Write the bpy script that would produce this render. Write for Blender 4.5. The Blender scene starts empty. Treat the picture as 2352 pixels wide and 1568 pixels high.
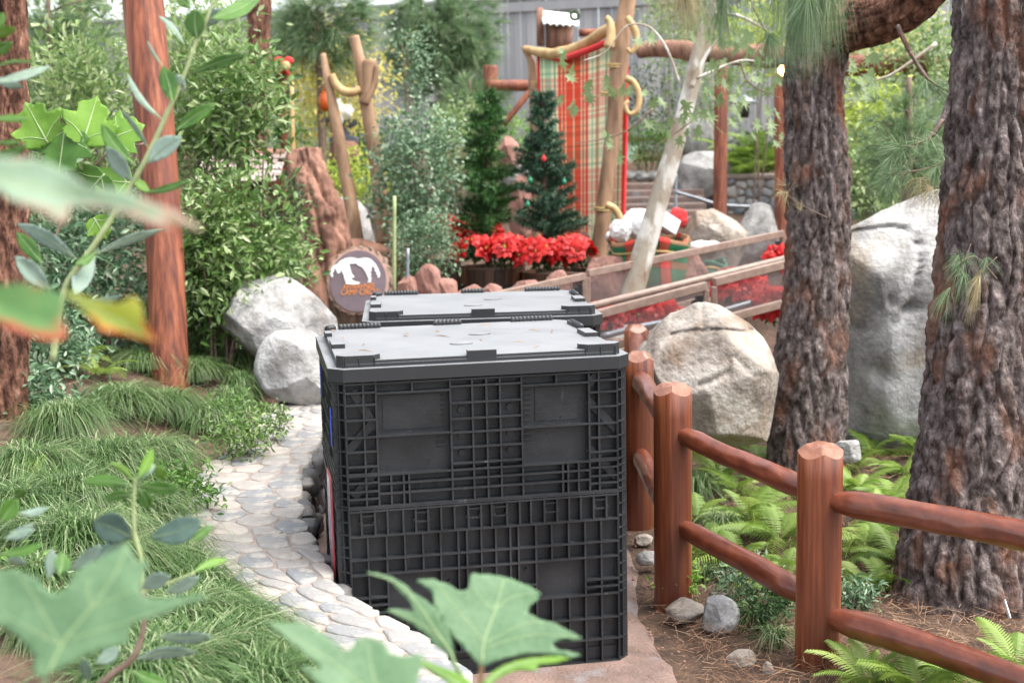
import bpy, bmesh, math, random
import numpy as np
from mathutils import Vector, Matrix
from mathutils.geometry import delaunay_2d_cdt

SC = bpy.context.scene
# ------------------------------------------------------------------ camera, light, exposure
CAM_H = 2.05
FPX = 3000.0
PITCH = math.radians(8.1)
ROLL = -0.02
cd = bpy.data.cameras.new("camera")
cd.sensor_width = 36.0
cd.lens = FPX / 2352.0 * 36.0
cd.clip_start = 0.05
cd.clip_end = 400.0
cd.dof.use_dof = True
cd.dof.focus_distance = 5.25
cd.dof.aperture_fstop = 2.9
cam = bpy.data.objects.new("camera", cd)
SC.collection.objects.link(cam)
CM = Matrix.Translation((0, 0, CAM_H)) @ Matrix.Rotation(math.pi / 2 - PITCH, 4, 'X') @ Matrix.Rotation(ROLL, 4, 'Z')
cam.matrix_world = CM
SC.camera = cam

SUN_EL, SUN_AZ = math.radians(62), math.radians(108)      # azimuth clockwise from +Y: high and to the right
w = bpy.data.worlds.new("World"); SC.world = w; w.use_nodes = True
nt = w.node_tree; nt.nodes.clear()
sky = nt.nodes.new("ShaderNodeTexSky"); sky.sky_type = 'NISHITA'; sky.sun_disc = False
sky.sun_elevation = SUN_EL; sky.sun_rotation = SUN_AZ
sky.air_density = 1.0; sky.dust_density = 3.0; sky.ozone_density = 1.0
bg = nt.nodes.new("ShaderNodeBackground"); bg.inputs[1].default_value = 0.15
wo = nt.nodes.new("ShaderNodeOutputWorld")
hs = nt.nodes.new('ShaderNodeHueSaturation'); hs.inputs['Saturation'].default_value = .26
nt.links.new(sky.outputs[0], hs.inputs['Color']); nt.links.new(hs.outputs[0], bg.inputs[0]); nt.links.new(bg.outputs[0], wo.inputs[0])
sl = bpy.data.lights.new("sun", 'SUN'); sl.energy = 1.5; sl.angle = math.radians(45); sl.color = (1.0, 0.91, 0.78)
so = bpy.data.objects.new("sun", sl); SC.collection.objects.link(so)
sd = Vector((math.sin(SUN_AZ) * math.cos(SUN_EL), math.cos(SUN_AZ) * math.cos(SUN_EL), math.sin(SUN_EL)))
so.rotation_euler = sd.to_track_quat('Z', 'Y').to_euler()
so.location = (6, 6, 12)
SC.view_settings.view_transform = 'Standard'; SC.view_settings.look = 'None'
SC.view_settings.exposure = 1.72; SC.view_settings.gamma = 1.0
SC.view_settings.use_curve_mapping = False
SC.render.engine = 'CYCLES'
SC.cycles.max_bounces = 8; SC.cycles.transparent_max_bounces = 16
SC.cycles.use_denoising = True

# ------------------------------------------------------------------ helpers
CMn = np.array(CM)
def U(u, v, Z):                      # photo point (2352 px wide measure) at a depth along the view axis
    p = CM @ Vector(((u - 1176) / FPX * Z, -(v - 784) / FPX * Z, -Z))
    return np.array(p)
def G(u, v, z):                      # photo point on the horizontal plane z
    o = np.array((0, 0, CAM_H)); d = U(u, v, 1.0) - o
    return o + d * ((z - CAM_H) / d[2])
rng = np.random.default_rng(7)
random.seed(7)

def _hash(ix, iy, iz, seed):
    h = (ix.astype(np.int64) * 374761393 + iy.astype(np.int64) * 668265263 + iz.astype(np.int64) * 2147483647 + seed * 974711) & 0xffffffff
    h = ((h ^ (h >> 13)) * 1274126177) & 0xffffffff
    h = ((h ^ (h >> 15)) * 2246822519) & 0xffffffff
    return ((h ^ (h >> 16)) & 0xffffff) / float(0xffffff)
def vnoise(P, seed=0):
    P = np.asarray(P, float); i = np.floor(P).astype(np.int64); f = P - i; f = f * f * (3 - 2 * f)
    r = 0
    for a in (0, 1):
        for b in (0, 1):
            for c in (0, 1):
                wgt = (f[:, 0] if a else 1 - f[:, 0]) * (f[:, 1] if b else 1 - f[:, 1]) * (f[:, 2] if c else 1 - f[:, 2])
                r = r + wgt * _hash(i[:, 0] + a, i[:, 1] + b, i[:, 2] + c, seed)
    return r * 2 - 1
def fbm(P, seed=0, o=4):
    P = np.asarray(P, float); r = 0; a = .5
    for k in range(o):
        r = r + a * vnoise(P, seed + k * 13); P = P * 2.03; a *= .5
    return r
def worley(P, seed=0):
    P = np.asarray(P, float); i = np.floor(P).astype(np.int64)
    f1 = np.full(len(P), 9.); f2 = np.full(len(P), 9.)
    for a in (-1, 0, 1):
        for b in (-1, 0, 1):
            for c in (-1, 0, 1):
                x, y, z = i[:, 0] + a, i[:, 1] + b, i[:, 2] + c
                q = np.stack([x + _hash(x, y, z, seed), y + _hash(x, y, z, seed + 5), z + _hash(x, y, z, seed + 9)], 1)
                d = np.linalg.norm(q - P, axis=1)
                nf1 = np.minimum(f1, d); f2 = np.minimum(f2, np.maximum(f1, d)); f1 = nf1
    return f1, f2

LOC = {}
def thing(name, label, cat, loc, group=None):
    o = bpy.data.objects.new(name, None); SC.collection.objects.link(o)
    o.location = tuple(loc); o.empty_display_size = .1
    o['label'] = label; o['category'] = cat
    if group: o['group'] = group
    LOC[o.name] = np.array(loc, float)
    return o
def mk_mesh(name, V, F, mats, smooth=True, mi=None):
    me = bpy.data.meshes.new(name)
    V = np.asarray(V, dtype=np.float32)
    if isinstance(F, np.ndarray):
        n, k = F.shape
        me.vertices.add(len(V)); me.vertices.foreach_set('co', V.ravel())
        me.loops.add(n * k); me.loops.foreach_set('vertex_index', F.astype(np.int32).ravel())
        me.polygons.add(n); me.polygons.foreach_set('loop_start', np.arange(0, n * k, k, dtype=np.int32))
        me.update(calc_edges=True)
    else:
        me.from_pydata(V.tolist(), [], F); me.update()
    if not isinstance(mats, (list, tuple)): mats = [mats]
    for m in mats: me.materials.append(m)
    if mi is not None: me.polygons.foreach_set('material_index', np.asarray(mi, dtype=np.int32))
    me.polygons.foreach_set('use_smooth', np.full(len(me.polygons), smooth, dtype=bool))
    return me
def link(name, me, parent=None, loc=None, label=None, cat=None, group=None, kind=None):
    o = bpy.data.objects.new(name, me); SC.collection.objects.link(o)
    if parent is not None: o.parent = parent
    if loc is not None: o.location = tuple(loc)
    if label: o['label'] = label
    if cat: o['category'] = cat
    if group: o['group'] = group
    if kind: o['kind'] = kind
    return o
def add(name, V, F, mat, parent=None, smooth=True, bevel=0, **kw):   # V in world coordinates
    V = np.asarray(V, float)
    base = np.zeros(3)
    if parent is not None: base = LOC[parent.name]
    else:
        if not kw.get('kind') == 'structure':
            base = np.array([V[:, 0].mean(), V[:, 1].mean(), V[:, 2].min()])
    me = mk_mesh(name, V - base, F, mat, smooth)
    o = link(name, me, parent, None if parent is not None else base, **kw)
    LOC[o.name] = base
    if bevel:
        b = o.modifiers.new('bevel', 'BEVEL'); b.width = bevel; b.segments = 2; b.limit_method = 'ANGLE'
    return o
class MB:
    def __init__(s): s.V = []; s.F = []; s.n = 0
    def add(s, V, F):
        V = np.asarray(V, float); s.V.append(V)
        s.F += [tuple(int(i) + s.n for i in f) for f in F]; s.n += len(V); return s
    def box(s, c, d, R=None):
        c = np.array(c, float); d = np.array(d, float) / 2
        V = np.array([[x, y, z] for x in (-1, 1) for y in (-1, 1) for z in (-1, 1)]) * d
        if R is not None: V = V @ np.array(R).T
        F = [(0, 1, 3, 2), (4, 6, 7, 5), (0, 4, 5, 1), (2, 3, 7, 6), (0, 2, 6, 4), (1, 5, 7, 3)]
        return s.add(V + c, F)
    def beam(s, a, b, wd, ht, up=(0, 0, 1)):
        a = np.array(a, float); b = np.array(b, float); t = b - a; L = np.linalg.norm(t); t /= L
        r = np.cross(t, up); r /= np.linalg.norm(r); q = np.cross(r, t)
        R = np.stack([r, t, q], 1)
        return s.box((a + b) / 2, (wd, L, ht), R)
    def tube(s, P, R, n=10, caps=True, wob=0, seed=0, flat=0):
        V, F = tube_geo(P, R, n, caps, wob, seed, flat); return s.add(V, F)
    def ell(s, c, r, nu=14, nv=9, wob=0, seed=0):
        V, F = ell_geo(c, r, nu, nv)
        if wob:
            d = V - np.array(c); V = np.array(c) + d * (1 + wob * fbm(V / max(r) * 1.7 + seed, seed, 3))[:, None]
        return s.add(V, F)
    def get(s): return np.concatenate(s.V), s.F
def ell_geo(c, r, nu=14, nv=9):
    c = np.array(c, float); r = np.array(r, float)
    V = [c + r * (0, 0, -1)]
    for j in range(1, nv):
        ph = -math.pi / 2 + math.pi * j / nv
        for i in range(nu):
            th = 2 * math.pi * i / nu
            V.append(c + r * (math.cos(ph) * math.cos(th), math.cos(ph) * math.sin(th), math.sin(ph)))
    V.append(c + r * (0, 0, 1)); F = []
    for i in range(nu): F.append((0, 1 + (i + 1) % nu, 1 + i))
    for j in range(nv - 2):
        for i in range(nu):
            a = 1 + j * nu + i; b = 1 + j * nu + (i + 1) % nu
            F.append((a, b, b + nu, a + nu))
    t = len(V) - 1; o = 1 + (nv - 2) * nu
    for i in range(nu): F.append((o + i, o + (i + 1) % nu, t))
    return np.array(V), F
def frames(P):
    P = np.asarray(P, float); T = np.gradient(P, axis=0); T /= np.linalg.norm(T, axis=1)[:, None] + 1e-9
    ref = np.array((0, 0, 1.)) if abs(T[0][2]) < .9 else np.array((1., 0, 0))
    N = []; n = np.cross(T[0], ref); n /= np.linalg.norm(n)
    for t in T:
        n = n - t * np.dot(n, t); n /= np.linalg.norm(n) + 1e-9; N.append(n.copy())
    N = np.array(N); return T, N, np.cross(T, N)
def smooth_path(P, n):
    P = np.asarray(P, float); k = len(P)
    if k < 3:
        t = np.linspace(0, 1, n)[:, None]; return P[0] * (1 - t) + P[-1] * t
    s = np.concatenate([[0], np.cumsum(np.linalg.norm(np.diff(P, axis=0), axis=1))])
    t = np.linspace(0, s[-1], n); out = np.zeros((n, P.shape[1]))
    M = np.zeros_like(P)
    for i in range(k):
        a, b = max(i - 1, 0), min(i + 1, k - 1); M[i] = (P[b] - P[a]) / (s[b] - s[a] + 1e-9)
    for q, x in enumerate(t):
        i = min(np.searchsorted(s, x, side='right') - 1, k - 2); h = s[i + 1] - s[i]; z = (x - s[i]) / h
        out[q] = (2*z**3-3*z**2+1)*P[i] + (z**3-2*z**2+z)*h*M[i] + (-2*z**3+3*z**2)*P[i+1] + (z**3-z**2)*h*M[i+1]
    return out
def tube_geo(P, R, n=10, caps=True, wob=0, seed=0, flat=0):
    P = np.asarray(P, float); m = len(P)
    R = np.interp(np.linspace(0, 1, m), np.linspace(0, 1, len(np.atleast_1d(R))), np.atleast_1d(R)) if np.ndim(R) else np.full(m, R)
    T, N, B = frames(P)
    th = np.linspace(0, 2 * math.pi, n, endpoint=False)
    V = P[:, None] + R[:, None, None] * (np.cos(th)[None, :, None] * N[:, None] + np.sin(th)[None, :, None] * B[:, None])
    V = V.reshape(-1, 3)
    if wob:
        C = np.repeat(P, n, 0); d = V - C
        V = C + d * (1 + wob * fbm(V / (R.mean() * 2.2) + seed * 3.1, seed, 3))[:, None]
    F = []
    for j in range(m - 1):
        for i in range(n):
            a = j * n + i; b = j * n + (i + 1) % n
            F.append((a, b, b + n, a + n))
    if caps: F.append(tuple(range(n))[::-1]); F.append(tuple(range((m - 1) * n, m * n)))
    return V, F

# ------------------------------------------------------------------ materials
def mat(name, c1, c2=None, c3=None, scale=5, rough=.7, bump=0, bscale=None, stretch=(1, 1, 1), spec=.5, contrast=(.35, .65),
        detail=6, metal=0, coat=0, spots=None, trans=0, island=False, objrand=False, streak=None, net=None):
    m = bpy.data.materials.new(name); m.use_nodes = True; nt = m.node_tree; N = nt.nodes; Lk = nt.links
    b = N['Principled BSDF']; out = N['Material Output']
    b.inputs['Roughness'].default_value = rough; b.inputs['Specular IOR Level'].default_value = spec
    b.inputs['Metallic'].default_value = metal; b.inputs['Coat Weight'].default_value = coat
    b.inputs['Coat Roughness'].default_value = .22
    c1 = tuple(c1) + (1,)
    col = None
    tc = N.new('ShaderNodeTexCoord'); mp = N.new('ShaderNodeMapping'); mp.inputs['Scale'].default_value = stretch
    Lk.new(tc.outputs['Object'], mp.inputs['Vector'])
    if c2 is not None:
        nz = N.new('ShaderNodeTexNoise'); nz.inputs['Scale'].default_value = scale; nz.inputs['Detail'].default_value = detail
        nz.inputs['Roughness'].default_value = .62
        Lk.new(mp.outputs[0], nz.inputs['Vector'])
        r = N.new('ShaderNodeValToRGB'); e = r.color_ramp.elements
        e[0].position, e[1].position = contrast; e[0].color = c1; e[1].color = tuple(c2) + (1,)
        fac = nz.outputs['Fac']
        if island or objrand:
            g = N.new('ShaderNodeNewGeometry') if island else N.new('ShaderNodeObjectInfo')
            src = g.outputs['Random Per Island'] if island else g.outputs['Random']
            mm = N.new('ShaderNodeMath'); mm.operation = 'MULTIPLY_ADD'; mm.inputs[1].default_value = .5
            Lk.new(src, mm.inputs[0])
            m2 = N.new('ShaderNodeMath'); m2.operation = 'MULTIPLY'; m2.inputs[1].default_value = .5
            Lk.new(fac, m2.inputs[0]); Lk.new(m2.outputs[0], mm.inputs[2]); fac = mm.outputs[0]
        Lk.new(fac, r.inputs['Fac'])
        if c3 is not None:
            el = r.color_ramp.elements.new(1.0 if contrast[1] < .95 else 1); el.position = min(1, contrast[1] + .14); el.color = tuple(c3) + (1,)
        col = r.outputs['Color']
        if spots:
            sc2, sc_col, lo, hi = spots
            n2 = N.new('ShaderNodeTexNoise'); n2.inputs['Scale'].default_value = sc2; n2.inputs['Detail'].default_value = 5
            Lk.new(mp.outputs[0], n2.inputs['Vector'])
            mr = N.new('ShaderNodeMapRange'); mr.inputs[1].default_value = lo; mr.inputs[2].default_value = hi
            Lk.new(n2.outputs['Fac'], mr.inputs[0])
            mx = N.new('ShaderNodeMix'); mx.data_type = 'RGBA'; Lk.new(mr.outputs[0], mx.inputs[0])
            Lk.new(col, mx.inputs[6]); mx.inputs[7].default_value = tuple(sc_col) + (1,); col = mx.outputs[2]
        if streak:
            sc3, s_col, lo, hi, st3 = streak
            m3 = N.new('ShaderNodeMapping'); m3.inputs['Scale'].default_value = st3; Lk.new(tc.outputs['Object'], m3.inputs['Vector'])
            n3 = N.new('ShaderNodeTexNoise'); n3.inputs['Scale'].default_value = sc3; n3.inputs['Detail'].default_value = 2; Lk.new(m3.outputs[0], n3.inputs['Vector'])
            mr = N.new('ShaderNodeMapRange'); mr.inputs[1].default_value = lo; mr.inputs[2].default_value = hi; Lk.new(n3.outputs['Fac'], mr.inputs[0])
            mx = N.new('ShaderNodeMix'); mx.data_type = 'RGBA'; Lk.new(mr.outputs[0], mx.inputs[0]); Lk.new(col, mx.inputs[6]); mx.inputs[7].default_value = tuple(s_col) + (1,); col = mx.outputs[2]
        if net:
            vz = N.new('ShaderNodeTexVoronoi'); vz.feature = 'DISTANCE_TO_EDGE'; vz.inputs['Scale'].default_value = net[0]; Lk.new(tc.outputs['Object'], vz.inputs['Vector'])
            mr = N.new('ShaderNodeMapRange'); mr.inputs[1].default_value = 0; mr.inputs[2].default_value = .07; mr.inputs[3].default_value = .55; mr.inputs[4].default_value = 0; Lk.new(vz.outputs['Distance'], mr.inputs[0])
            mx = N.new('ShaderNodeMix'); mx.data_type = 'RGBA'; Lk.new(mr.outputs[0], mx.inputs[0]); Lk.new(col, mx.inputs[6]); mx.inputs[7].default_value = tuple(net[1]) + (1,); col = mx.outputs[2]
            if len(net) > 2:                                 # discoloured margin stored on the leaf itself
                at = N.new('ShaderNodeAttribute'); at.attribute_name = 'margin'; ad = N.new('ShaderNodeMath'); ad.operation = 'ADD'; nn = N.new('ShaderNodeTexNoise'); nn.inputs['Scale'].default_value = 30; Lk.new(tc.outputs['Object'], nn.inputs['Vector'])
                Lk.new(at.outputs['Fac'], ad.inputs[0]); Lk.new(nn.outputs['Fac'], ad.inputs[1]); mr = N.new('ShaderNodeMapRange'); mr.inputs[1].default_value = .85; mr.inputs[2].default_value = 1.2; Lk.new(ad.outputs[0], mr.inputs[0])
                mx = N.new('ShaderNodeMix'); mx.data_type = 'RGBA'; Lk.new(mr.outputs[0], mx.inputs[0]); Lk.new(col, mx.inputs[6]); mx.inputs[7].default_value = tuple(net[2]) + (1,); col = mx.outputs[2]
        Lk.new(col, b.inputs['Base Color'])
    else: b.inputs['Base Color'].default_value = c1
    if bump:
        nb = N.new('ShaderNodeTexNoise'); nb.inputs['Scale'].default_value = bscale or scale * 3; nb.inputs['Detail'].default_value = 8
        Lk.new(mp.outputs[0], nb.inputs['Vector'])
        bp = N.new('ShaderNodeBump'); bp.inputs['Strength'].default_value = 1; bp.inputs['Distance'].default_value = bump
        Lk.new(nb.outputs['Fac'], bp.inputs['Height']); Lk.new(bp.outputs[0], b.inputs['Normal'])
    if trans:
        t = N.new('ShaderNodeBsdfTranslucent'); mix = N.new('ShaderNodeMixShader'); mix.inputs[0].default_value = trans
        if col is not None:
            Lk.new(col, t.inputs['Color'])
        else: t.inputs['Color'].default_value = c1
        Lk.new(b.outputs[0], mix.inputs[1]); Lk.new(t.outputs[0], mix.inputs[2]); Lk.new(mix.outputs[0], out.inputs['Surface'])
    return m
def leafmat(name, c1, c2, c3=None, rough=.42, trans=.3, spec=.5, scale=3):
    return mat(name, c1, c2, c3, scale=scale, rough=rough, trans=trans, spec=spec, island=True, contrast=(.2, .6))
MT = {}
MT['bark'] = mat('pine bark', (.035, .026, .023), (.17, .14, .135), (.34, .30, .29), scale=26, rough=.95, bump=.024, bscale=46, stretch=(1, 1, .5), spec=.15, contrast=(.38, .60), detail=10, spots=(6, (.17, .075, .045), .50, .72))
MT['bark_red'] = mat('reddish bark', (.035, .015, .011), (.19, .095, .065), (.36, .23, .18), scale=22, rough=.95, bump=.025, bscale=38, stretch=(1, 1, .35), spec=.2, contrast=(.38, .6))
MT['bark_white'] = mat('sycamore bark', (.34, .30, .245), (.30, .235, .175), (.14, .10, .08), scale=11, rough=.85, bump=.006, bscale=30, stretch=(1, 1, .5), spots=(5, (.60, .58, .54), .5, .58), contrast=(.46, .6))
MT['redwood'] = mat('varnished redwood', (.13, .032, .013), (.25, .068, .024), (.35, .115, .045), scale=30, rough=.45, bump=.004, bscale=50, stretch=(1, 1, .05), coat=.18, streak=(55, (.03, .01, .007), .66, .70, (1, 1, .012)), contrast=(.38, .55), detail=3, spots=(5, (.07, .018, .011), .5, .7))
MT['redwood_rail'] = mat('varnished redwood rail', (.09, .021, .011), (.18, .046, .021), (.27, .082, .038), scale=16, rough=.36, bump=.003, bscale=22, coat=.45, contrast=(.3, .6), stretch=(1, .35, 1), spots=(9, (.14, .036, .018), .56, .8))
MT['endgrain'] = mat('cut redwood top', (.19, .07, .04), (.32, .14, .085), scale=22, rough=.35, bump=.002, coat=.4, stretch=(1, .2, 1))
MT['oldwood'] = mat('weathered branch wood', (.16, .09, .05), (.36, .22, .13), (.5, .34, .22), scale=9, rough=.7, bump=.006, bscale=20, stretch=(1, 1, .18), contrast=(.35, .6))
MT['drift'] = mat('driftwood', (.11, .05, .035), (.32, .17, .12), (.46, .28, .21), scale=6, rough=.9, bump=.03, bscale=12, stretch=(1, 1, .25), contrast=(.35, .6))
MT['plank'] = mat('weathered grey plank', (.22, .225, .24), (.32, .32, .335), (.42, .405, .40), scale=4, rough=.85, bump=.004, bscale=18, stretch=(1, 1, .12), objrand=True, contrast=(.25, .6))
MT['granite'] = mat('pale granite', (.16, .155, .15), (.37, .37, .37), (.52, .52, .51), scale=3.6, rough=.85, bump=.014, bscale=34, contrast=(.38, .54), detail=14, spots=(2.2, (.27, .23, .18), .56, .72))
MT['granite_tan'] = mat('tan granite', (.17, .14, .115), (.38, .34, .30), (.52, .49, .45), scale=3.8, rough=.85, bump=.018, bscale=28, contrast=(.38, .54), detail=14, spots=(3, (.22, .15, .10), .54, .68))
MT['redrock'] = mat('red sandstone', (.20, .095, .075), (.38, .21, .17), (.5, .31, .26), scale=5, rough=.9, bump=.03, bscale=14, stretch=(1, 1, .6))
MT['mortar'] = mat('pale mortar', (.24, .20, .18), (.35, .30, .27), scale=9, rough=.95, bump=.01, bscale=50)
MT['stone'] = mat('river stone', (.20, .21, .225), (.31, .29, .275), (.39, .345, .315), scale=2.6, rough=.75, bump=.006, bscale=55, objrand=True, contrast=(.28, .62), spots=(16, (.38, .36, .33), .5, .66))
MT['stone_shade'] = mat('river stone with painted shade', (.05, .05, .055), (.13, .125, .125), (.26, .23, .21), scale=4, rough=.5, bump=.01, bscale=30, objrand=True, contrast=(.3, .7))  # shade of the wall's side face, put into a darker stone colour
MT['cobble'] = mat('wall cobble', (.22, .25, .28), (.42, .42, .42), (.60, .55, .48), scale=3, rough=.7, bump=.004, objrand=True, contrast=(.25, .65))
MT['soil'] = mat('soil and litter', (.045, .028, .02), (.13, .078, .052), (.24, .155, .11), scale=7, rough=.95, bump=.03, bscale=45, detail=12)
MT['concrete'] = mat('reddish concrete', (.15, .105, .09), (.26, .18, .155), (.34, .265, .24), scale=5, rough=.6, bump=.008, bscale=70, detail=12, spots=(3.4, (.25, .25, .27), .55, .68))
MT['grass'] = leafmat('sedge grass', (.022, .07, .014), (.105, .195, .052), (.34, .40, .23), rough=.45, trans=.3)
MT['litter'] = leafmat('fallen needles', (.10, .05, .03), (.26, .14, .08), (.42, .29, .19), rough=.8, trans=0)
MT['fern'] = leafmat('fern green', (.10, .26, .03), (.22, .42, .06), (.38, .56, .13), trans=.35)
MT['fern_dark'] = leafmat('fern deep green', (.04, .12, .02), (.10, .22, .04), (.2, .34, .08), trans=.3)
MT['shrub'] = leafmat('shrub leaf', (.05, .12, .028), (.16, .27, .07), (.42, .52, .26), rough=.28, trans=.25)
MT['shrub_light'] = leafmat('light shrub leaf', (.11, .20, .06), (.27, .39, .14), (.52, .60, .34), rough=.32, trans=.4)
MT['shrub_grey'] = leafmat('grey green leaf', (.06, .14, .07), (.15, .26, .14), (.36, .46, .33), rough=.35, trans=.25)
MT['dense'] = leafmat('dense dark leaf', (.015, .045, .012), (.045, .10, .03), (.09, .16, .06), rough=.5, trans=.2)
MT['yellow'] = leafmat('yellow leaf', (.50, .50, .12), (.80, .74, .22), (.85, .66, .18), trans=.4)
MT['lime'] = leafmat('lime leaf', (.22, .34, .04), (.42, .52, .08), (.55, .6, .15), trans=.4)
MT['needle'] = leafmat('pine needle', (.07, .15, .06), (.17, .28, .14), (.34, .40, .22), rough=.5, trans=.25)
MT['needle_dry'] = leafmat('dry pine needle', (.25, .20, .10), (.42, .36, .2), rough=.6, trans=.25)
MT['spruce'] = leafmat('spruce green', (.02, .07, .018), (.05, .15, .035), (.12, .26, .07), rough=.45, trans=.15)
MT['spruce_blue'] = leafmat('blue green fir', (.02, .055, .03), (.04, .11, .06), (.09, .18, .11), rough=.45, trans=.15)
MT['poin'] = leafmat('poinsettia red', (.36, .002, .004), (.58, .006, .006), (.68, .02, .012), rough=.5, trans=.3)
MT['sycleaf'] = leafmat('sycamore leaf', (.10, .17, .07), (.20, .28, .12), (.40, .40, .10), trans=.4)
MT['plastic'] = mat('black plastic', (.009, .0105, .0125), (.023, .025, .029), scale=7, rough=.44, bump=.0010, bscale=120, spec=.5, detail=9, spots=(3.2, (.034, .036, .039), .50, .80), streak=(30, (.06, .062, .066), .69, .76, (1, 1, .25)))
MT['cloth_red'] = mat('red cloth', (.55, .02, .025), (.62, .04, .04), rough=.8)
MT['white'] = mat('white paper', (.78, .79, .80), (.70, .72, .74), scale=6, rough=.6)
MT['metal'] = mat('brown painted steel', (.23, .155, .125), (.34, .245, .20), scale=18, rough=.42, bump=.001)
MT['galv'] = mat('galvanised steel', (.20, .23, .27), (.30, .33, .37), scale=10, rough=.4, metal=.5)
MT['black'] = mat('black iron', (.015, .015, .017), (.03, .03, .03), scale=20, rough=.5)
MT['horn'] = mat('pale peeled branch', (.35, .22, .09), (.55, .38, .18), (.66, .52, .32), scale=8, rough=.55, bump=.004, stretch=(1, 1, .4))
MT['rope'] = mat('rope', (.42, .30, .12), (.58, .44, .2), scale=60, rough=.8, bump=.004, bscale=90)
MT['stem_green'] = mat('green stem', (.22, .28, .12), (.34, .40, .2), scale=30, rough=.6)
MT['stem_brown'] = mat('brown twig', (.11, .075, .055), (.24, .17, .13), scale=30, rough=.8)

# ------------------------------------------------------------------ terrain
def sstep(a, b, x): t = np.clip((x - a) / (b - a), 0, 1); return t * t * (3 - 2 * t)
WR = np.array([G(*p, .45)[:2] for p in [(1500, 1950), (1250, 1700), (1110, 1562), (1000, 1470), (870, 1398), (805, 1358), (762, 1300), (735, 1248), (712, 1200), (697, 1110), (716, 1055), (738, 1015), (752, 960), (770, 915), (790, 893)]])
WL = np.array([G(*p, .45)[:2] for p in [(950, 2000), (820, 1720), (740, 1590), (680, 1500), (610, 1410), (540, 1330), (470, 1265), (412, 1185), (405, 1140), (450, 1090), (525, 1030), (580, 975), (640, 925), (690, 898)]])
WRp = smooth_path(WR, 80); WLp = smooth_path(WL, 80)
WC = (WRp + WLp) / 2
def wall_x(y):
    o = np.argsort(WC[:, 1]); return np.interp(y, WC[o, 1], WC[o, 0])
def height(x, y):
    x = np.asarray(x, float); y = np.asarray(y, float)
    back = .02 + sstep(8.6, 12.5, y) * .62 + sstep(12.5, 17, y) * .55 + sstep(17, 25, y) * 1.1
    R = back + .06 * sstep(.9, 1.6, x) * sstep(12, 8, y)
    Lf = .43 + .33 * sstep(.2, 1.5, wall_x(y) - x) + sstep(9.5, 14, y) * .4
    Lf = np.maximum(Lf, back * sstep(10, 15, y))
    s = sstep(-.12, .12, wall_x(y) - x)
    s = s * (1 - sstep(9.5, 12.5, y)) + sstep(1, 5, wall_x(9) - x) * sstep(9.5, 12.5, y)
    return R * (1 - s) + Lf * s
# ------------------------------------------------------------------ ground
gx = np.concatenate([[-70, -40, -25, -16], np.arange(-11, 11.01, .11), [16, 25, 40, 70]])
gy = np.concatenate([[-40, -15, -4], np.arange(-1, 27, .11), [35, 50, 90, 140]])
X, Y = np.meshgrid(gx, gy)
Z = height(X.ravel(), Y.ravel())
Z = Z + .035 * fbm(np.stack([X.ravel() * 1.8, Y.ravel() * 1.8, 0 * Z], 1), 3) * (np.abs(X.ravel()) < 14)
nx = len(gx); I = np.arange((len(gy) - 1) * (nx - 1)); a = (I // (nx - 1)) * nx + I % (nx - 1)
add('ground', np.stack([X.ravel(), Y.ravel(), Z - .035], 1), np.stack([a, a + 1, a + 1 + nx, a + nx], 1), MT['soil'], kind='structure')
# path sheet: from the wall's foot to an uneven edge below the posts
E = smooth_path(np.array([G(*p, 0)[:2] for p in [(1900, 2300), (1690, 1760), (1640, 1620), (1590, 1530), (1530, 1440), (1500, 1380), (1490, 1300), (1478, 1220), (1480, 1100), (1490, 1000)]]), 80)
E[:, 0] += .03 * fbm(np.stack([E[:, 1] * 5, E[:, 1] * 0, E[:, 1] * 0], 1), 4)
V = []; nb = 26
for i in range(80):
    l = WRp[i] + (-.1, 0)
    for j in range(nb):
        t = j / (nb - 1); p = l * (1 - t) + E[i] * t
        V.append((p[0], p[1], .012 - .075 * max(0, t - .93) / .07))
V = np.array(V); V[:, 2] += .008 * fbm(np.stack([V[:, 0] * 2.5, V[:, 1] * 2.5, V[:, 2] * 0], 1), 9)
F = [(i * nb + j, i * nb + j + 1, (i + 1) * nb + j + 1, (i + 1) * nb + j) for i in range(79) for j in range(nb - 1)]
add('path', V, F, MT['concrete'], kind='structure')

# ------------------------------------------------------------------ voronoi stones
def voronoi(w_, h_, size, seed, asp=1.0):
    r = np.random.default_rng(seed); pts = []
    nx_ = max(1, int(w_ / (size * asp))); ny_ = max(1, int(round(h_ / size)))
    for j in range(-1, ny_ + 1):
        for i in range(-1, nx_ + 1):
            pts.append(((i + .5 + (j % 2) * .5 + r.uniform(-.46, .46)) * w_ / nx_, (j + .5 + r.uniform(-.42, .42)) * h_ / ny_))
    pts = np.array(pts); out = []
    for k, p in enumerate(pts):
        if not (-.01 < p[0] < w_ + .01 and -.01 < p[1] < h_ + .01): continue
        poly = [(0, 0), (w_, 0), (w_, h_), (0, h_)]
        d = np.linalg.norm((pts - p) / (asp, 1), axis=1)
        for q in pts[np.argsort(d)[1:13]]:
            # bisector in the anisotropic metric
            n = ((q - p) / (asp * asp, 1)); m = (p + q) / 2; c = np.dot(n, m); new = []
            for a_, b_ in zip(poly, poly[1:] + poly[:1]):
                da, db = np.dot(n, a_) - c, np.dot(n, b_) - c
                if da <= 0: new.append(a_)
                if da * db < 0:
                    t = da / (da - db); new.append((a_[0] + t * (b_[0] - a_[0]), a_[1] + t * (b_[1] - a_[1])))
            poly = new
            if len(poly) < 3: break
        if len(poly) >= 3: out.append(np.array(poly))
    return out
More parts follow.
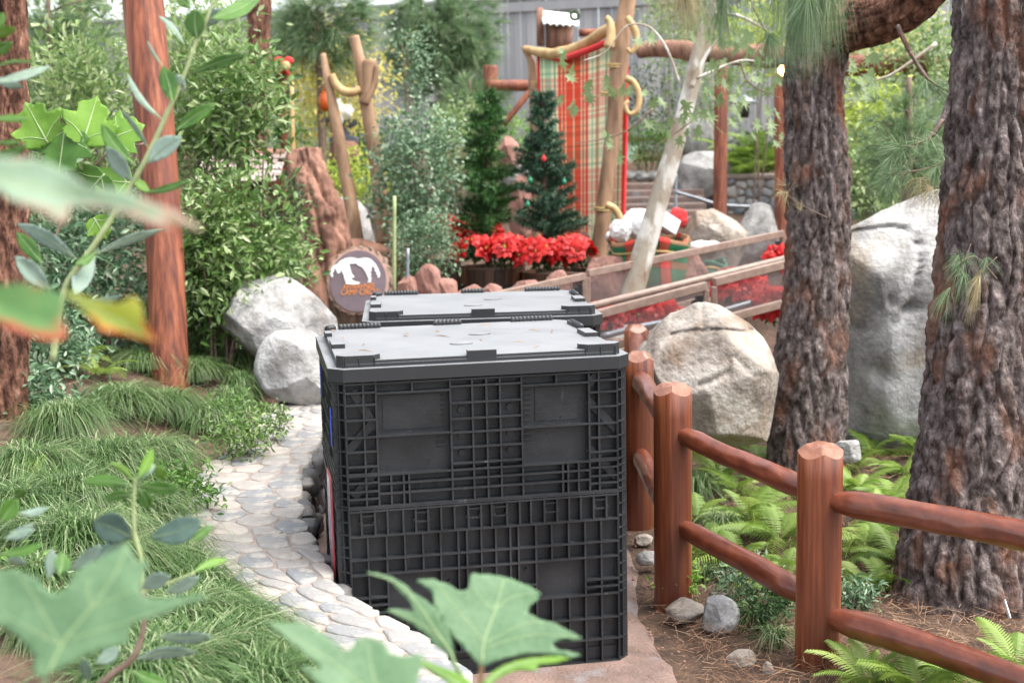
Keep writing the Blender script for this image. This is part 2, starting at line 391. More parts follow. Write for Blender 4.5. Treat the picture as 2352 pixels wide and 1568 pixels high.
def stone_geo(poly, gap, f, depth, bulge, r):
    """outline -> rounded domed stone; f(a,b,h) maps flat coordinates plus height to world"""
    c = poly.mean(0); P = poly
    for _ in range(1 if bulge < .006 else 2):
        Q = []
        for a_, b_ in zip(P, np.roll(P, -1, 0)): Q += [a_ * .75 + b_ * .25, a_ * .25 + b_ * .75]
        P = np.array(Q)
    if len(P) > 16: P = P[np.linspace(0, len(P), 14, endpoint=False).astype(int)]
    d = P - c; L = np.linalg.norm(d, axis=1)[:, None]; P = c + d * np.maximum(.3, (L - gap) / L) * (1 + r.uniform(-.04, .04, (len(P), 1)))
    n = len(P); h0 = r.uniform(-.3, .5) * bulge; tilt = r.uniform(-.5, .5, 2) * bulge / max(.03, L.mean())
    V = []
    for s, h in ((1.0, -depth), (1.0, h0 * .3 + bulge * .1), (.93, h0 + bulge * .6), (.62, h0 + bulge), ):
        for p in P:
            q = c + (p - c) * s; V.append(f(q[0], q[1], h + (np.dot(tilt, q - c) if h > 0 or s < 1 else 0) + r.uniform(-.12, .12) * bulge))
    V.append(f(c[0], c[1], h0 + bulge * 1.05))
    F = [tuple((k * n + i, k * n + (i + 1) % n, (k + 1) * n + (i + 1) % n, (k + 1) * n + i)[j] for j in range(4)) for k in range(3) for i in range(n)]
    F += [(3 * n + i, 3 * n + (i + 1) % n, 4 * n) for i in range(n)]
    return np.array(V), F
# low curved seat wall left of the crates
arc = np.concatenate([[0], np.cumsum(np.linalg.norm(np.diff(WRp, axis=0), axis=1))]); LW = arc[-1]
def wall_top(a_, b_, h):
    r = np.array([np.interp(a_, arc, WRp[:, k]) for k in (0, 1)]); l = np.array([np.interp(a_, arc, WLp[:, k]) for k in (0, 1)])
    t = np.clip(b_ / .57, -.1, 1.1); p = r * (1 - t) + l * t
    return (p[0], p[1], .45 + h - .006 * (1 - t) ** 6)
def wall_side(a_, b_, h):
    r = np.array([np.interp(a_, arc, WRp[:, k]) for k in (0, 1)]); r2 = np.array([np.interp(a_ + .05, arc, WRp[:, k]) for k in (0, 1)])
    t = r2 - r; t /= np.linalg.norm(t) + 1e-9; n = np.array((t[1], -t[0]))
    p = r + n * (h - .03); return (p[0], p[1], b_)
wall = thing('stone_seat_wall', 'low curved seat wall of pale flat river stones set in mortar beside the black crates', 'wall', (WRp[40][0], WRp[40][1], 0))
V = []; F = []; ns = 79; nc = 12
prof = [(0, -.03, 'z0'), (0, 0, 'z1'), (0, .0, 'top')]
for i in range(80):
    r, l = WRp[i], WLp[i]; rr = r + (l - r) * .05
    V += [(rr[0], rr[1], -.05), (rr[0], rr[1], .425), *[tuple(list(rr + (l - rr) * t) + [.447]) for t in (.04, .35, .65, .97)], (l[0], l[1], .43), (l[0], l[1], .1)]
k = 8
for i in range(ns):
    for j in range(k - 1): a = i * k + j; F.append((a, a + k, a + k + 1, a + 1))
F.append(tuple(range(k))); F.append(tuple(range(ns * k, ns * k + k))[::-1])
add('mortar_bed', V, F, MT['mortar'], wall, smooth=False)
rs = np.random.default_rng(11)
cells = voronoi(LW, .60, .15, 5, 1.15)
# stones run across the wall: swap so that long sides lie along or across at random sizes
def near(a_): return np.interp(a_, arc, WRp[:, 1])
for c in cells:
    V, F = stone_geo(c, rs.uniform(.004, .010), wall_top, .03, .0048, rs)
    o = add('stone', V, F, MT['stone'], None, kind='x'); del o['kind']; o.parent = wall; b = LOC[o.name] - LOC[wall.name]; o.location = tuple(b)
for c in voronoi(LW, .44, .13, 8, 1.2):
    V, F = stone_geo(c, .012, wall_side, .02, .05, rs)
    o = add('stone', V, F, MT['stone_shade'], None); o.parent = wall; o.location = tuple(LOC[o.name] - LOC[wall.name])

# ------------------------------------------------------------------ back fence of grey planks
FA = U(820, 20, 24.0); fdir = np.array((math.cos(math.radians(17)), -math.sin(math.radians(17)), 0))
fence = thing('plank_fence', 'tall weathered grey plank fence closing off the garden at the back', 'fence', (FA[0], FA[1], height(FA[0], FA[1])))
ftop = FA[2]; pw = .118
base_me = None
mb = MB(); mb.box((0, 0, 0), (pw - .008, .022, 3.4)); bV, bF = mb.get(); plank_me = mk_mesh('fence_plank', bV, bF, MT['plank'], False)
for i in range(-85, 130):
    p = FA + fdir * (i * pw)
    o = link('plank', plank_me, fence, (p[0] - FA[0], p[1] - FA[1] + rs.uniform(-.006, .006), ftop - 1.7 - LOC[fence.name][2] + rs.uniform(-.008, .008)))
    o.rotation_euler = (0, rs.uniform(-.003, .003), -math.radians(17))
up = np.array((0, 0, ftop)); A = FA + fdir * (-86 * pw); B = FA + fdir * (130 * pw)
mb = MB(); mb.beam((A[0], A[1], ftop + .02), (B[0], B[1], ftop + .02), .12, .045); V, F = mb.get(); add('cap_rail', V, F, MT['plank'], fence, smooth=False)
mb = MB(); mb.beam((A[0], A[1] - .05, ftop - .14), (B[0], B[1] - .05, ftop - .14), .03, .16); V, F = mb.get(); add('fascia_board', V, F, MT['plank'], fence, smooth=False)

# ------------------------------------------------------------------ redwood posts and rails on the right
def post_geo(h, r, seed, nf=4, cham=.045):
    n = 40; rings = [0, .35, .6, .8, .92, 1.0]; V = []; F = []
    rr = np.random.default_rng(seed); off = rr.uniform(0, 1.5)
    def ztop(x, y):
        z = h
        for k in range(nf):
            a = off + k * 2 * math.pi / nf; d = x * math.cos(a) + y * math.sin(a)
            z = min(z, h - max(0, (d - r * .42)) * 1.0)
        return z
    zs = [-.15, 0, h * .3, h * .6, h * .85]
    for z in zs:
        for i in range(n):
            a = 2 * math.pi * i / n; q = r * (1 + .012 * math.sin(a * 3 + seed + z * 3) + .006 * math.sin(a * 7 + z * 8))
            V.append((q * math.cos(a), q * math.sin(a), z))
    for s in rings[::-1][:-1]:
        for i in range(n):
            a = 2 * math.pi * i / n; x, y = r * s * math.cos(a), r * s * math.sin(a); V.append((x, y, ztop(x, y)))
    V.append((0, 0, h)); m = len(zs) + len(rings) - 1
    for j in range(m - 1):
        for i in range(n):
            a = j * n + i; b = j * n + (i + 1) % n; F.append((a, b, b + n, a + n))
    t = len(V) - 1
    for i in range(n): F.append(((m - 1) * n + i, (m - 1) * n + (i + 1) % n, t))
    mi = [0 if k < (len(zs)) * n else 1 for k in range(len(F))]
    return np.array(V), F, mi
def post_xy(u, Zd): p = U(u, 900, Zd); return np.array((p[0], p[1]))
posts = {'A': (post_xy(1463, 9.0), .085, .89), 'B': (post_xy(1466, 7.15), .085, .98), 'C': (post_xy(1545, 5.85), .086, 1.03), 'D': (post_xy(1886, 5.08), .088, .915),
         'E': (post_xy(2760, 3.95), .09, 1.0)}
labs = {'A': 'farthest redwood post, its cut top showing above the post beside the black crates',
        'B': 'redwood post half hidden behind the front black crate with rails running toward the camera',
        'C': 'thick round redwood post with chamfered top standing just right of the black crate',
        'D': 'nearest redwood post with faceted top in front of the ferns',
        'E': 'redwood post at the far right end of the log rail fence'}
for k_, (p, r, h) in posts.items():
    t = thing('fence_post', labs[k_], 'fence post', (p[0], p[1], 0), 'redwood posts of the log rail fence')
    V, F, mi = post_geo(h, r, ord(k_))
    me = mk_mesh('post_shaft', V, F, [MT['redwood'], MT['endgrain']], True, mi)
    me.polygons.foreach_set('use_smooth', np.array([m == 0 for m in mi]))
    link('shaft', me, t)
def rail(a_, b_, za, zb, r, label, seed):
    a3 = np.array((*posts[a_][0], za)); b3 = np.array((*posts[b_][0], zb)); d = b3 - a3; L = np.linalg.norm(d); d /= L
    a3 = a3 + d * .045; b3 = b3 - d * .045
    n = 30; m = 70; t = np.linspace(0, 1, m); P = a3[None] * (1 - t)[:, None] + b3[None] * t[:, None]
    P[:, 2] += .012 * np.sin(t * 3.1 + seed) ; s = t * L
    R = r * (1 + .07 * np.sin(s * 3 + seed)) * (.45 + .55 * np.clip(np.minimum(s, L - s) / .14, 0, 1) ** .5)
    V, F = tube_geo(P, 1.0, n, True)
    C = np.repeat(P, n, 0); dv = V - C
    th = np.tile(np.linspace(0, 2 * math.pi, n, endpoint=False), m); ss = np.repeat(s, n)
    # hand-hewn facets: cylinder cut by shallow flats that change along the rail
    q = np.ones(len(V))
    rr = np.random.default_rng(seed)
    for k in range(60):
        tc, sc, wd = rr.uniform(0, 2 * math.pi), rr.uniform(0, L), rr.uniform(.06, .2)
        da = np.angle(np.exp(1j * (th - tc))); cut = .90 + ((ss - sc) / wd) ** 2 * .10
        q = np.minimum(q, np.where(np.abs(da) < 1.2, cut / np.maximum(np.cos(da), .2), 9))
    q = np.minimum(q, 1.02)
    V = C + dv * (np.repeat(R, n) * q)[:, None]
    o = add('fence_rail', V, F, MT['redwood_rail'], None, label=label, cat='fence rail', group='round rails of the log fence')
    for p in o.data.polygons: p.use_smooth = True
    return o
rail('A', 'B', .79, .79, .05, 'upper log rail between the two farthest redwood posts', 1)
rail('B', 'C', .83, .84, .055, 'upper log rail just right of the crate, between its post and the next', 2)
rail('B', 'C', .42, .42, .055, 'lower log rail just right of the crate, low behind the thick post', 3)
rail('C', 'D', .825, .695, .052, 'upper glossy log rail spanning between the two nearest posts', 4)
rail('C', 'D', .405, .25, .052, 'lower glossy log rail spanning between the two nearest posts', 5)
rail('D', 'E', .695, .735, .053, 'upper log rail running right from the nearest post to the picture edge', 6)
rail('D', 'E', .215, .205, .053, 'lower log rail running right from the nearest post past the big pine', 7)

# ------------------------------------------------------------------ black bulk crates
def ribs_face(mb, W, H, hx, vx, y0, diag=(), t=.0075, d=.040):
    """hx: list of (v, u0, u1); vx: list of (u, v0, v1); the ribs stand proud of the recessed panel toward -Y"""
    for (v, a, b) in hx: mb.box(((a + b) / 2 * W - W / 2, y0 - d / 2, v * H), ((b - a) * W, d, t))
    for (u, a, b) in vx: mb.box((u * W - W / 2, y0 - d / 2 + .001, (a + b) / 2 * H), (t, d - .002, (b - a) * H))
    for (u0, v0, u1, v1) in diag:
        mb.beam((u0 * W - W / 2, y0 - d / 2 + .003, v0 * H), (u1 * W - W / 2, y0 - d / 2 + .003, v1 * H), d - .008, t * .8, up=(0, 1, 0.001))
def crate_mesh():
    W, D = 1.17, 1.02; ch = .05; Wf = W - 2 * ch; Df = D - 2 * ch
    H1, H2 = .705, .49
    parts = {}
    def wall_lower(W_):
        mb = MB(); y = -.5
        mb = MB()
        lines = [(.0, 0, 1), (.137, 0, 1), (.264, 0, 1), (.405, 0, 1), (.45, 0, .131), (.45, .872, 1), (.493, 0, .131), (.493, .872, 1), (.45, .328, .684), (.493, .328, .684),
                 (.625, 0, 1), (.72, 0, 1), (.843, 0, 1), (.985, 0, 1), (1.0, 0, 1)]
        lines = [(v, a, b) for v, a, b in lines if v not in (.72,)] + [(.712, 0, 1)]
        vs = [(u, .0 if u in (0, .872, .934, 1, .131, .063) else .137, 1 if u in (0, 1) else .843) for u in (0, .063, .131, .328, .393, .479, .533, .618, .684, .872, .934, 1)]
        vs += [(u, .405, .843) for u in (.425, .587)] + [(u, .625, .843) for u in (.197, .263, .744, .809)] + [(u, .137, .405) for u in (.744, .809, .197, .263)]
        vs += [(u, .843, 1) for u in (.043, .092, .137, .194, .24, .285, .333, .382, .433, .48, .52, .577, .625, .667, .718, .766, .812, .857, .906, .955)]
        hinge = [.066, .262, .456, .553, .744, .934]
        return lines, vs, hinge
    def wall_upper(W_):
        lines = [(v, 0, 1) for v in (.004, .257)] + [(v, .11, .893) for v in (.105, .184)] + [(v, 0, .11) for v in (.07, .13, .2, .27, .33, .448, .563, .70, .82, .917)]
        lines += [(v, .893, 1) for v in (.07, .13, .2, .27, .33, .448, .563, .70, .82, .917)]
        lines += [(v, .378, .64) for v in (.31, .437, .558, .668, .796, .93)] + [(.566, .11, .378), (.566, .64, .893), (.905, .11, .378), (.905, .64, .893), (.985, 0, 1)]
        vs = [(u, 0, 1) for u in (0, .065, .11, .378, .64, .893, .93, 1)] + [(u, 0, .985) for u in (.458, .51, .56)] + [(u, 0, .257) for u in (.155, .2, .22, .79, .81, .85)]
        vs += [(.24, .905, .985), (.77, .905, .985)]
        dg = [(.11, .70, .0, .44), (.11, .30, .02, .08), (.893, .75, 1, .5), (.893, .36, 1, .1), (.11, .62, .03, .93), (.893, .88, .93, .96)]
        return lines, vs, dg
    rot = {0: Matrix.Identity(3), 1: Matrix.Rotation(-math.pi / 2, 3, 'Z'), 2: Matrix.Rotation(math.pi, 3, 'Z'), 3: Matrix.Rotation(math.pi / 2, 3, 'Z')}
    def side(kind, k):
        Wl = Wf if k in (0, 2) else Df; off = (D if k in (0, 2) else W) / 2
        H = H1 if kind == 'lower' else H2; z0 = .0 if kind == 'lower' else H1 + .004
        mb = MB(); y0 = -(off - .042)
        mb.box((0, y0 + .006, H / 2), (Wl, .012, H))
        if kind == 'lower':
            l, v, hg = wall_lower(Wl); ribs_face(mb, Wl, H, l, v, y0)
            for u in hg:                                   # hinge clips under the top ledge
                x = u * Wl - Wl / 2
                for dx in (-.032, .032): mb.box((x + dx * .8, y0 - .016, H * .935), (.007, .026, .05)); mb.box((x + dx * .8, y0 - .018, H * .915), (.014, .028, .012))
                mb.box((x, y0 - .022, H * .955), (.052, .01, .008)); mb.box((x, y0 - .024, H * .905), (.056, .012, .007))
            for u, vv in ((.43, .70), (.43, .56), (.6, .69), (.6, .58), (.36, .54), (.65, .57), (.545, .50)):
                V, F = tube_geo([(u * Wl - Wl / 2, y0, vv * H), (u * Wl - Wl / 2, y0 - .012, vv * H)], .006, 8); mb.add(V, F)
        else:
            l, v, dg = wall_upper(Wl); ribs_face(mb, Wl, H, l, v, y0, dg)
            for u, vv in ((.42, .73), (.6, .73), (.42, .52), (.6, .52), (.42, .38), (.6, .38)):
                V, F = tube_geo([(u * Wl - Wl / 2, y0, vv * H), (u * Wl - Wl / 2, y0 - .009, vv * H)], .014, 14); mb.add(V, F)
            for ux in (.342, .665):                        # slotted vents: raised rounded collars around dark slots
                for vv in (.875, .835, .795, .755, .715, .675, .62, .5, .455): mb.box((ux * Wl - Wl / 2, y0 - .0025, vv * H + .0075), (.03, .005, .0025)); mb.box((ux * Wl - Wl / 2, y0 - .0025, vv * H - .0075), (.03, .005, .0025))
            for ux, vv in ((.13, .86), (.31, .88), (.13, .64), (.31, .66), (.13, .53), (.15, .3), (.3, .33), (.7, .75), (.7, .65), (.875, .76), (.875, .68), (.79, .62)):
                mb.box((ux * Wl - Wl / 2, y0 - .002, vv * H), (.008, .005, .008))
            mb.box((.24 * Wl - Wl / 2, y0 - .003, .735 * H), (.21 * Wl, .003, .27 * H)); mb.box((.775 * Wl - Wl / 2, y0 - .003, .735 * H), (.16 * Wl, .003, .27 * H))
            if k == 0:                                     # moulded oval maker's mark
                for rx, rz in ((.042, .026), (.030, .017)):
                    mb.tube([(.285 * Wl - Wl / 2 + rx * math.cos(a), y0 - .001, .135 * H + rz * math.sin(a)) for a in np.linspace(0, 6.2832, 28)], .0022, 5, False)
        V, F = mb.get(); V = V @ np.array(rot[k]).T; V[:, 2] += z0; return V, F
    def slots(k):
        Wl = Wf if k in (0, 2) else Df; off = (D if k in (0, 2) else W) / 2; y0 = -(off - .042); out = []
        for ux in (.342, .665):
            for vv in (.875, .835, .795, .755, .715, .675, .62, .5, .455):
                out.append(np.array((ux * Wl - Wl / 2, y0, H1 + .004 + vv * H2)) @ np.array(rot[k]).T)
        return out
    def corner(sx, sy):
        mb = MB(); hx, hy = W / 2, D / 2; e = .022
        a = np.array((sx * (hx - ch), sy * (hy - .002), 0)); b = np.array((sx * (hx - .002), sy * (hy - ch), 0))
        ai = np.array((sx * (hx - ch), sy * (hy - .03), 0)); bi = np.array((sx * (hx - .03), sy * (hy - ch), 0))
        def prism(P, z0, z1):
            n = len(P); V = [(p[0], p[1], z0) for p in P] + [(p[0], p[1], z1) for p in P]
            F = [tuple(range(n))[::-1], tuple(range(n, 2 * n))] + [(i, (i + 1) % n, n + (i + 1) % n, n + i) for i in range(n)]
            mb.add(V, F)
        prism([ai, bi, bi * .985, ai * .985], .0, H1 + H2)
        for z in [0, .09, .185, .285, .32, .35, .40, .45, .51, .55, .6, .65, .70] + [H1 + .004 + H2 * v for v in (.004, .07, .13, .2, .257, .33, .448, .563, .70, .82, .917, .985)]:
            prism([a, b, bi, ai], z, z + .006)
        for q in (a, b): 
            qi = ai if q is a else bi; d = (b - a) / np.linalg.norm(b - a) * .006 * (1 if q is a else -1)
            prism([q, q + d, qi + d, qi], 0, H1 + H2)
        mid = (a + b) / 2; md = (b - a) / np.linalg.norm(b - a) * .003; mi_ = (ai + bi) / 2
        prism([mid - md, mid + md, mi_ + md, mi_ - md], 0, H1 + H2)
        return mb.get()
    def octo(w_, d_, c_, z0, z1, taper=0):
        P = []
        for s, (hx, hy) in ((0, (w_ / 2, d_ / 2)),):
            P = [(-hx + c_, -hy), (hx - c_, -hy), (hx, -hy + c_), (hx, hy - c_), (hx - c_, hy), (-hx + c_, hy), (-hx, hy - c_), (-hx, -hy + c_)]
        V = [(x, y, z0) for x, y in P] + [(x * (1 - taper), y * (1 - taper), z1) for x, y in P]
        F = [tuple(range(8))[::-1], tuple(range(8, 16))] + [(i, (i + 1) % 8, 8 + (i + 1) % 8, 8 + i) for i in range(8)]
        return V, F
    zt = H1 + H2 + .006
    lid = MB(); lid.add(*octo(W + .02, D + .02, .055, zt, zt + .052)); lid.add(*octo(W - .05, D - .05, .045, zt + .0515, zt + .078, .004))
    top = zt + .078
    hw, hd = W / 2 - .025, D / 2 - .025
    for sx in (-1, 1):                                    # raised front corner blocks
        lid.add(*[(np.array(V) + (sx * (hw - .085), -(hd - .04), 0), F) for V, F in [octo(.17, .082, .03, zt + .05, top + .02, .02)]][0])
        for q in (-.06, .0, .06): lid.box((sx * (hw - .085) + q, -(hd + .0015), top - .012), (.004, .006, .05))
    lid.box((0, -(hd - .012), top - .003), (.115, .03, .045))
    lid.box((0, -(hd - .004), top - .022), (W - .12, .012, .02))
    for sx in (-1, 1):                                     # side lugs
        lid.box((sx * (hw - .03), -.06, top + .007), (.055, .15, .022)); lid.box((sx * (hw - .012), .28, top + .006), (.03, .09, .02))
    V, F = lid.get()
    for bx, by in ((-.03, -.16), (.09, .10)):
        V, F = ell_geo((bx, by, top), (.05, .034, .0075), 16, 8); lid.add(V, F)
    parts['lid'] = lid.get()
    def ribbed(ax, ay, bx, by):
        mb = MB(); a = np.array((ax, ay, top + .009)); b = np.array((bx, by, top + .009)); n = max(4, int(np.linalg.norm(b - a) / .017)); m = n * 4 + 1
        P = [a + (b - a) * i / (m - 1) for i in range(m)]; R = [.0125 + .003 * abs(math.sin(math.pi * i / 4)) for i in range(m)]; R[0] = R[-1] = .008
        mb.tube(P, R, 12); return mb.get()
    parts['grip'] = [ribbed(-.06, hd - .012, .07, hd - .012), ribbed(-hw + .07, hd - .012, -hw + .26, hd - .012), ribbed(hw - .26, hd - .012, hw - .06, hd - .012),
                     ribbed(hw - .012, .30, hw - .012, .12), ribbed(-hw + .012, hd - .06, -hw + .05, hd - .02)]
    for k in range(4):
        parts[f'l{k}'] = side('lower', k); parts[f'u{k}'] = side('upper', k)
        parts[f's{k}'] = slots(k)
    parts['corners'] = [corner(sx, sy) for sx in (-1, 1) for sy in (-1, 1)]
    parts['top'] = top
    return parts
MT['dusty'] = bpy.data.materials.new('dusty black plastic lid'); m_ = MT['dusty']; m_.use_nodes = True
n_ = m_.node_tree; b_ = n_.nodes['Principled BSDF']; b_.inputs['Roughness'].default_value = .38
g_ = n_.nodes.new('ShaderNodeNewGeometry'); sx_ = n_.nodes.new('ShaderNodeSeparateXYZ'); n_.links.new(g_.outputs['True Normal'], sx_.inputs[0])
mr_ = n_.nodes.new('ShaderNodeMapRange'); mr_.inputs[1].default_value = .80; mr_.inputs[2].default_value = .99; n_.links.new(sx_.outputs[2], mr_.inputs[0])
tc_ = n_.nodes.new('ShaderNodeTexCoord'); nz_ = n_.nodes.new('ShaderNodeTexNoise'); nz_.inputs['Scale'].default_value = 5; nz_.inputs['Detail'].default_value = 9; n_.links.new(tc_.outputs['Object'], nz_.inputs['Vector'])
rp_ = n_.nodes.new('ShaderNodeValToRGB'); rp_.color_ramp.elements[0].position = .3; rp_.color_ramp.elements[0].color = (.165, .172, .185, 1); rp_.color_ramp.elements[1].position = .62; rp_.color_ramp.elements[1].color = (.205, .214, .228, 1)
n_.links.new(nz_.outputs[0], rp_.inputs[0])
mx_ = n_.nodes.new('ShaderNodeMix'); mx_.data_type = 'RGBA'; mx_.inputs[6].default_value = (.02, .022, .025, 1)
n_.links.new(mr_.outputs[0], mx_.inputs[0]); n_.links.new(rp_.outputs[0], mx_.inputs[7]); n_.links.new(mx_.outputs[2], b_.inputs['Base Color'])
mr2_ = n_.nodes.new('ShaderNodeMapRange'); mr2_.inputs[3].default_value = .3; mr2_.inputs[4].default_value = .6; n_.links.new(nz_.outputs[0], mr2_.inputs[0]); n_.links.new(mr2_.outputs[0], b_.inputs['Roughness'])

CP = crate_mesh()
V, F = tube_geo([(0, 0, 0), (0, -.0015, 0)], 1, 14); V[:, 0] *= .015; V[:, 2] *= .0055; VENT = mk_mesh('vent_slot', V, F, MT['black'], False)
def vent(q, par, k):
    o = link('vent_slot', VENT, par, q); o.rotation_euler = (0, 0, {0: 0, 3: math.pi / 2}[k])
def build_crate(x, y, yaw, label):
    t = thing('bulk_crate', label, 'crate', (x, y, .01), 'stacked black plastic bulk crates'); t.rotation_euler = (0, 0, yaw)
    def pt(name, g, m=MT['plastic'], par=t, bev=0):
        me = mk_mesh(name, g[0], g[1], m, False); o = link(name, me, par)
        if bev:
            b = o.modifiers.new('bevel', 'BEVEL'); b.width = bev; b.segments = 2; b.limit_method = 'ANGLE'
        return o
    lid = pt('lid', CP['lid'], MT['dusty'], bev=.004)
    for g in CP['grip']: pt('grip', g, MT['plastic'], lid)
    for k in range(4): pt('lower_wall', CP[f'l{k}']); w_ = pt('upper_wall', CP[f'u{k}']); [vent(q, w_, k) for q in (CP[f's{k}'] if k in (0, 3) else [])]
    for g in CP['corners']: pt('corner_post', g)
    mb = MB(); mb.box((0, 0, .03), (1.10, .95, .05)); pt('base', mb.get())
    return t
def place_crate(u, v, yaw, W=1.17, D=1.02):          # front right bottom corner (inner edge of the chamfer)
    p = G(u, v, .01); c, s = math.cos(yaw), math.sin(yaw)
    lx, ly = W / 2 - .02, -D / 2
    return p[0] - (c * lx - s * ly), p[1] - (s * lx + c * ly)
YAW1 = math.radians(11.0)
cx, cy = place_crate(1440, 1514, YAW1)
cr1 = build_crate(cx, cy, YAW1, 'front black plastic bulk crate with ribbed walls and a dusty grey lid')
YAW2 = math.radians(5.0)
p2 = U(1383, 745, 6.45)
c, s = math.cos(YAW2), math.sin(YAW2); lx, ly = .585, -.51
cr2 = build_crate(p2[0] - (c * lx - s * ly), p2[1] - (s * lx + c * ly), YAW2, 'second black bulk crate behind the front one, only its lid and rim showing')
# red tag and blue strips on the crate's left side
mb = MB()
def left_pt(yl, z, out=.006): return np.array((-.61 - out, yl, z))
P = [(-.36, .80), (-.25, .82), (-.24, .55), (-.27, .36), (-.31, .24), (-.37, .40)]
def flat(P, x0, x1):
    n = len(P); V = [(x0 - (a + .37) * .08, a, b) for a, b in P] + [(x1 - (a + .37) * .08, a, b) for a, b in P]
    return V, [tuple(range(n)), tuple(range(n, 2 * n))[::-1]] + [(i, (i + 1) % n, n + (i + 1) % n, n + i) for i in range(n)]
MT['red_vinyl'] = mat('red vinyl', (.55, .03, .05), rough=.3); MT['tag_clear'] = mat('clear tag pocket', (.20, .10, .14), (.32, .22, .30), scale=8, rough=.2); MT['blue'] = mat('blue tape', (.03, .07, .55), rough=.4)
tag = thing('hanging_tag', 'long red edged vinyl tag hanging on the left side of the front crate', 'tag', (0, 0, 0)); tag.parent = None
tag.location = (cx, cy, .01); tag.rotation_euler = (0, 0, YAW1)
for nm, PP, x0, x1, m in (('border', P, -.589, -.592, 'red_vinyl'), ('pocket', [((a + .28) * .72 - .28, (b - .54) * .88 + .56) for a, b in P], -.5922, -.594, 'tag_clear')):
    V, F = flat(PP, x0, x1); link(nm, mk_mesh(nm, V, F, MT[m], False), tag)
for i, (a, b, z0, z1) in enumerate(((-.465, -.452, .95, 1.10), (.22, .24, 1.02, 1.15))):
    mb = MB(); mb.box((-.5895, (a + b) / 2, (z0 + z1) / 2), (.003, b - a, z1 - z0)); V, F = mb.get()
    o = link('tape_strip', mk_mesh('tape_strip', V, F, MT['blue'], False), cr1)
# fallen needles lying on the front lid
top = CP['top'] + .012
for i in range(1):
    V = []; F = []
    rr = np.random.default_rng(3)
    for k in range(15):
        x, y, a, L = rr.uniform(-.52, .52), rr.uniform(-.45, .45), rr.uniform(0, 3.14), rr.uniform(.02, .11)
        x, y = x * math.cos(YAW1) - y * math.sin(YAW1) + cx, x * math.sin(YAW1) + y * math.cos(YAW1) + cy
        dx, dy = math.cos(a) * L / 2, math.sin(a) * L / 2; nx_, ny_ = -math.sin(a) * .0016, math.cos(a) * .0016; n0 = len(V)
        V += [(x - dx - nx_, y - dy - ny_, top), (x + dx - nx_, y + dy - ny_, top), (x + dx + nx_, y + dy + ny_, top), (x - dx + nx_, y - dy + ny_, top), (x + nx_, y + ny_, top + .004)]
        F += [(n0, n0 + 1, n0 + 4), (n0 + 1, n0 + 2, n0 + 4), (n0 + 2, n0 + 3, n0 + 4), (n0 + 3, n0, n0 + 4)]
    add('needle_litter', V, F, MT['litter'], kind='stuff', label='dry pine needles scattered on the lid of the front crate', cat='litter')
# ------------------------------------------------------------------ boulders
def boulder(name, u, v, Zd, wu, hu, dm, matn, label, seed, cuts=10, base=None, up=1, group=None, disp=.07, tilt=0, dep=None, cracks=(), hollows=()):
    """centre (u,v) and size in photo px at depth Zd"""
    s = FPX / Zd; c = U(u, v, Zd); r = np.array((wu / 2 / s, (dep or wu * .8) / 2 / s, hu / 2 / s))
    bm = bmesh.new(); bmesh.ops.create_icosphere(bm, subdivisions=6, radius=1)
    V = np.array([x.co[:] for x in bm.verts]); F = np.array([[q.index for q in f.verts] for f in bm.faces]); bm.free()
    rr = np.random.default_rng(seed)
    big_ = name == 'boulder' and wu > 120
    for k in range(cuts + 4 if big_ else cuts):                              # planar facets
        n = rr.normal(size=3); n[2] = abs(n[2]) * .8 if k % 2 else n[2]; n /= np.linalg.norm(n); d = rr.uniform(.66, .90)
        q = V @ n; over = np.maximum(0, q - d); V = V - n[None] * (over * .97)[:, None]
    V = V * (1 + disp * .6 * fbm(V * 1.9 + seed, seed, 6))[:, None]
    f1, f2 = worley(V * 1.15 + seed * 2.3, seed); cr = np.exp(-((f2 - f1) / .022) ** 2); m_ = sstep(0, .12, fbm(V * 1.2 + 5, seed + 4, 2))
    V = V * (1 - .05 * cr * m_)[:, None]
    V = V * (1 + .018 * fbm(V * 7, seed + 2, 6))[:, None]
    if big_: V = np.sign(V) * np.abs(V) ** .92
    for k in range((30 if wu > 500 else 18) if big_ else 4):                  # crisp broken faces
        n = rr.normal(size=3); n /= np.linalg.norm(n); q = V @ n; d = np.quantile(q, rr.uniform(.90, .975)); V = V - n[None] * (np.maximum(0, q - d) * .92)[:, None]
    V = V * (1 + .006 * fbm(V * 22, seed + 12, 4))[:, None]
    V = V / np.abs(V).max(0) * r
    if tilt: V[:, 0] += V[:, 2] * tilt
    if cracks or hollows:                               # split lines and hollows on the side toward the path
        W_ = V + c; q = (np.concatenate([W_, np.ones((len(W_), 1))], 1) @ np.array(CM.inverted()).T); uu = 1176 + q[:, 0] / -q[:, 2] * FPX; vv = 784 - q[:, 1] / -q[:, 2] * FPX
        fr = V[:, 1] < 0
        for pl, dp, wd in cracks:
            pl = smooth_path(np.array(pl, float), 60); d = np.min(np.hypot(uu[:, None] - pl[None, :, 0], vv[:, None] - pl[None, :, 1]), 1)
            V[:, 1] += np.where(fr, dp * np.exp(-(d / wd) ** 2), 0)
            side = (vv > np.interp(uu, np.sort(pl[:, 0]), pl[np.argsort(pl[:, 0]), 1])); V[:, 1] += np.where(fr & side, .008 * np.exp(-(d / (wd * 6)) ** 2), 0)
        for hx, hy, hr, hd in hollows: V[:, 1] += np.where(fr, hd * np.exp(-((uu - hx) ** 2 + (vv - hy) ** 2) / hr ** 2), 0)
    return add(name, V + c, F, MT[matn], None, label=label, cat='boulder', group=group)
def zk(P): return [(1548.1 + .3418 * x, 402 + .3418 * y) for x, y in P]
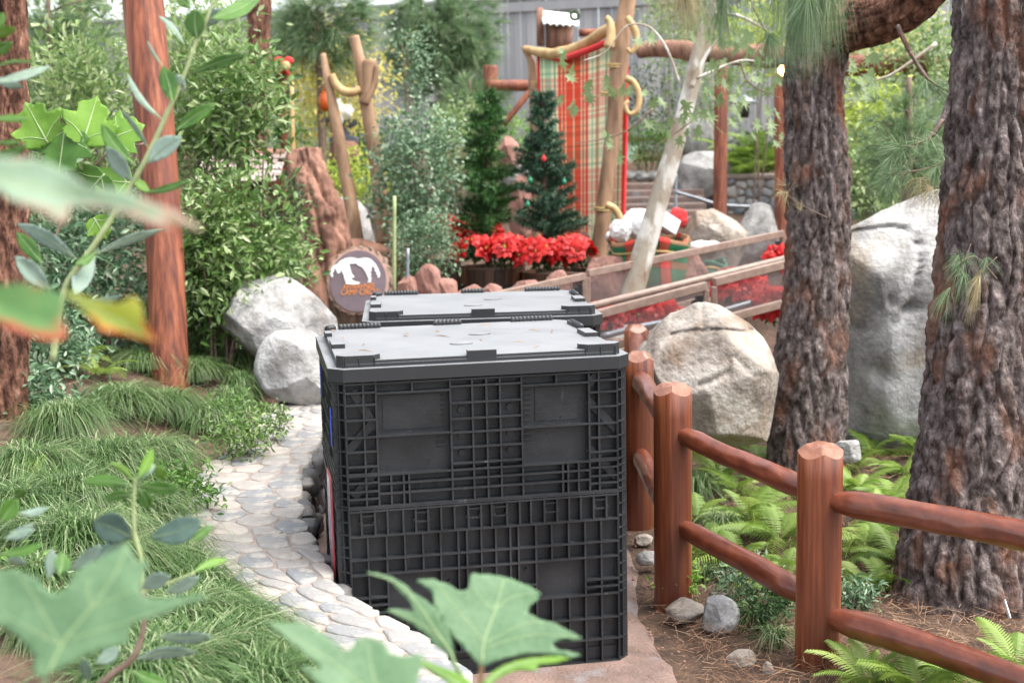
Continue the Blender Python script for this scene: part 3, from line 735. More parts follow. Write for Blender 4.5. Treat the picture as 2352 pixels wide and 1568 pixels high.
boulder('boulder', 1640, 868, 7.9, 340, 350, 1, 'granite_tan', 'rounded tan granite boulder between the crate posts and the pine trunk', 23, 12, cracks=[(zk([(-20, 1070), (130, 1045), (350, 1040), (480, 1050), (560, 1010)]), .03, 3), (zk([(170, 1410), (270, 1370), (360, 1320)]), .03, 4), (zk([(650, 1130), (700, 1200)]), .02, 3)])
boulder('boulder', 2165, 775, 8.9, 600, 680, 1, 'granite', 'huge pale grey granite boulder standing behind the two pine trunks', 16, 3, tilt=.02, disp=.05, dep=330, cracks=[(zk([(1200, 380), (1380, 350), (1520, 350), (1600, 390), (1650, 470), (1670, 560), (1640, 700), (1610, 800), (1590, 880)]), .06, 3.5), (zk([(1800, 860), (1600, 890), (1500, 870), (1460, 820)]), .06, 4), (zk([(1590, 890), (1520, 970), (1400, 1000), (1300, 1015), (1100, 1040)]), .06, 4)], hollows=[(2025, 865, 22, .08)])
boulder('boulder', 630, 745, 9.3, 290, 225, 1, 'granite', 'pale granite boulder on the bank left of the crate, below the green shrubs', 9, 10, tilt=-.2)
boulder('boulder', 692, 850, 8.7, 215, 190, 1, 'granite', 'smaller grey boulder at the end of the stone seat wall', 14, 9)
boulder('boulder', 795, 545, 14.5, 150, 200, 1, 'granite', 'white boulder behind the leaning peeled poles', 31)
boulder('boulder', 850, 490, 15.5, 80, 120, 1, 'granite', 'small white boulder seen between the two leaning poles', 32)
boulder('boulder', 1185, 412, 16, 75, 90, 1, 'granite', 'white boulder peeping between the two small Christmas trees', 33)
boulder('boulder', 1640, 560, 13.8, 175, 170, 1, 'granite_tan', 'grey tan boulder in front of the slim redwood post, behind the ramp rail', 34, 12)
boulder('boulder', 1745, 560, 14.3, 140, 190, 1, 'granite', 'speckled grey boulder right of the slim redwood post', 35, 9)
boulder('boulder', 1610, 400, 18.3, 160, 130, 1, 'granite', 'pale boulder leaning at the top of the steps, behind the sycamore trunk', 36, 9)
boulder('boulder', 1605, 320, 19.3, 100, 110, 1, 'granite', 'bright white boulder above the cobble wall near the slim post', 37, 9)
boulder('boulder', 1950, 1035, 8.0, 70, 60, 1, 'granite', 'small grey rock between the two pine trunks at the foot of the huge boulder', 38, 7)
for u_, v_, Z_, w_, h_, mt_, lb in ((1573, 1400, 5.75, 92, 62, 'granite_tan', 'smooth tan cobble against the foot of the thick post'), (1650, 1412, 5.65, 98, 94, 'granite', 'round grey cobble beside the tan one near the thick post'),
                                    (1702, 1512, 5.3, 72, 52, 'granite_tan', 'small pale cobble lying alone on the path edge'), (1478, 1240, 6.9, 46, 30, 'granite_tan', 'little tan pebble by the foot of the post behind the crate'),
                                    (1490, 1283, 6.5, 60, 40, 'granite', 'grey half buried pebble just right of the crate'), (1650, 1372, 5.9, 60, 26, 'granite_tan', 'flat pinkish stone lying behind the round grey cobble'), (1765, 1540, 5.2, 30, 50, 'granite_tan', 'small pointed pale stone left of the nearest post foot')):
    boulder('cobble_stone', u_, v_, Z_, w_, h_, 1, mt_, lb, int(u_), 5, disp=.05, group='loose stones along the path edge')

# ------------------------------------------------------------------ pine trunks
def bark_trunk(P, R, seed, nseg=150, nring=240, ridge=.12, sc=1.0, flare=None):
    P = smooth_path(P, nring); m = nring
    R = smooth_path(np.array([[i, r] for i, r in enumerate(R)], float), m)[:, 1]
    T, N, B = frames(P); th = np.linspace(0, 2 * math.pi, nseg, endpoint=False)
    D = np.cos(th)[None, :, None] * N[:, None] + np.sin(th)[None, :, None] * B[:, None]
    s = np.concatenate([[0], np.cumsum(np.linalg.norm(np.diff(P, axis=0), axis=1))])
    r0 = R.mean(); A = np.stack([np.cos(th) * r0, np.sin(th) * r0], 1)
    Q = np.concatenate([np.repeat(A[None], m, 0), np.repeat(s[:, None, None], nseg, 1)], 2).reshape(-1, 3)
    wq = Q + .035 * np.stack([fbm(Q * 6 + 3, seed + 1, 3), fbm(Q * 6 + 9, seed + 2, 3), fbm(Q * 6, seed + 3, 3)], 1)
    f1, f2 = worley(wq * np.array((15, 15, 3.3)) / sc, seed); e = np.clip((f2 - f1) * 3.0, 0, 1) ** .6
    g1, g2 = worley(wq * np.array((42, 42, 30)) / sc, seed + 7)
    h = (e - .75) * ridge * 1.05 + (g1 - .5) * ridge * -.30 + fbm(Q * 34 / sc, seed + 5, 4) * ridge * .42 + fbm(Q * 2.5, seed + 8, 2) * ridge * .9
    rad = np.repeat(R, nseg) + h * r0
    V = np.repeat(P, nseg, 0) + D.reshape(-1, 3) * rad[:, None]
    i = np.arange((m - 1) * nseg); j = i // nseg; k = i % nseg; a = j * nseg + k; b = j * nseg + (k + 1) % nseg
    return V, np.stack([a, b, b + nseg, a + nseg], 1)
def px(pts, Zs): 
    Zs = np.interp(np.linspace(0, 1, len(pts)), np.linspace(0, 1, len(np.atleast_1d(Zs))), np.atleast_1d(Zs)); return np.array([U(a, b, z) for (a, b), z in zip(pts, Zs)])
def tree(name, label, cat, base, group=None): return thing(name, label, cat, base, group)
# middle pine
Pm = px([(1848, 1120), (1850, 1060), (1856, 960), (1862, 860), (1872, 700), (1878, 520), (1876, 350), (1872, 200), (1878, 60), (1884, -120), (1890, -420), (1890, -800)], 8.3)
tm = tree('pine_tree', 'middle pine tree with rough scaly trunk between the tan boulder and the huge grey boulder', 'tree', (Pm[0][0], Pm[0][1], 0))
V, F = bark_trunk(Pm, [.25, .235, .215, .205, .2, .195, .19, .185, .19, .19, .18, .17], 3, 150, 300, ridge=.17)
add('trunk', V, F, MT['bark'], tm)
Pb = px([(1880, 75), (1950, 60), (2020, 45), (2080, 15), (2150, -40), (2260, -130)], (8.3, 7.9, 7.5))
V, F = bark_trunk(Pb, [.20, .155, .14, .13, .12, .11], 8, 110, 90, ridge=.15); add('branch', V, F, MT['bark_red'], tm)
Pb = px([(2062, 60), (2090, 120), (2130, 180), (2160, 220)], (7.7, 7.5)); V, F = tube_geo(smooth_path(Pb, 20), [.016, .013, .007], 10, wob=.25, seed=3); add('twig', V, F, MT['bark'], tm)
# big right pine
Pr = px([(2222, 1520), (2226, 1430), (2234, 1330), (2240, 1200), (2255, 1000), (2265, 800), (2278, 600), (2292, 350), (2300, 100), (2310, -150), (2330, -500), (2340, -800)], 5.9)
tr_ = tree('pine_tree', 'large dark pine tree with thick furrowed trunk at the right edge behind the rails', 'tree', (Pr[0][0], Pr[0][1], 0))
V, F = bark_trunk(Pr, [.41, .335, .285, .262, .25, .238, .225, .215, .21, .2, .19, .18], 5, 230, 420, ridge=.14, sc=1.05)
add('trunk', V, F, MT['bark'], tr_)
Pb = px([(2185, 225), (2165, 275), (2130, 320), (2070, 345)], (5.9, 5.7)); V, F = tube_geo(smooth_path(Pb, 24), [.018, .014, .011, .006], 10, wob=.2, seed=6); add('branch', V, F, MT['bark'], tr_)
V, F = tube_geo(smooth_path(px([(2310, 1375), (2322, 1420)], 5.45), 4), .012, 8); 
mb = MB(); mb.beam(U(2307, 1378, 5.42), U(2320, 1420, 5.38), .004, .025, up=(0, 1, 0)); V, F = mb.get()
add('tree_tag', V, F, MT['white'], None, smooth=False, label='small white plant tag nailed at the foot of the big pine', cat='tag')
# left edge pine and red trunk behind the shrub
Pl = px([(10, 1130), (12, 900), (14, 700), (20, 450), (22, 200), (15, 0), (5, -300)], 7.0)
t_ = tree('pine_tree', 'brown barked pine trunk cut by the left picture edge', 'tree', (Pl[0][0], Pl[0][1], .5)); V, F = bark_trunk(Pl, [.14, .12, .11, .105, .10, .10, .1], 11, 110, 200, ridge=.2, sc=.7); add('trunk', V, F, MT['bark_red'], t_)
Pl = px([(590, 640), (590, 400), (594, 200), (596, 0), (600, -300)], 13.5)
t_ = tree('pine_tree', 'slim red brown pine trunk rising behind the left shrubs', 'tree', (Pl[0][0], Pl[0][1], .9)); V, F = bark_trunk(Pl, [.13, .12, .115, .11, .1], 12, 70, 120, ridge=.2, sc=1); add('trunk', V, F, MT['bark_red'], t_)
Pl = px([(190, 640), (180, 300), (172, 100), (165, -300)], 16)
t_ = tree('pine_tree', 'pinkish distant trunk seen faintly between the pole and the left edge', 'tree', (Pl[0][0], Pl[0][1], .9)); V, F = bark_trunk(Pl, [.19, .17, .16, .15], 13, 60, 100, ridge=.15, sc=1.3); add('trunk', V, F, MT['bark_red'], t_)

# ------------------------------------------------------------------ redwood poles
def pole(pts, Zs, R, label, matn='redwood', name='wooden_post', cat='post', n=20, wob=.05, group=None, m=40):
    P = smooth_path(px(pts, Zs), m); V, F = tube_geo(P, R, n, True, wob, int(pts[0][0])); return add(name, V, F, MT[matn], None, label=label, cat=cat, group=group)
MT['redwood_pole'] = mat('weathered redwood pole', (.10, .028, .018), (.26, .078, .036), (.36, .13, .07), scale=26, rough=.6, bump=.005, bscale=40, stretch=(1, 1, .04), contrast=(.38, .56), detail=4, spots=(5, (.15, .045, .03), .54, .7))
pole([(392, 960), (388, 830), (380, 600), (364, 380), (346, 180), (328, 0), (305, -300)], 8.8, (.14, .125, .122, .125, .13, .135, .135, .13), 'tall weathered redwood pole standing in the grass left of the path', 'redwood_pole', n=28, wob=.03)
pole([(1653, 560), (1655, 300), (1657, 150)], 15.5, (.085, .08, .08), 'slim square looking redwood post in front of the cobble wall', 'redwood_pole')
pole([(1797, 640), (1796, 400), (1795, 170)], 14.2, (.082, .08, .08), 'redwood post standing right beside the middle pine trunk', 'redwood_pole')
pole([(1126, 340), (1126, 245), (1126, 153)], 18, (.1, .1, .098), 'short redwood post left of the plaid banner', 'redwood_pole', name='wooden_post')
pole([(1118, 197), (1228, 197)], 17.8, (.075, .075), 'thick horizontal log joining the short post to the plaid banner frame', 'redwood_pole', name='log_rail', cat='log', m=8)
pole([(1158, 285), (1222, 205)], 17.7, (.04, .04), 'thin diagonal log brace under the horizontal log', 'redwood_pole', name='log_brace', cat='log', m=8)
pole([(1330, 76), (1440, 74)], 17, (.05, .05), 'short horizontal log behind the top of the plaid banner', 'redwood_pole', name='log_rail', cat='log', m=8)
pole([(1470, 116), (1540, 112), (1620, 122), (1760, 128), (1900, 140), (2050, 150), (2200, 158)], (17, 15.5), (.10, .12, .14, .13, .13, .13), 'long gnarled log beam running overhead behind the sycamore branches', 'drift', name='log_beam', cat='log', wob=.35, m=70)
pole([(1800, 158), (1950, 152), (2130, 150)], (14.2, 13.6), (.10, .11, .11), 'dark red log beam between the two pine trunks', 'redwood_pole', name='log_beam', cat='log', wob=.15, m=40)
# leaning peeled poles with a curved cross branch
lp = thing('leaning_pole_frame', 'pair of leaning peeled poles joined by a sagging pale branch behind the bear sign', 'wooden frame', U(850, 600, 13.2))
for pts, R, sd_ in (([(826, 600), (812, 500), (790, 380), (768, 260), (752, 180), (742, 124)], (.075, .072, .068, .062, .055, .045, .03), 2), ([(882, 560), (872, 440), (858, 330), (842, 240), (830, 160), (813, 84)], (.078, .074, .072, .068, .062, .05), 3)):
    V, F = tube_geo(smooth_path(px(pts, 13), 60), R, 18, True, .14, sd_); add('pole', V, F, MT['oldwood'], lp)
V, F = tube_geo(smooth_path(px([(762, 172), (772, 195), (790, 210), (812, 212), (828, 205)], 12.95), 24), (.035, .045, .045, .04), 14, True, .1, 5); add('cross_branch', V, F, MT['horn'], lp)
V, F = tube_geo(smooth_path(px([(834, 240), (846, 205), (848, 165), (850, 140)], 12.95), 16), (.05, .055, .06, .07), 14, True, .1, 5); add('branch_stub', V, F, MT['oldwood'], lp)
V, F = tube_geo(smooth_path(px([(840, 240), (862, 190), (866, 150)], 12.9), 16), (.03, .028, .02), 10, True, .1, 5); add('branch_stub', V, F, MT['oldwood'], lp)
# driftwood stump
Ps = px([(770, 740), (760, 650), (750, 570), (735, 500), (715, 430), (702, 380), (698, 345)], 12.0)
st = thing('driftwood_stump', 'tall twisted reddish dead stump behind the bear sign', 'stump', Ps[0])
V, F = bark_trunk(Ps, [.34, .28, .24, .21, .20, .19, .15], 19, 90, 120, ridge=.34, sc=3); n0 = len(V); V = np.concatenate([V, [Ps[-1] + (0, 0, .03)]]); F = F.tolist() + [[n0 - 90 + i, n0 - 90 + (i + 1) % 90, n0] for i in range(90)]
add('trunk', V, [tuple(f) for f in F], MT['drift'], st)
V, F = tube_geo(smooth_path(px([(760, 640), (810, 590), (870, 600), (920, 660)], (12.2, 12.4)), 30), (.2, .17, .15, .16), 20, True, .35, 4); add('root', V, F, MT['drift'], st)

# ------------------------------------------------------------------ bear sign on a log slice
Zs_ = 10.9; SC_ = FPX / Zs_
sc0 = U(823, 645, Zs_); sn = np.array(CM)[:3, 2].copy(); sn = sn + np.array((-.12, 0, .1)); sn /= np.linalg.norm(sn)
sr = np.cross((0, 0, 1), sn); sr /= np.linalg.norm(sr); su = np.cross(sn, sr)
sign = thing('bear_sign', 'round purple brown sign with a white bear on a sawn log stump', 'sign', U(823, 735, Zs_))
def sp(u_, v_, h=0): return sc0 + sr * (u_ - 823) / SC_ + su * (645 - v_) / SC_ + sn * h
n = 64; V = []; rr = np.random.default_rng(5)
jag = [1 + .05 * math.sin(i * 2.1) * rr.uniform(.3, 1) + rr.uniform(-.02, .03) for i in range(n)]
for h, k in ((-.5, 1.06), (-.04, 1.04), (0, 1.0)):
    for i in range(n):
        a = 2 * math.pi * i / n; q = jag[i] * k
        p = sp(823 + 75 * q * math.cos(a), 645 - 79 * q * math.sin(a), h); V.append(p - (np.array((0, 0, .9)) * (1 if h < -.1 else 0)))
V.append(sp(823, 645, 0)); F = [(j * n + i, j * n + (i + 1) % n, (j + 1) * n + (i + 1) % n, (j + 1) * n + i) for j in range(2) for i in range(n)] + [(2 * n + i, 2 * n + (i + 1) % n, 3 * n) for i in range(n)]
MT['logside'] = mat('split log side', (.12, .09, .07), (.30, .22, .17), (.42, .32, .26), scale=14, rough=.9, bump=.02, bscale=30, stretch=(1, 1, .15))
MT['slice'] = mat('sawn log rim', (.40, .24, .18), (.55, .36, .30), scale=12, rough=.8)
add('log_slice', V, F, MT['logside'], sign, smooth=False)
V = [sp(823 + 72 * math.cos(a) * jag[int(a / 6.2832 * n) % n], 645 - 77 * math.sin(a) * jag[int(a / 6.2832 * n) % n], .004) for a in np.linspace(0, 2 * math.pi, n, endpoint=False)]
add('rim_face', V, [tuple(range(n))], MT['slice'], sign, smooth=False)
V = [sp(823 + 66 * math.cos(a), 646 - 71 * math.sin(a), h) for h in (.004, .02) for a in np.linspace(0, 2 * math.pi, 48, endpoint=False)]
MT['signp'] = mat('purple brown sign paint', (.16, .12, .145), (.20, .155, .18), scale=8, rough=.5)
add('sign_plate', V, [tuple(range(48))[::-1], tuple(range(48, 96))] + [(i, (i + 1) % 48, 48 + (i + 1) % 48, 48 + i) for i in range(48)], MT['signp'], sign, smooth=False)
bear = [(290, 640), (310, 580), (340, 520), (380, 490), (430, 470), (500, 400), (600, 355), (700, 340), (780, 352), (850, 370), (930, 358), (1000, 350), (1070, 362), (1120, 390), (1200, 470), (1260, 570), (1300, 680), (1280, 750), (1240, 740), (1250, 700), (1215, 680), (1225, 645), (1180, 610), (1195, 580), (1140, 515), (1120, 580), (1130, 600), (1100, 640), (1120, 680), (1105, 720), (1130, 760), (1110, 800), (1130, 835), (1040, 835), (1070, 800), (1060, 750), (1010, 650), (970, 580), (930, 540), (830, 490), (820, 462), (750, 472), (680, 470), (690, 520), (700, 560), (720, 620), (740, 670), (780, 715), (780, 745), (725, 745), (740, 780), (800, 815), (890, 830), (890, 870), (760, 880), (620, 870), (600, 800), (580, 760), (570, 690), (530, 620), (512, 595), (500, 640), (470, 665), (440, 650), (420, 600), (390, 550), (370, 620), (345, 660), (360, 700), (345, 745), (315, 710)]
def s49(x, y): return ((1260 + x / 4.9) / 1.7415, (960 + y / 4.9) / 1.7415)
bp = [Vector(s49(*p)) for p in bear]
r_ = delaunay_2d_cdt(bp, [], [list(range(len(bp)))], 1, 1e-4)
vv = r_[0]; nb = len(vv); V = [sp(p[0], p[1], .026) for p in vv] + [sp(p[0], p[1], .019) for p in vv]
F = [tuple(f) for f in r_[2]] + [tuple(nb + q for q in f)[::-1] for f in r_[2]]
MT['white_paint'] = mat('white sign paint', (.82, .84, .84), rough=.5); MT['orange_paint'] = mat('orange sign paint', (.80, .27, .05), rough=.5)
add('bear_emblem', V, F, MT['white_paint'], sign, smooth=False)
for txt, (a, b), sz in (('AHWAHNEE', (556, 975), 18.5), ('CAMP CIRCLE', (515, 1088), 18.5)):
    cu = bpy.data.curves.new('sign_text', 'FONT'); cu.body = txt; cu.size = 1; cu.extrude = .02
    to = bpy.data.objects.new('sign_text', cu); SC.collection.objects.link(to); bpy.context.view_layer.update()
    me = bpy.data.meshes.new_from_object(to); bpy.data.objects.remove(to)
    co = np.zeros(len(me.vertices) * 3); me.vertices.foreach_get('co', co); co = co.reshape(-1, 3)
    wd = co[:, 0].max(); x0, y0 = s49(a, b); tw = (s49(1190, 0)[0] if txt[0] == 'A' else s49(1290, 0)[0]) - x0
    W_ = np.array([sp(x0 + q[0] / wd * tw, y0 - q[1] * sz - q[0] / wd * 1.5, .024 + q[2] * .05) for q in co]) - LOC[sign.name]
    me.vertices.foreach_set('co', W_.astype(np.float32).ravel()); me.materials.clear(); me.materials.append(MT['orange_paint']); me.update()
    link('lettering', me, sign)

# ------------------------------------------------------------------ red rock edging below the barrels
for i, (u_, v_, w_, h_) in enumerate(((940, 668, 60, 70), (985, 655, 75, 85), (1022, 662, 60, 60), (1080, 672, 90, 50), (1130, 670, 70, 45), (1215, 660, 90, 55), (1280, 648, 70, 60), (1400, 660, 150, 130), (1490, 700, 170, 120), (1580, 660, 160, 130), (1670, 660, 120, 90), (1200, 470, 70, 110), (1170, 340, 60, 60), (1350, 580, 90, 90))):
    z_ = 11.3 if i < 7 else (11.8 if i < 11 else (15 if i < 13 else 13.5))
    boulder('red_rock', u_, v_ + 14, z_, w_, h_ * 1.5, 1, 'redrock', ['jagged red rock standing at the left end of the edging below the barrels', 'tallest jagged red rock of the edging behind the second crate', 'squat jagged red rock beside the tallest one', 'low red rock under the middle barrel', 'low pointed red rock right of the middle barrel', 'flat red rock under the right barrel', 'pointed red rock near the ramp rail end', 'red rock mass behind the left mesh panel of the ramp', 'reddish rock behind the white trunk and mesh panel', 'red rock below the plaid gift sack', 'red rock below the small green sack', 'red rock seen between the two Christmas trees', 'small dark red rock behind the left Christmas tree', 'red rock at the foot of the plaid banner'][i], 50 + i, 9, disp=.2, group='red rocks edging the planting')
# ------------------------------------------------------------------ leaf scattering
def unit(a): return a / (np.linalg.norm(a, axis=1)[:, None] + 1e-9)
OVAL = (np.array([(0, 0, 0), (-.32, .25, .05), (.32, .25, .05), (0, .3, -.02), (-.42, .58, .06), (.42, .58, .06), (0, .62, -.03), (0, 1, -.05)]),
        [(0, 3, 1, 1), (0, 2, 3, 3), (1, 3, 6, 4), (3, 2, 5, 6), (4, 6, 7, 7), (6, 5, 7, 7)])
LANCE = (np.array([(0, 0, 0), (-.5, .4, .05), (.5, .4, .05), (0, .45, -.03), (0, 1, -.12)]), [(0, 3, 1, 1), (0, 2, 3, 3), (1, 3, 4, 4), (3, 2, 4, 4)])
NEED = (np.array([(-.5, 0, 0), (.5, 0, 0), (.35, .55, .0), (-.35, .55, .0), (0, 1, -.06)]), [(0, 1, 2, 3), (3, 2, 4, 4)])
def star(lobes=5):
    V = [(0, 0, 0)]; F = []
    spec = [(-150, .45), (-105, .25), (-75, .75), (-48, .33), (-35, .9), (-17, .42), (0, 1.0), (17, .42), (35, .9), (48, .33), (75, .75), (105, .25), (150, .45)]
    for a, r in spec:
        t = math.radians(a); V.append((math.sin(t) * r * .62, .3 + math.cos(t) * r * .62, -.06 * r))
    V[0] = (0, .3, .02); V.append((0, 0, 0)); k = len(spec)
    for i in range(1, k): F.append((0, i + 1, i, i))
    F.append((0, 1, k + 1, k + 1)); F.append((0, k + 1, k, k))
    return np.array(V), F
STAR = star()
def leafmesh(pos, dr, nm, L, Wd, shape, curl=0):
    T, TF = shape; N = len(pos); dr = unit(dr); sd_ = unit(np.cross(dr, nm)); nm = np.cross(sd_, dr)
    V = pos[:, None] + T[None, :, 0, None] * (Wd[:, None, None] * sd_[:, None]) + T[None, :, 1, None] * (L[:, None, None] * dr[:, None]) + T[None, :, 2, None] * (L[:, None, None] * nm[:, None])
    if curl: V[:, :, 2] -= curl * (T[None, :, 1] ** 2) * L[:, None]
    k = len(T); TF = [list(dict.fromkeys(f)) for f in TF]
    F3 = np.array([f for f in TF if len(f) == 3]).reshape(-1, 3); F4 = np.array([f for f in TF if len(f) == 4]).reshape(-1, 4)
    if len(F4): F3 = np.concatenate([F3, F4[:, [0, 1, 2]], F4[:, [0, 2, 3]]])
    off = (np.arange(N) * k)[:, None, None]
    return V.reshape(-1, 3), (F3[None] + off).reshape(-1, 3)
def rdir(n, up=.3, r=None):
    r = r or rng; d = r.normal(size=(n, 3)); d[:, 2] += up; return unit(d)
def crown_pts(c, rad, nclump, per, spread, r, shell=.55):
    d = unit(r.normal(size=(nclump, 3))); q = r.uniform(shell, 1.02, nclump)[:, None]
    C = np.array(c) + d * q * np.array(rad) * (1 + .18 * fbm(d * 2.2, int(r.integers(99)), 2))[:, None]
    P = np.repeat(C, per, 0) + r.normal(size=(nclump * per, 3)) * spread
    return C, P, np.repeat(d, per, 0)
def shrub(label, u, v, Zd, wu, hu, leaf, n, matn, shape=OVAL, wr=.42, name='shrub', cat='shrub', seed=0, group=None, dep=None, stems=5, clump=14, spread=None, shell=.45, curl=.1, droop=.25, stemmat='stem_brown', stem_r=.012, base_v=None, twigs=True):
    r = np.random.default_rng(seed + int(u)); s = FPX / Zd; c = U(u, v, Zd)
    rad = np.array((wu / 2 / s, (dep or wu * .7) / 2 / s, hu / 2 / s)); nc = max(8, n // clump)
    C, P, D = crown_pts(c, rad, nc, clump, spread or leaf * 1.3, r, shell)
    dr = unit(D * .7 + r.normal(size=D.shape) * .8 + (0, 0, droop)); nm = unit(r.normal(size=D.shape) * .6 + (0, -.35, .8))
    L = leaf * r.uniform(.6, 1.25, len(P)); V, F = leafmesh(P, dr, nm, L, L * wr * r.uniform(.8, 1.2, len(P)), shape, curl)
    gz = float(height(c[0], c[1])); base = np.array((c[0], c[1], min(gz, c[2] - rad[2] * .5)))
    t = thing(name, label, cat, base, group)
    o = add('foliage', V, F, MT[matn], t, smooth=False, kind='stuff')
    mb = MB()
    idx = r.choice(nc, min(nc, stems), replace=False)
    for k in idx:
        b0 = base + (r.uniform(-.25, .25) * rad[0], r.uniform(-.2, .2) * rad[1], 0); e = C[k]
        mid = (b0 + e) / 2 + (r.normal() * rad[0] * .08, r.normal() * rad[1] * .08, rad[2] * .1)
        mb.tube(smooth_path(np.array([b0, mid, e]), 12), (stem_r, stem_r * .7, stem_r * .35), 6)
    V, F = mb.get(); add('stem', V, F, MT[stemmat], t, kind='stuff')
    return t
# left bank shrubs
shrub('glossy green shrub with oval leaves right of the tall redwood pole, above the shingle roof', 520, 245, 9.8, 250, 270, .085, 1900, 'shrub', seed=1, dep=150, spread=.1)
shrub('glossy green shrub with oval leaves below the shingle roof, right of the tall redwood pole', 545, 575, 9.4, 290, 330, .085, 2500, 'shrub', seed=101, dep=170, spread=.1)
shrub('upright green shrub with oval leaves behind the tall redwood pole', 470, 230, 10.2, 240, 440, .085, 2600, 'shrub_light', seed=2, dep=150, spread=.13)
shrub('wide leafy shrub between the left edge pine and the redwood pole', 190, 330, 9.6, 340, 560, .085, 3400, 'shrub_light', seed=3, dep=220, spread=.1)
shrub('lower leafy shrub at the foot of the left edge pine, with shaded grey green leaves', 200, 620, 9.0, 330, 360, .075, 3200, 'shrub_grey', seed=4, dep=200, spread=.09)
shrub('dark low shrub spilling over the pale boulder left of the crate', 490, 600, 9.2, 190, 330, .07, 2500, 'shrub', seed=5, dep=150, spread=.08)
shrub('dark green shrub with small leaves in front of the dead stump', 650, 520, 11.0, 120, 260, .045, 2000, 'dense', seed=6, dep=100)
shrub('shaded leafy bush behind the pale boulder', 640, 610, 10.6, 140, 140, .05, 1500, 'shrub', seed=61, dep=100)
shrub('bright pale green airy tree crown at the top left behind the redwood pole', 330, 60, 15, 620, 330, .08, 4200, 'shrub_light', seed=7, dep=300, name='small_tree', cat='tree')
for i, (u_, v_, Z_, w_, h_, mt_, lb) in enumerate(((20, 905, 7.2, 260, 110, 'shrub_grey', 'low shaded weeds at the far left in front of the pine'), (90, 800, 8.2, 260, 190, 'shrub_grey', 'low shaded undergrowth at the foot of the left edge pine'), (300, 740, 9.6, 260, 170, 'shrub_grey', 'undergrowth just left of the foot of the redwood pole'), (480, 740, 9.8, 160, 170, 'shrub', 'leafy undergrowth just right of the foot of the redwood pole'), (60, 600, 9.5, 240, 330, 'shrub', 'leafy mass behind the left edge pine trunk'))):
    shrub(lb, u_, v_, Z_, w_, h_, .06, 1900, mt_, seed=70 + i, dep=140, name='undergrowth', cat='undergrowth')
# middle planting
shrub('grey green young oak shrub left of the small Christmas trees', 960, 410, 12.4, 220, 350, .055, 4600, 'shrub_grey', LANCE, .55, seed=8, dep=180, spread=.07)
shrub('slender top of the grey green shrub reaching up before the soft pine', 945, 150, 12.6, 90, 190, .045, 700, 'shrub_grey', LANCE, .5, seed=9, dep=60, spread=.08)
shrub('lower skirt of grey green foliage beside the bear sign', 970, 560, 11.9, 170, 170, .04, 2600, 'shrub_grey', LANCE, .5, seed=10, dep=100, spread=.06)
shrub('lime green fern like bush behind the leaning poles', 800, 440, 15.5, 200, 180, .07, 2400, 'lime', LANCE, .35, seed=11, dep=120)
shrub('thick green bush behind the anvil and the garlanded post', 760, 330, 19, 300, 200, .08, 2400, 'fern_dark', seed=12, dep=160)
shrub('yellow leaved small tree in front of the grey fence', 760, 190, 17.5, 230, 270, .085, 3000, 'yellow', seed=13, dep=120, name='small_tree', cat='tree', spread=.22)
shrub('mixed yellow green foliage behind the garlanded post', 690, 240, 21, 190, 330, .085, 1500, 'lime', seed=14, dep=120, spread=.2)
shrub('bush of light leaves behind the two small Christmas trees', 1060, 330, 16, 200, 200, .06, 2000, 'shrub_light', LANCE, .5, seed=15, dep=120)
shrub('green bush beneath the horizontal log behind the trees', 1190, 340, 18.5, 190, 150, .07, 1500, 'fern', LANCE, .4, seed=16, dep=100)
shrub('dark climbing bush against the grey fence right of the banner', 1470, 250, 19.6, 150, 190, .07, 1200, 'dense', seed=17, dep=60, spread=.16)
shrub('green bush under the rail with the small pennant', 1490, 330, 19, 130, 90, .06, 1300, 'fern_dark', seed=18, dep=90)
shrub('fence side foliage behind the sycamore branches', 1640, 170, 20, 260, 230, .09, 1600, 'shrub_light', seed=19, dep=120, spread=.2)
shrub('dark undergrowth beyond the cobble wall between the posts', 1740, 360, 18.7, 150, 110, .07, 1600, 'dense', seed=20, dep=90)
shrub('big pale green bush hanging between the two pine trunks', 2050, 230, 15, 330, 330, .08, 3200, 'shrub_light', LANCE, .4, seed=21, dep=200, spread=.15)
shrub('dark green bush right behind the top of the huge boulder', 2000, 440, 12.6, 150, 130, .06, 2200, 'spruce', LANCE, .3, seed=22, dep=100)
shrub('light olive foliage behind the right pine branch', 2090, 380, 14, 230, 200, .08, 1800, 'needle', LANCE, .25, seed=23, dep=130)
shrub('top right corner foliage beyond the fence', 1960, 40, 18, 500, 200, .1, 1800, 'lime', LANCE, .5, seed=24, dep=160, spread=.25)
shrub('deep green hedge growing along the fence at the far left', 60, 250, 22, 420, 560, .11, 2600, 'shrub_light', seed=25, dep=200, spread=.2)
shrub('green hedge in front of the fence behind the redwood pole', 450, 300, 21, 420, 480, .11, 2600, 'fern_dark', seed=26, dep=150, spread=.2)
shrub('hedge in the shade behind the leaning poles', 860, 420, 19, 260, 180, .08, 2200, 'dense', seed=27, dep=100)
shrub('green hedge behind the banner foot and barrels', 1250, 440, 17.5, 340, 170, .07, 2600, 'fern_dark', seed=28, dep=100)
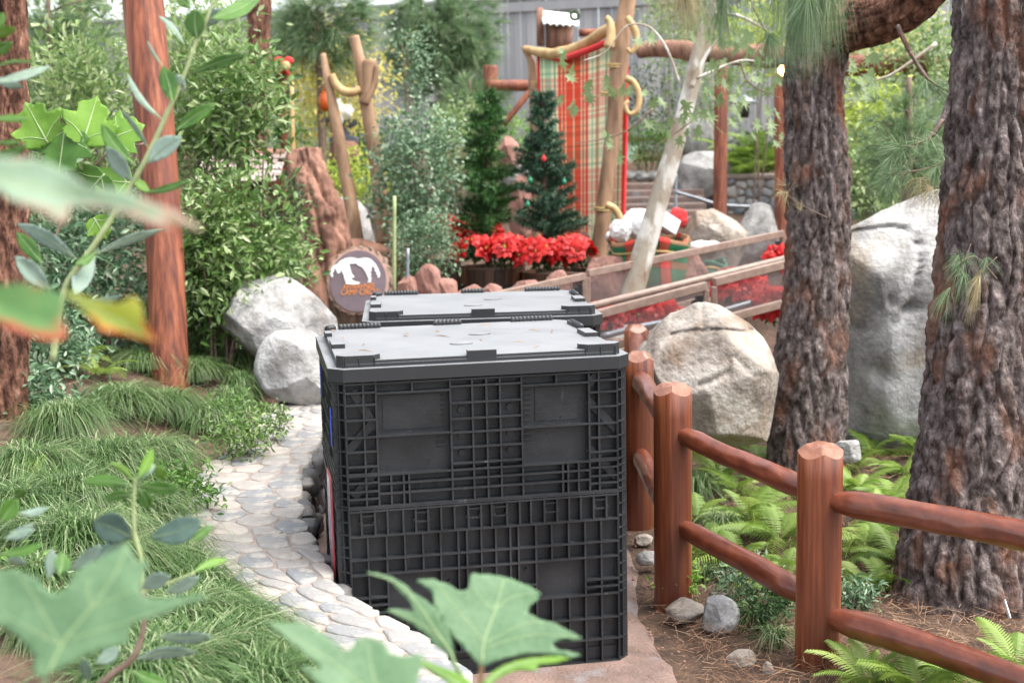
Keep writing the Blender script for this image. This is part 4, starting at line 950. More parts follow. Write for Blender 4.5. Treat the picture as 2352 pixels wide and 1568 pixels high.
for i, (u_, v_, Z_, w_, h_, mt_, lb) in enumerate(((1990, 290, 12.5, 170, 190, 'lime', 'sunlit yellow green bush seen just right of the middle pine trunk'), (2110, 120, 13.5, 260, 170, 'shrub_light', 'pale leafy crown between the two pines above the log beam'), (2020, 60, 16, 260, 150, 'yellow', 'yellowish leaves high between the two pine trunks'), (1740, 90, 17, 200, 190, 'lime', 'yellow green crown left of the middle pine top'), (1560, 60, 19, 190, 150, 'shrub_light', 'light foliage before the fence above the log beam'), (1990, 400, 11.5, 150, 160, 'shrub_light', 'light green bush low between the pines behind the huge boulder'), (2150, 430, 12, 130, 120, 'spruce', 'dark bush peeping over the top of the huge boulder'))):
    shrub(lb, u_, v_, Z_, w_, h_, .075, 1300, mt_, LANCE, .5, seed=170 + i, dep=90, spread=.12, stems=3)
# low ground cover between the boulders and barrels
shrub('dark ground shrub low behind the second crate', 900, 650, 12.3, 180, 120, .05, 1800, 'dense', seed=29, dep=100)

# ------------------------------------------------------------------ soft pines and needle sprays
def needles(C, D, n, L, wd, spread_ang, r, droop=0):
    N = len(C); P = np.repeat(C, n, 0); d = unit(np.repeat(D, n, 0) + r.normal(size=(N * n, 3)) * spread_ang)
    P = P + d * r.uniform(0, .1, (N * n, 1)) * L; l = L * r.uniform(.7, 1.15, N * n)
    return leafmesh(P, d, rdir(N * n, .5, r), l, np.full(N * n, wd), NEED, droop)
def soft_pine(label, u, v, Zd, wu, hu, nt, n, L, matn, seed, wd=.004, droop=.25, name='pine_tree', dep=None):
    r = np.random.default_rng(seed); s = FPX / Zd; c = U(u, v, Zd); rad = np.array((wu / 2 / s, (dep or wu * .6) / 2 / s, hu / 2 / s))
    d = unit(r.normal(size=(nt, 3))); C = c + d * rad * r.uniform(.25, 1, (nt, 1)); D = unit(d * (1, 1, .4) + (0, 0, .25) + r.normal(size=(nt, 3)) * .3)
    V, F = needles(C, D, n, L, wd, .45, r, droop); base = np.array((c[0], c[1], float(height(c[0], c[1]))))
    t = thing(name, label, 'tree', base); add('foliage', V, F, MT[matn], t, smooth=False, kind='stuff')
    mb = MB(); mb.tube(smooth_path(np.array([base, c, c + (0, 0, rad[2])]), 20), (.07, .05, .02), 8)
    for k in range(min(40, nt)):
        z = np.array((c[0], c[1], C[k][2] - .15 * rad[2])); mb.tube([z, (z + C[k]) / 2 + (0, 0, .03), C[k]], (.014, .005), 5)
    V, F = mb.get(); add('trunk', V, F, MT['stem_brown'], t); return t
soft_pine('soft blue green pine standing before the grey fence in the middle', 1010, 90, 19, 280, 300, 420, 46, .30, 'needle', 1, .008)
soft_pine('airy pale pine boughs at the top left in front of the fence', 730, 60, 17, 260, 220, 170, 40, .35, 'needle', 2, .007)
soft_pine('feathery pine foliage at the left top behind the shrubs', 120, 150, 14, 300, 400, 220, 40, .3, 'needle', 3, .006)
soft_pine('lower drooping boughs of pine behind the grey green shrub', 1080, 260, 18, 190, 150, 120, 40, .28, 'needle', 4, .008)
soft_pine('fine needled young pine in the gap between the two big trunks', 2085, 330, 9.6, 250, 300, 190, 40, .16, 'needle', 5, .0028)
def spray(label, pts, Zd, r0, nt, n, L, matn, seed, parent_name='pine_branch', wd=.0022, droop=.35, ang=.5, matn2=None):
    r = np.random.default_rng(seed); P = smooth_path(px(pts, Zd), 30); t = thing(parent_name, label, 'branch', P[0])
    V, F = tube_geo(P, (r0, r0 * .4), 8, True, .2, seed); add('twig', V, F, MT['stem_brown'], t)
    k = r.integers(10, 30, nt); k[0] = 29; C = P[k] + r.normal(size=(nt, 3)) * .02
    T = np.gradient(P, axis=0)[k]; D = unit(unit(T) * .7 + r.normal(size=(nt, 3)) * .6 + (0, 0, -droop))
    V, F = needles(C, D, n, L, wd, ang, r, droop); add('needle_tuft', V, F, MT[matn], t, smooth=False, kind='stuff')
spray('drooping long needled bough hanging over the top of the middle pine trunk', [(1960, -120), (1900, -60), (1860, -20)], 7.4, .015, 14, 60, .27, 'needle', 1, ang=.35, droop=.9)
spray('long needles hanging left of the middle pine at the picture top', [(1780, -140), (1800, -60), (1815, 10)], 7.6, .012, 10, 50, .25, 'needle', 2, ang=.3, droop=1.0)
spray('straw coloured needle bunch hanging at the top above the log beam', [(1500, -120), (1540, -70), (1570, -25)], 8.5, .012, 10, 60, .28, 'needle_dry', 3, ang=.4, droop=.9)
spray('green needle bunch hanging at the top near the banner', [(1560, -120), (1600, -60), (1660, -20)], 8.5, .012, 9, 50, .26, 'needle', 4, ang=.4, droop=.9)
spray('soft needle spray at the end of the dark curved twig of the big pine', [(2165, 275), (2130, 320), (2050, 345)], 5.6, .008, 10, 34, .12, 'needle', 5, ang=.6, droop=.25)
spray('needle spray hanging between the two pines below the thick bough', [(2090, 120), (2130, 180), (2185, 215)], 6.6, .008, 10, 34, .14, 'needle', 6, ang=.55, droop=.4)
spray('second needle spray reaching left between the two pines', [(2240, 300), (2150, 380), (2030, 400)], 6.8, .006, 14, 34, .14, 'needle', 7, ang=.6, droop=.3)
spray('hanging pale needles low between the two pines', [(2230, 380), (2170, 430), (2110, 420)], 6.8, .006, 12, 30, .15, 'needle_dry', 8, ang=.6, droop=.5)
spray('small green and tan needle tuft sprouting from the bark of the big pine', [(2290, 640), (2240, 590), (2205, 600)], 5.35, .003, 5, 40, .085, 'needle', 9, ang=.6, droop=.5, wd=.0015)
spray('grey green needle tuft hanging on the left side of the big pine trunk', [(2230, 560), (2200, 640), (2185, 670)], 5.35, .002, 4, 40, .09, 'needle', 10, ang=.5, droop=.8, wd=.0015)
spray('tan dry needle tuft hanging on the bark of the big pine', [(2290, 590), (2240, 640), (2228, 660)], 5.33, .002, 4, 36, .09, 'needle_dry', 11, ang=.4, droop=1, wd=.0015)
spray('pale needles beside the redwood post left of the middle pine', [(1900, 500), (1840, 470), (1800, 440)], 7.9, .004, 4, 26, .12, 'needle_dry', 12, ang=.6, droop=.2)
spray('wispy green needles crossing the middle pine trunk top', [(1700, -60), (1740, 40), (1770, 90)], 8.0, .006, 8, 44, .2, 'needle', 13, ang=.5, droop=.7)

# ------------------------------------------------------------------ small Christmas trees
def xmas(u, v0, v1, Zd, wu, matn, label, seed, density=1.0):
    r = np.random.default_rng(seed); b = U(u, v1, Zd); t_ = U(u - (6 if u < 1200 else 10), v0, Zd); H = t_[2] - b[2]; R = wu / 2 / (FPX / Zd)
    t = thing('christmas_tree', label, 'tree', b)
    V, F = tube_geo([b - (0, 0, .15), b + (t_ - b) * .5, t_], (.035, .022, .006), 8); add('trunk', V, F, MT['bark_red'], t)
    nb = int(105 * density); h = r.uniform(.10, 1, nb) ** 1.0; az = r.uniform(0, 2 * math.pi, nb); rad = R * (1 - h) ** .75 * r.uniform(.45, 1.25, nb) + .05
    C = []; D = []
    mb = MB()
    for k in range(nb):
        a0 = b + (t_ - b) * h[k]; d = np.array((math.cos(az[k]), math.sin(az[k]), .35)); e = a0 + d * rad[k]; mb.tube([a0, e], (.006, .002), 4)
        m = max(3, int(rad[k] / .035))
        for q in range(m): C.append(a0 + (e - a0) * (q + 1) / m); D.append(d)
    V, F = mb.get(); add('bough', V, F, MT['stem_brown'], t, kind='stuff')
    V, F = needles(np.array(C), unit(np.array(D)), 30, .075, .008, .75, r, .1); add('foliage', V, F, MT[matn], t, smooth=False, kind='stuff')
    return t
xmas(1122, 215, 575, 12.6, 150, 'spruce', 'left small Christmas tree with bright green boughs rising from the middle barrel', 1, 1.2)
xmas(1256, 215, 585, 12.4, 160, 'spruce_blue', 'right small Christmas tree with darker blue green boughs and little ornaments', 2, 1.15)
for u_, v_, Z_, m_, lb in ((1249, 365, 12.0, 'cloth_red', 'tiny red bauble on the right Christmas tree'), (1296, 418, 11.9, 'green', 'tiny green bauble on the right side of the darker Christmas tree'), (1218, 415, 11.9, 'green', 'tiny green bauble on the left side of the darker Christmas tree'), (1212, 470, 11.8, 'green', 'low green bauble near the foot of the darker Christmas tree')):
    if 'green' not in MT: MT['green'] = mat('green glitter', (.01, .18, .09), rough=.3)
    V, F = ell_geo(U(u_, v_, Z_), (.022, .022, .027), 14, 9); mb = MB(); mb.add(V, F); mb.tube([U(u_, v_, Z_) + (0, 0, .02), U(u_, v_, Z_) + (0, 0, .04)], .008, 8); V, F = mb.get(); add('bauble', V, F, MT[m_], None, label=lb, cat='ornament')

# ------------------------------------------------------------------ barrels with poinsettias
def barrel(u, vt, Zd, wu, label, seed, parent=None):
    s = FPX / Zd; c = U(u, vt, Zd); R = wu / 2 / s; H = .46; base = c - (0, 0, H); t = thing('barrel_planter', label, 'planter', base, 'half barrel planters')
    n = 22; r = np.random.default_rng(seed)
    MT.setdefault('stave', mat('dark oak stave', (.035, .018, .012), (.12, .055, .03), (.22, .10, .05), scale=7, rough=.6, bump=.003, stretch=(1, 1, .1), objrand=True))
    for k in range(n):
        a0 = 2 * math.pi * (k + .03) / n; a1 = 2 * math.pi * (k + .97) / n; V = []
        for z, q in ((0, .82), (.5, .93), (1, .99)):
            for a in (a0, (a0 + a1) / 2, a1): V.append(base + (R * q * math.cos(a), R * q * math.sin(a), z * H))
            for a in (a0, a1): V.append(base + (R * (q - .07) * math.cos(a), R * (q - .07) * math.sin(a), z * H))
        F = []
        for j in (0, 5):
            F += [(j, j + 1, j + 6, j + 5), (j + 1, j + 2, j + 7, j + 6), (j + 2, j + 4, j + 9, j + 7), (j + 4, j + 3, j + 8, j + 9), (j + 3, j, j + 5, j + 8)]
        F.append((10, 11, 12, 14, 13)); add('stave', V, F, MT['stave'], t, smooth=False)
    for z, q in ((.12, .865), (.62, .965)):
        V = []; F = []
        for i in range(48):
            a = 2 * math.pi * i / 48
            for dz, dq in ((-.025, 0), (.025, .006)): V.append(base + (R * (q + dq) * math.cos(a), R * (q + dq) * math.sin(a), z * H + dz))
        F = [(2 * i, 2 * ((i + 1) % 48), 2 * ((i + 1) % 48) + 1, 2 * i + 1) for i in range(48)]; add('hoop', V, F, MT['black'], t)
    V = [base + (R * .9 * math.cos(a), R * .9 * math.sin(a), H * .92) for a in np.linspace(0, 6.2832, 24, endpoint=False)]; add('potting_soil', V, [tuple(range(24))], MT['soil'], t)
    return base, R, H
def flower_mesh():
    V = []; F = []
    for ring, (k, L, w_, el) in enumerate(((6, .085, .05, .15), (5, .06, .04, .5))):
        for i in range(k):
            a = 2 * math.pi * (i + ring * .5) / k; d = np.array((math.cos(a) * math.cos(el), math.sin(a) * math.cos(el), math.sin(el))); s_ = np.array((-math.sin(a), math.cos(a), 0)); up_ = np.cross(d, s_) * -1
            n0 = len(V)
            V += [tuple(d * .006), tuple(d * L * .35 + s_ * w_ * .42 + up_ * .006), tuple(d * L * .35 - s_ * w_ * .42 + up_ * .006), tuple(d * L * .62 + s_ * w_ * .5), tuple(d * L * .62 - s_ * w_ * .5), tuple(d * L * .5 - up_ * .008), tuple(d * L - up_ * .012 + (0, 0, -.012))]
            F += [(n0, n0 + 1, n0 + 5), (n0, n0 + 5, n0 + 2), (n0 + 1, n0 + 3, n0 + 5), (n0 + 5, n0 + 4, n0 + 2), (n0 + 3, n0 + 6, n0 + 5), (n0 + 5, n0 + 6, n0 + 4)]
    return mk_mesh('poinsettia_flower', V, F, MT['poin'], False)
FLOW = flower_mesh()
FLOWC = mk_mesh('flower_eye', *ell_geo((0, 0, .012), (.008, .008, .008), 6, 4), MT['lime'])
def poinsettia(c, rad, nf, label, seed, group='red poinsettias', scale=1.0, face=True):
    r = np.random.default_rng(seed); base = np.array(c) - (0, 0, rad[2]); t = thing('poinsettia', label, 'flowers', base, group)
    d = unit(np.stack([r.normal(size=nf), r.normal(size=nf) - .5, np.abs(r.normal(size=nf)) + .15], 1)); P = np.array(c) + d * rad
    for k in range(nf):
        o = link('flower', FLOW, t, P[k] - base); q = Vector(d[k] + (0, -.25, .1)).to_track_quat('Z', 'Y').to_euler(); q.rotate_axis('Z', r.uniform(0, 6)); o.rotation_euler = q
        sc_ = scale * r.uniform(1.2, 1.75); o.scale = (sc_,) * 3
        e = link('flower_eye', FLOWC, o)
    n = nf * 16; C = np.array(c) + unit(r.normal(size=(n, 3))) * rad * .8 * r.uniform(.3, 1, (n, 1)); V, F = leafmesh(C, rdir(n, 0, r), rdir(n, 1, r), r.uniform(.06, .1, n), r.uniform(.03, .05, n), OVAL)
    add('leaves', V, F, MT['dense'], t, smooth=False, kind='stuff')
    mb = MB()
    for k in range(0, nf, 3): mb.tube([base, P[k]], (.006, .003), 5)
    V, F = mb.get(); add('stem', V, F, MT['stem_green'], t, kind='stuff')
    return t
for (u_, vt, Z_, w_, lb, sd_) in ((1125, 612, 12.4, 165, 'middle half barrel planter with dark staves and black hoops', 1), (1285, 622, 12.2, 175, 'right half barrel planter under the brightest poinsettias', 2), (985, 600, 13.2, 150, 'left half barrel planter hidden behind the grey green shrub', 3)):
    base, R, H = barrel(u_, vt, Z_, w_, lb, sd_)
poinsettia(U(1095, 578, 12.2), (.22, .18, .10), 9, 'deep red poinsettia at the left of the middle barrel', 1)
poinsettia(U(1170, 585, 12.1), (.24, .18, .13), 13, 'dark red poinsettia at the right of the middle barrel', 2)
poinsettia(U(1245, 592, 12.0), (.22, .18, .13), 12, 'bright red poinsettia on the left of the right barrel', 3)
poinsettia(U(1315, 588, 12.0), (.22, .18, .14), 13, 'bright red poinsettia on the right of the right barrel', 4)
poinsettia(U(1020, 535, 13.2), (.20, .2, .14), 13, 'loose scarlet poinsettia behind the grey green shrub', 5)
poinsettia(U(1100, 535, 13.2), (.20, .2, .07), 9, 'scarlet poinsettia between the shrub and the left Christmas tree', 6)
poinsettia(U(1700, 668, 10.6), (.19, .16, .12), 20, 'red poinsettia seen through the upper mesh panel of the ramp beside the pine', 7)
poinsettia(U(1505, 728, 9.9), (.19, .14, .08), 16, 'red poinsettia seen through the mesh just above the tan boulder', 8)
poinsettia(U(1390, 738, 9.6), (.08, .1, .08), 8, 'red poinsettia at the right rim of the second crate behind the mesh', 9)
poinsettia(U(1770, 705, 9.9), (.11, .12, .10), 12, 'red poinsettia low behind the lower ramp rail next to the pine trunk', 10)
poinsettia(U(1790, 600, 11.5), (.1, .12, .08), 9, 'small red poinsettia behind the top ramp panel near the pine trunk', 11)
# ------------------------------------------------------------------ plaid banner on a gnarled frame
ZB = 13.4
bn = thing('banner_frame', 'gnarled branch frame lashed with rope and curled horns holding the plaid banner', 'wooden frame', U(1380, 620, 12.9))
V, F = tube_geo(smooth_path(px([(1368, 640), (1378, 560), (1392, 440), (1406, 320), (1418, 200), (1424, 120), (1436, 40), (1450, -60)], 12.9), 70), (.075, .08, .075, .075, .08, .095, .085, .08), 18, True, .16, 3); add('pole', V, F, MT['oldwood'], bn)
V, F = tube_geo(smooth_path(px([(1232, 560), (1230, 420), (1228, 300), (1226, 190), (1220, 140), (1202, 108)], 13.9), 60), (.05, .05, .05, .055, .06, .03), 14, True, .16, 5); add('pole', V, F, MT['oldwood'], bn)
V, F = tube_geo(smooth_path(px([(1205, 112), (1235, 120), (1275, 124), (1320, 112), (1360, 92), (1395, 70), (1430, 60)], (13.9, 13)), 60), (.035, .05, .06, .06, .055, .06, .05), 16, True, .18, 6); add('crossbar', V, F, MT['horn'], bn)
V, F = tube_geo(smooth_path(px([(1398, 110), (1404, 82), (1400, 50), (1392, 40)], 12.8), 16), (.05, .045, .03), 12, True, .15, 6); add('knot_stub', V, F, MT['horn'], bn)
for pts, R in (([(1440, 40), (1458, 70), (1462, 100), (1450, 120), (1440, 112)], (.03, .04, .035, .02)), ([(1436, 180), (1455, 190), (1468, 220), (1462, 255), (1445, 262), (1436, 240), (1444, 232)], (.035, .032, .03, .025, .02)), ([(1392, 470), (1412, 480), (1424, 505), (1418, 530), (1404, 528)], (.035, .035, .04, .03))):
    V, F = tube_geo(smooth_path(px(pts, 12.7), 30), R, 12, True, .1, 8); add('curled_horn', V, F, MT['horn'], bn)
for u_, v_, r_ in ((1413, 150, .095), (1400, 215, .09), (1385, 478, .088), (1229, 190, .06)):
    c = U(u_, v_, 12.9 if u_ > 1300 else 13.9); mb = MB()
    for dz in (-.012, .012): mb.tube([c + (r_ * math.cos(a), r_ * math.sin(a), dz + .01 * math.sin(a)) for a in np.linspace(0, 6.2832, 24)], .009, 6)
    V, F = mb.get(); add('rope_lashing', V, F, MT['rope'], bn)
V, F = ell_geo(U(1404, 545, 12.5), (.06, .05, .06), 16, 10); o = add('shell_lamp', V, F, MT['white'], None, label='round white disc ornament hanging at the foot of the banner pole', cat='ornament')
# banner cloth, gently rippled, with a woven plaid
mp_ = bpy.data.materials.new('woven plaid'); mp_.use_nodes = True; n_ = mp_.node_tree; Lk = n_.links; b_ = n_.nodes['Principled BSDF']; b_.inputs['Roughness'].default_value = .85
CRM, RED, GRN, TAN, MNT = (.92, .88, .66, 1), (.85, .12, .05, 1), (.14, .45, .24, 1), (.60, .36, .22, 1), (.45, .66, .45, 1)
seq = [(0, CRM), (.05, GRN), (.07, CRM), (.10, MNT), (.20, CRM), (.25, GRN), (.27, CRM), (.31, RED), (.36, CRM), (.375, RED), (.42, CRM), (.43, RED), (.55, CRM), (.565, RED), (.67, CRM), (.69, RED), (.72, CRM), (.74, RED), (.785, CRM), (.84, GRN), (.855, CRM), (.90, TAN), (.95, CRM)]
tc_ = n_.nodes.new('ShaderNodeUVMap') ; tc_.uv_map = 'UVMap'
sp_ = n_.nodes.new('ShaderNodeSeparateXYZ'); Lk.new(tc_.outputs[0], sp_.inputs[0])
cols = []
for ax, mul in ((0, 1.35), (1, 2.1)):
    mu = n_.nodes.new('ShaderNodeMath'); mu.operation = 'MULTIPLY'; mu.inputs[1].default_value = mul; Lk.new(sp_.outputs[ax], mu.inputs[0])
    fr = n_.nodes.new('ShaderNodeMath'); fr.operation = 'FRACT'; Lk.new(mu.outputs[0], fr.inputs[0])
    rp = n_.nodes.new('ShaderNodeValToRGB'); rp.color_ramp.interpolation = 'CONSTANT'
    e = rp.color_ramp.elements; e[0].position = 0; e[0].color = seq[0][1]; e[1].position = seq[1][0]; e[1].color = seq[1][1]
    for p, c in seq[2:]: q = e.new(p); q.color = c
    Lk.new(fr.outputs[0], rp.inputs[0]); cols.append(rp)
mx_ = n_.nodes.new('ShaderNodeMix'); mx_.data_type = 'RGBA'; mx_.blend_type = 'MULTIPLY'; mx_.inputs[0].default_value = .5; Lk.new(cols[0].outputs[0], mx_.inputs[6]); Lk.new(cols[1].outputs[0], mx_.inputs[7]); Lk.new(mx_.outputs[2], b_.inputs['Base Color'])
MT['plaid'] = mp_
def cloth(corner_tl, corner_tr, corner_bl, corner_br, nx_, ny_, rip, topsag=0):
    V = []; UVs = []
    for j in range(ny_ + 1):
        for i in range(nx_ + 1):
            a, b = i / nx_, j / ny_; p = (corner_tl * (1 - a) + corner_tr * a) * (1 - b) + (corner_bl * (1 - a) + corner_br * a) * b
            p = p + np.array((0, rip * math.sin(a * 17 + b * 1.5) * (.4 + b), -topsag * math.sin(math.pi * a) * (1 - b))); V.append(p); UVs.append((a, b))
    F = [(j * (nx_ + 1) + i, j * (nx_ + 1) + i + 1, (j + 1) * (nx_ + 1) + i + 1, (j + 1) * (nx_ + 1) + i) for j in range(ny_) for i in range(nx_)]
    return np.array(V), F, UVs
def set_uv(me, UVs):
    uv = me.uv_layers.new(name='UVMap'); li = np.zeros(len(me.loops), dtype=np.int32); me.loops.foreach_get('vertex_index', li); uv.data.foreach_set('uv', np.array(UVs, dtype=np.float32)[li].ravel())
bt = thing('plaid_banner', 'tall red and green plaid cloth banner hanging in the branch frame', 'banner', U(1330, 560, 13.4))
V, F, uv = cloth(U(1236, 116, 13.85), U(1440, 74, 13.05), U(1246, 560, 13.8), U(1430, 560, 13.1), 40, 60, .012, .05)
o = add('cloth', V, F, MT['plaid'], bt); set_uv(o.data, uv); so_ = o.modifiers.new('thickness', 'SOLIDIFY'); so_.thickness = .004
for pts, Z2, r_ in (([(1236, 116), (1246, 560)], (13.84, 13.79), .016), ([(1440, 120), (1438, 300), (1434, 450), (1430, 560)], (13.03, 13.08), .018)):
    V, F = tube_geo(smooth_path(px(pts, Z2), 30), r_, 8); add('red_hem', V, F, MT['cloth_red'], bt)
V, F = tube_geo(smooth_path(px([(1240, 124), (1290, 134), (1340, 120), (1426, 84)], (13.83, 12.97)), 30), .035, 8); add('red_valance', V, F, MT['cloth_red'], bt)
# log birdhouse with a bright green and white roof behind the banner
bh = thing('log_lantern_box', 'round log bucket with a white and mint green snowy cloth roof above the banner', 'birdhouse', U(1285, 105, 16.5))
V, F = tube_geo([U(1284, 112, 16.5), U(1284, 55, 16.5)], (.165, .18), 24, True, .04, 2); add('log_body', V, F, MT['drift'], bh)
MT['mint'] = mat('mint green snow cloth', (.30, .70, .45), (.85, .9, .88), scale=4, rough=.8, contrast=(.3, .45))
P0, P1, P2, P3 = U(1240, 20, 16.3), U(1326, 30, 16.3), U(1330, 62, 16.2), U(1248, 56, 16.2)
V, F, uv = cloth(P0, P1, P3, P2, 16, 8, .012, 0); V2 = V.copy(); V2[:, 1] += .35 * (1 - np.array([q[1] for q in uv])); 
for k in range(len(V2)):
    if uv[k][1] == 1: V2[k][2] += .02 * math.sin(k * 2.2)
o = add('roof_cloth', V2, F, MT['mint'], bh); o.modifiers.new('t', 'SOLIDIFY').thickness = .02
V, F = tube_geo([U(1242, 105, 16.4), U(1240, 20, 16.4)], (.05, .045), 12, True, .2, 4); add('side_post', V, F, MT['drift'], bh)
mb = MB(); c = U(1320, 36, 16.1)
for a in np.linspace(0, 6.28, 14, endpoint=False): mb.ell(c + (math.cos(a) * .05, 0, math.sin(a) * .05), (.022, .02, .022), 6, 5)
V, F = mb.get(); add('small_wreath', V, F, MT['dense'], None, label='tiny green wreath on the corner of the mint roof', cat='wreath')

# ------------------------------------------------------------------ ramp railings with mesh panels
def screen():
    m = bpy.data.materials.new('fine wire mesh'); m.use_nodes = True; n = m.node_tree; b = n.nodes['Principled BSDF']; b.inputs['Base Color'].default_value = (.20, .165, .165, 1); b.inputs['Roughness'].default_value = .5
    t = n.nodes.new('ShaderNodeBsdfTransparent'); mx = n.nodes.new('ShaderNodeMixShader'); mx.inputs[0].default_value = .26
    n.links.new(t.outputs[0], mx.inputs[1]); n.links.new(b.outputs[0], mx.inputs[2]); n.links.new(mx.outputs[0], n.nodes['Material Output'].inputs[0]); return m
MT['screen'] = screen()
def panel(label, tl, tr, bl, br, Zl, Zr, th=.06):
    """frame corners in photo px; left and right edge depths"""
    A, B, C, D = U(*tl, Zl), U(*tr, Zr), U(*bl, Zl), U(*br, Zr); C[:2] = A[:2]; D[:2] = B[:2]
    t = thing('railing_panel', label, 'railing', C, 'mesh railing panels of the ramp'); d = unit((B - A)[None])[0]
    for nm, a, b in (('top_rail', A, B), ('bottom_rail', C, D)):
        mb = MB(); mb.beam(a, b, .05, th); V, F = mb.get(); add(nm, V, F, MT['metal'], t, smooth=False, bevel=.006)
    for a, b in ((A, C), (B, D)):
        mb = MB(); mb.beam(a - (0, 0, th / 2), b - (0, 0, .2), .04, .05, up=(0, 1, 0)); V, F = mb.get(); add('upright', V, F, MT['metal'], t, smooth=False, bevel=.006)
    V = [A + (0, .004, 0), B + (0, .004, 0), D + (0, .004, 0), C + (0, .004, 0)]; V = V + [v + (0, .004, 0) for v in V]
    add('mesh_screen', V, [(0, 1, 2, 3), (7, 6, 5, 4), (0, 4, 5, 1), (1, 5, 6, 2), (2, 6, 7, 3), (3, 7, 4, 0)], MT['screen'], t, smooth=False)
    mb = MB(); p = B - d * .09 - (0, 0, .11); mb.tube([p + (0, -.02, 0), p + (0, .02, 0)], .03, 12); mb.box(p + d * .03 + (0, .005, 0), (.06, .01, .1)); V, F = mb.get(); add('bracket', V, F, MT['black'], t, smooth=False)
panel('upper ramp railing panel, the long middle one before the plaid sack', (1350, 628), (1800, 536), (1352, 760), (1806, 640), 10.9, 11.6)
panel('upper ramp railing panel sloping down behind the crate lids', (1120, 682), (1342, 634), (1120, 760), (1342, 740), 10.4, 10.9)
panel('near ramp railing panel left of the twin uprights, above the tan boulder', (1340, 730), (1622, 656), (1345, 812), (1628, 736), 9.0, 9.35)
panel('near ramp railing panel right of the twin uprights beside the pine', (1640, 648), (1830, 600), (1645, 740), (1835, 690), 9.4, 9.7)
for pts, lb, r_ in (([(1345, 706), (1830, 588)], 'long round handrail running up the ramp between the two panel rows', .028), ([(1385, 772), (1470, 750), (1650, 716), (1840, 660)], 'grey lower tube of the near ramp railing', .024)):
    V, F = tube_geo(smooth_path(px(pts, (9.3, 10)), 30), r_, 12); add('handrail', V, F, MT['metal'] if r_ > .025 else MT['galv'], None, label=lb, cat='handrail')

# ------------------------------------------------------------------ gift sacks
def plaid_sack_mat():
    m = bpy.data.materials.new('plaid sack cloth'); m.use_nodes = True; n = m.node_tree; L = n.links; b = n.nodes['Principled BSDF']; b.inputs['Roughness'].default_value = .8
    uvn = n.nodes.new('ShaderNodeUVMap'); uvn.uv_map = 'UVMap'; sp = n.nodes.new('ShaderNodeSeparateXYZ'); L.new(uvn.outputs[0], sp.inputs[0]); cs = []
    for ax, mul in ((0, 7), (1, 2.6)):
        mu = n.nodes.new('ShaderNodeMath'); mu.operation = 'MULTIPLY'; mu.inputs[1].default_value = mul; L.new(sp.outputs[ax], mu.inputs[0])
        fr = n.nodes.new('ShaderNodeMath'); fr.operation = 'FRACT'; L.new(mu.outputs[0], fr.inputs[0]); rp = n.nodes.new('ShaderNodeValToRGB'); rp.color_ramp.interpolation = 'CONSTANT'; e = rp.color_ramp.elements
        K = [(0, (.02, .16, .07, 1)), (.38, (.02, .02, .025, 1)), (.42, (.60, .035, .025, 1)), (.72, (.02, .02, .025, 1)), (.76, (.02, .16, .07, 1))]
        e[0].color = K[0][1]; e[1].position = K[1][0]; e[1].color = K[1][1]
        for p, c in K[2:]: q = e.new(p); q.color = c
        L.new(fr.outputs[0], rp.inputs[0]); cs.append(rp)
    mx = n.nodes.new('ShaderNodeMix'); mx.data_type = 'RGBA'; mx.inputs[0].default_value = .35; L.new(cs[0].outputs[0], mx.inputs[6]); L.new(cs[1].outputs[0], mx.inputs[7]); L.new(mx.outputs[2], b.inputs['Base Color']); return m
MT['sack'] = plaid_sack_mat(); MT['sack_green'] = mat('green felt', (.015, .13, .09), (.04, .22, .15), scale=5, rough=.8)
def sack(u, vt, vb, Zd, wu, matn, label, seed, items):
    s = FPX / Zd; b = U(u, vb, Zd); H = (U(u, vt, Zd) - b)[2]; R = wu / 2 / s; t = thing('gift_sack', label, 'sack', b)
    prof = [(.0, .75), (.05, .92), (.2, 1.02), (.4, 1.03), (.6, .98), (.74, .90), (.80, .86), (.84, .88), (.92, .96), (1.0, .92), (1.0, .86), (.9, .84)]
    n = 48; V = []; uvs = []
    for j, (z, q) in enumerate(prof):
        for i in range(n + 1):
            a = 2 * math.pi * i / n; f = 1 + (.03 + .04 * (z > .7)) * math.sin(a * 9 + seed) + .03 * math.sin(a * 4 + z * 5); V.append(b + (R * q * f * math.cos(a), R * q * f * math.sin(a) * .9, z * H + .03 * math.sin(a * 3) * (z > .5))); uvs.append((i / n, z))
    F = [(j * (n + 1) + i, j * (n + 1) + i + 1, (j + 1) * (n + 1) + i + 1, (j + 1) * (n + 1) + i) for j in range(len(prof) - 1) for i in range(n)]
    o = add('bag', V, F, MT[matn], t); set_uv(o.data, uvs)
    mb = MB(); mb.tube([b + (R * .885 * math.cos(a) * (1 + .05 * math.sin(a * 9 + seed)), R * .8 * math.sin(a) * (1 + .05 * math.sin(a * 9 + seed)), .80 * H + .015 * math.sin(a * 3)) for a in np.linspace(0, 6.2832, 60)], .012, 6); V, F = mb.get(); add('cord', V, F, MT['rope'], t)
    return b, R, H
b, R, H = sack(1492, 545, 690, 11.9, 195, 'sack', 'large red and green plaid gift sack full of white presents behind the ramp rail', 1, 0)
def crumple(c, r, label, seed, matn='white', name='tissue_bundle', cat='gift'):
    bm = bmesh.new(); bmesh.ops.create_icosphere(bm, subdivisions=3, radius=1); V = np.array([x.co[:] for x in bm.verts]); F = [tuple(q.index for q in f.verts) for f in bm.faces]; bm.free()
    V = V * (1 + .35 * fbm(V * 2.5 + seed, seed, 3))[:, None]; return add(name, np.array(c) + V * r, F, MT[matn], None, smooth=False, label=label, cat=cat)
crumple(U(1470, 515, 11.9), (.17, .15, .14), 'bundle of white tissue spilling from the left of the plaid sack', 1)
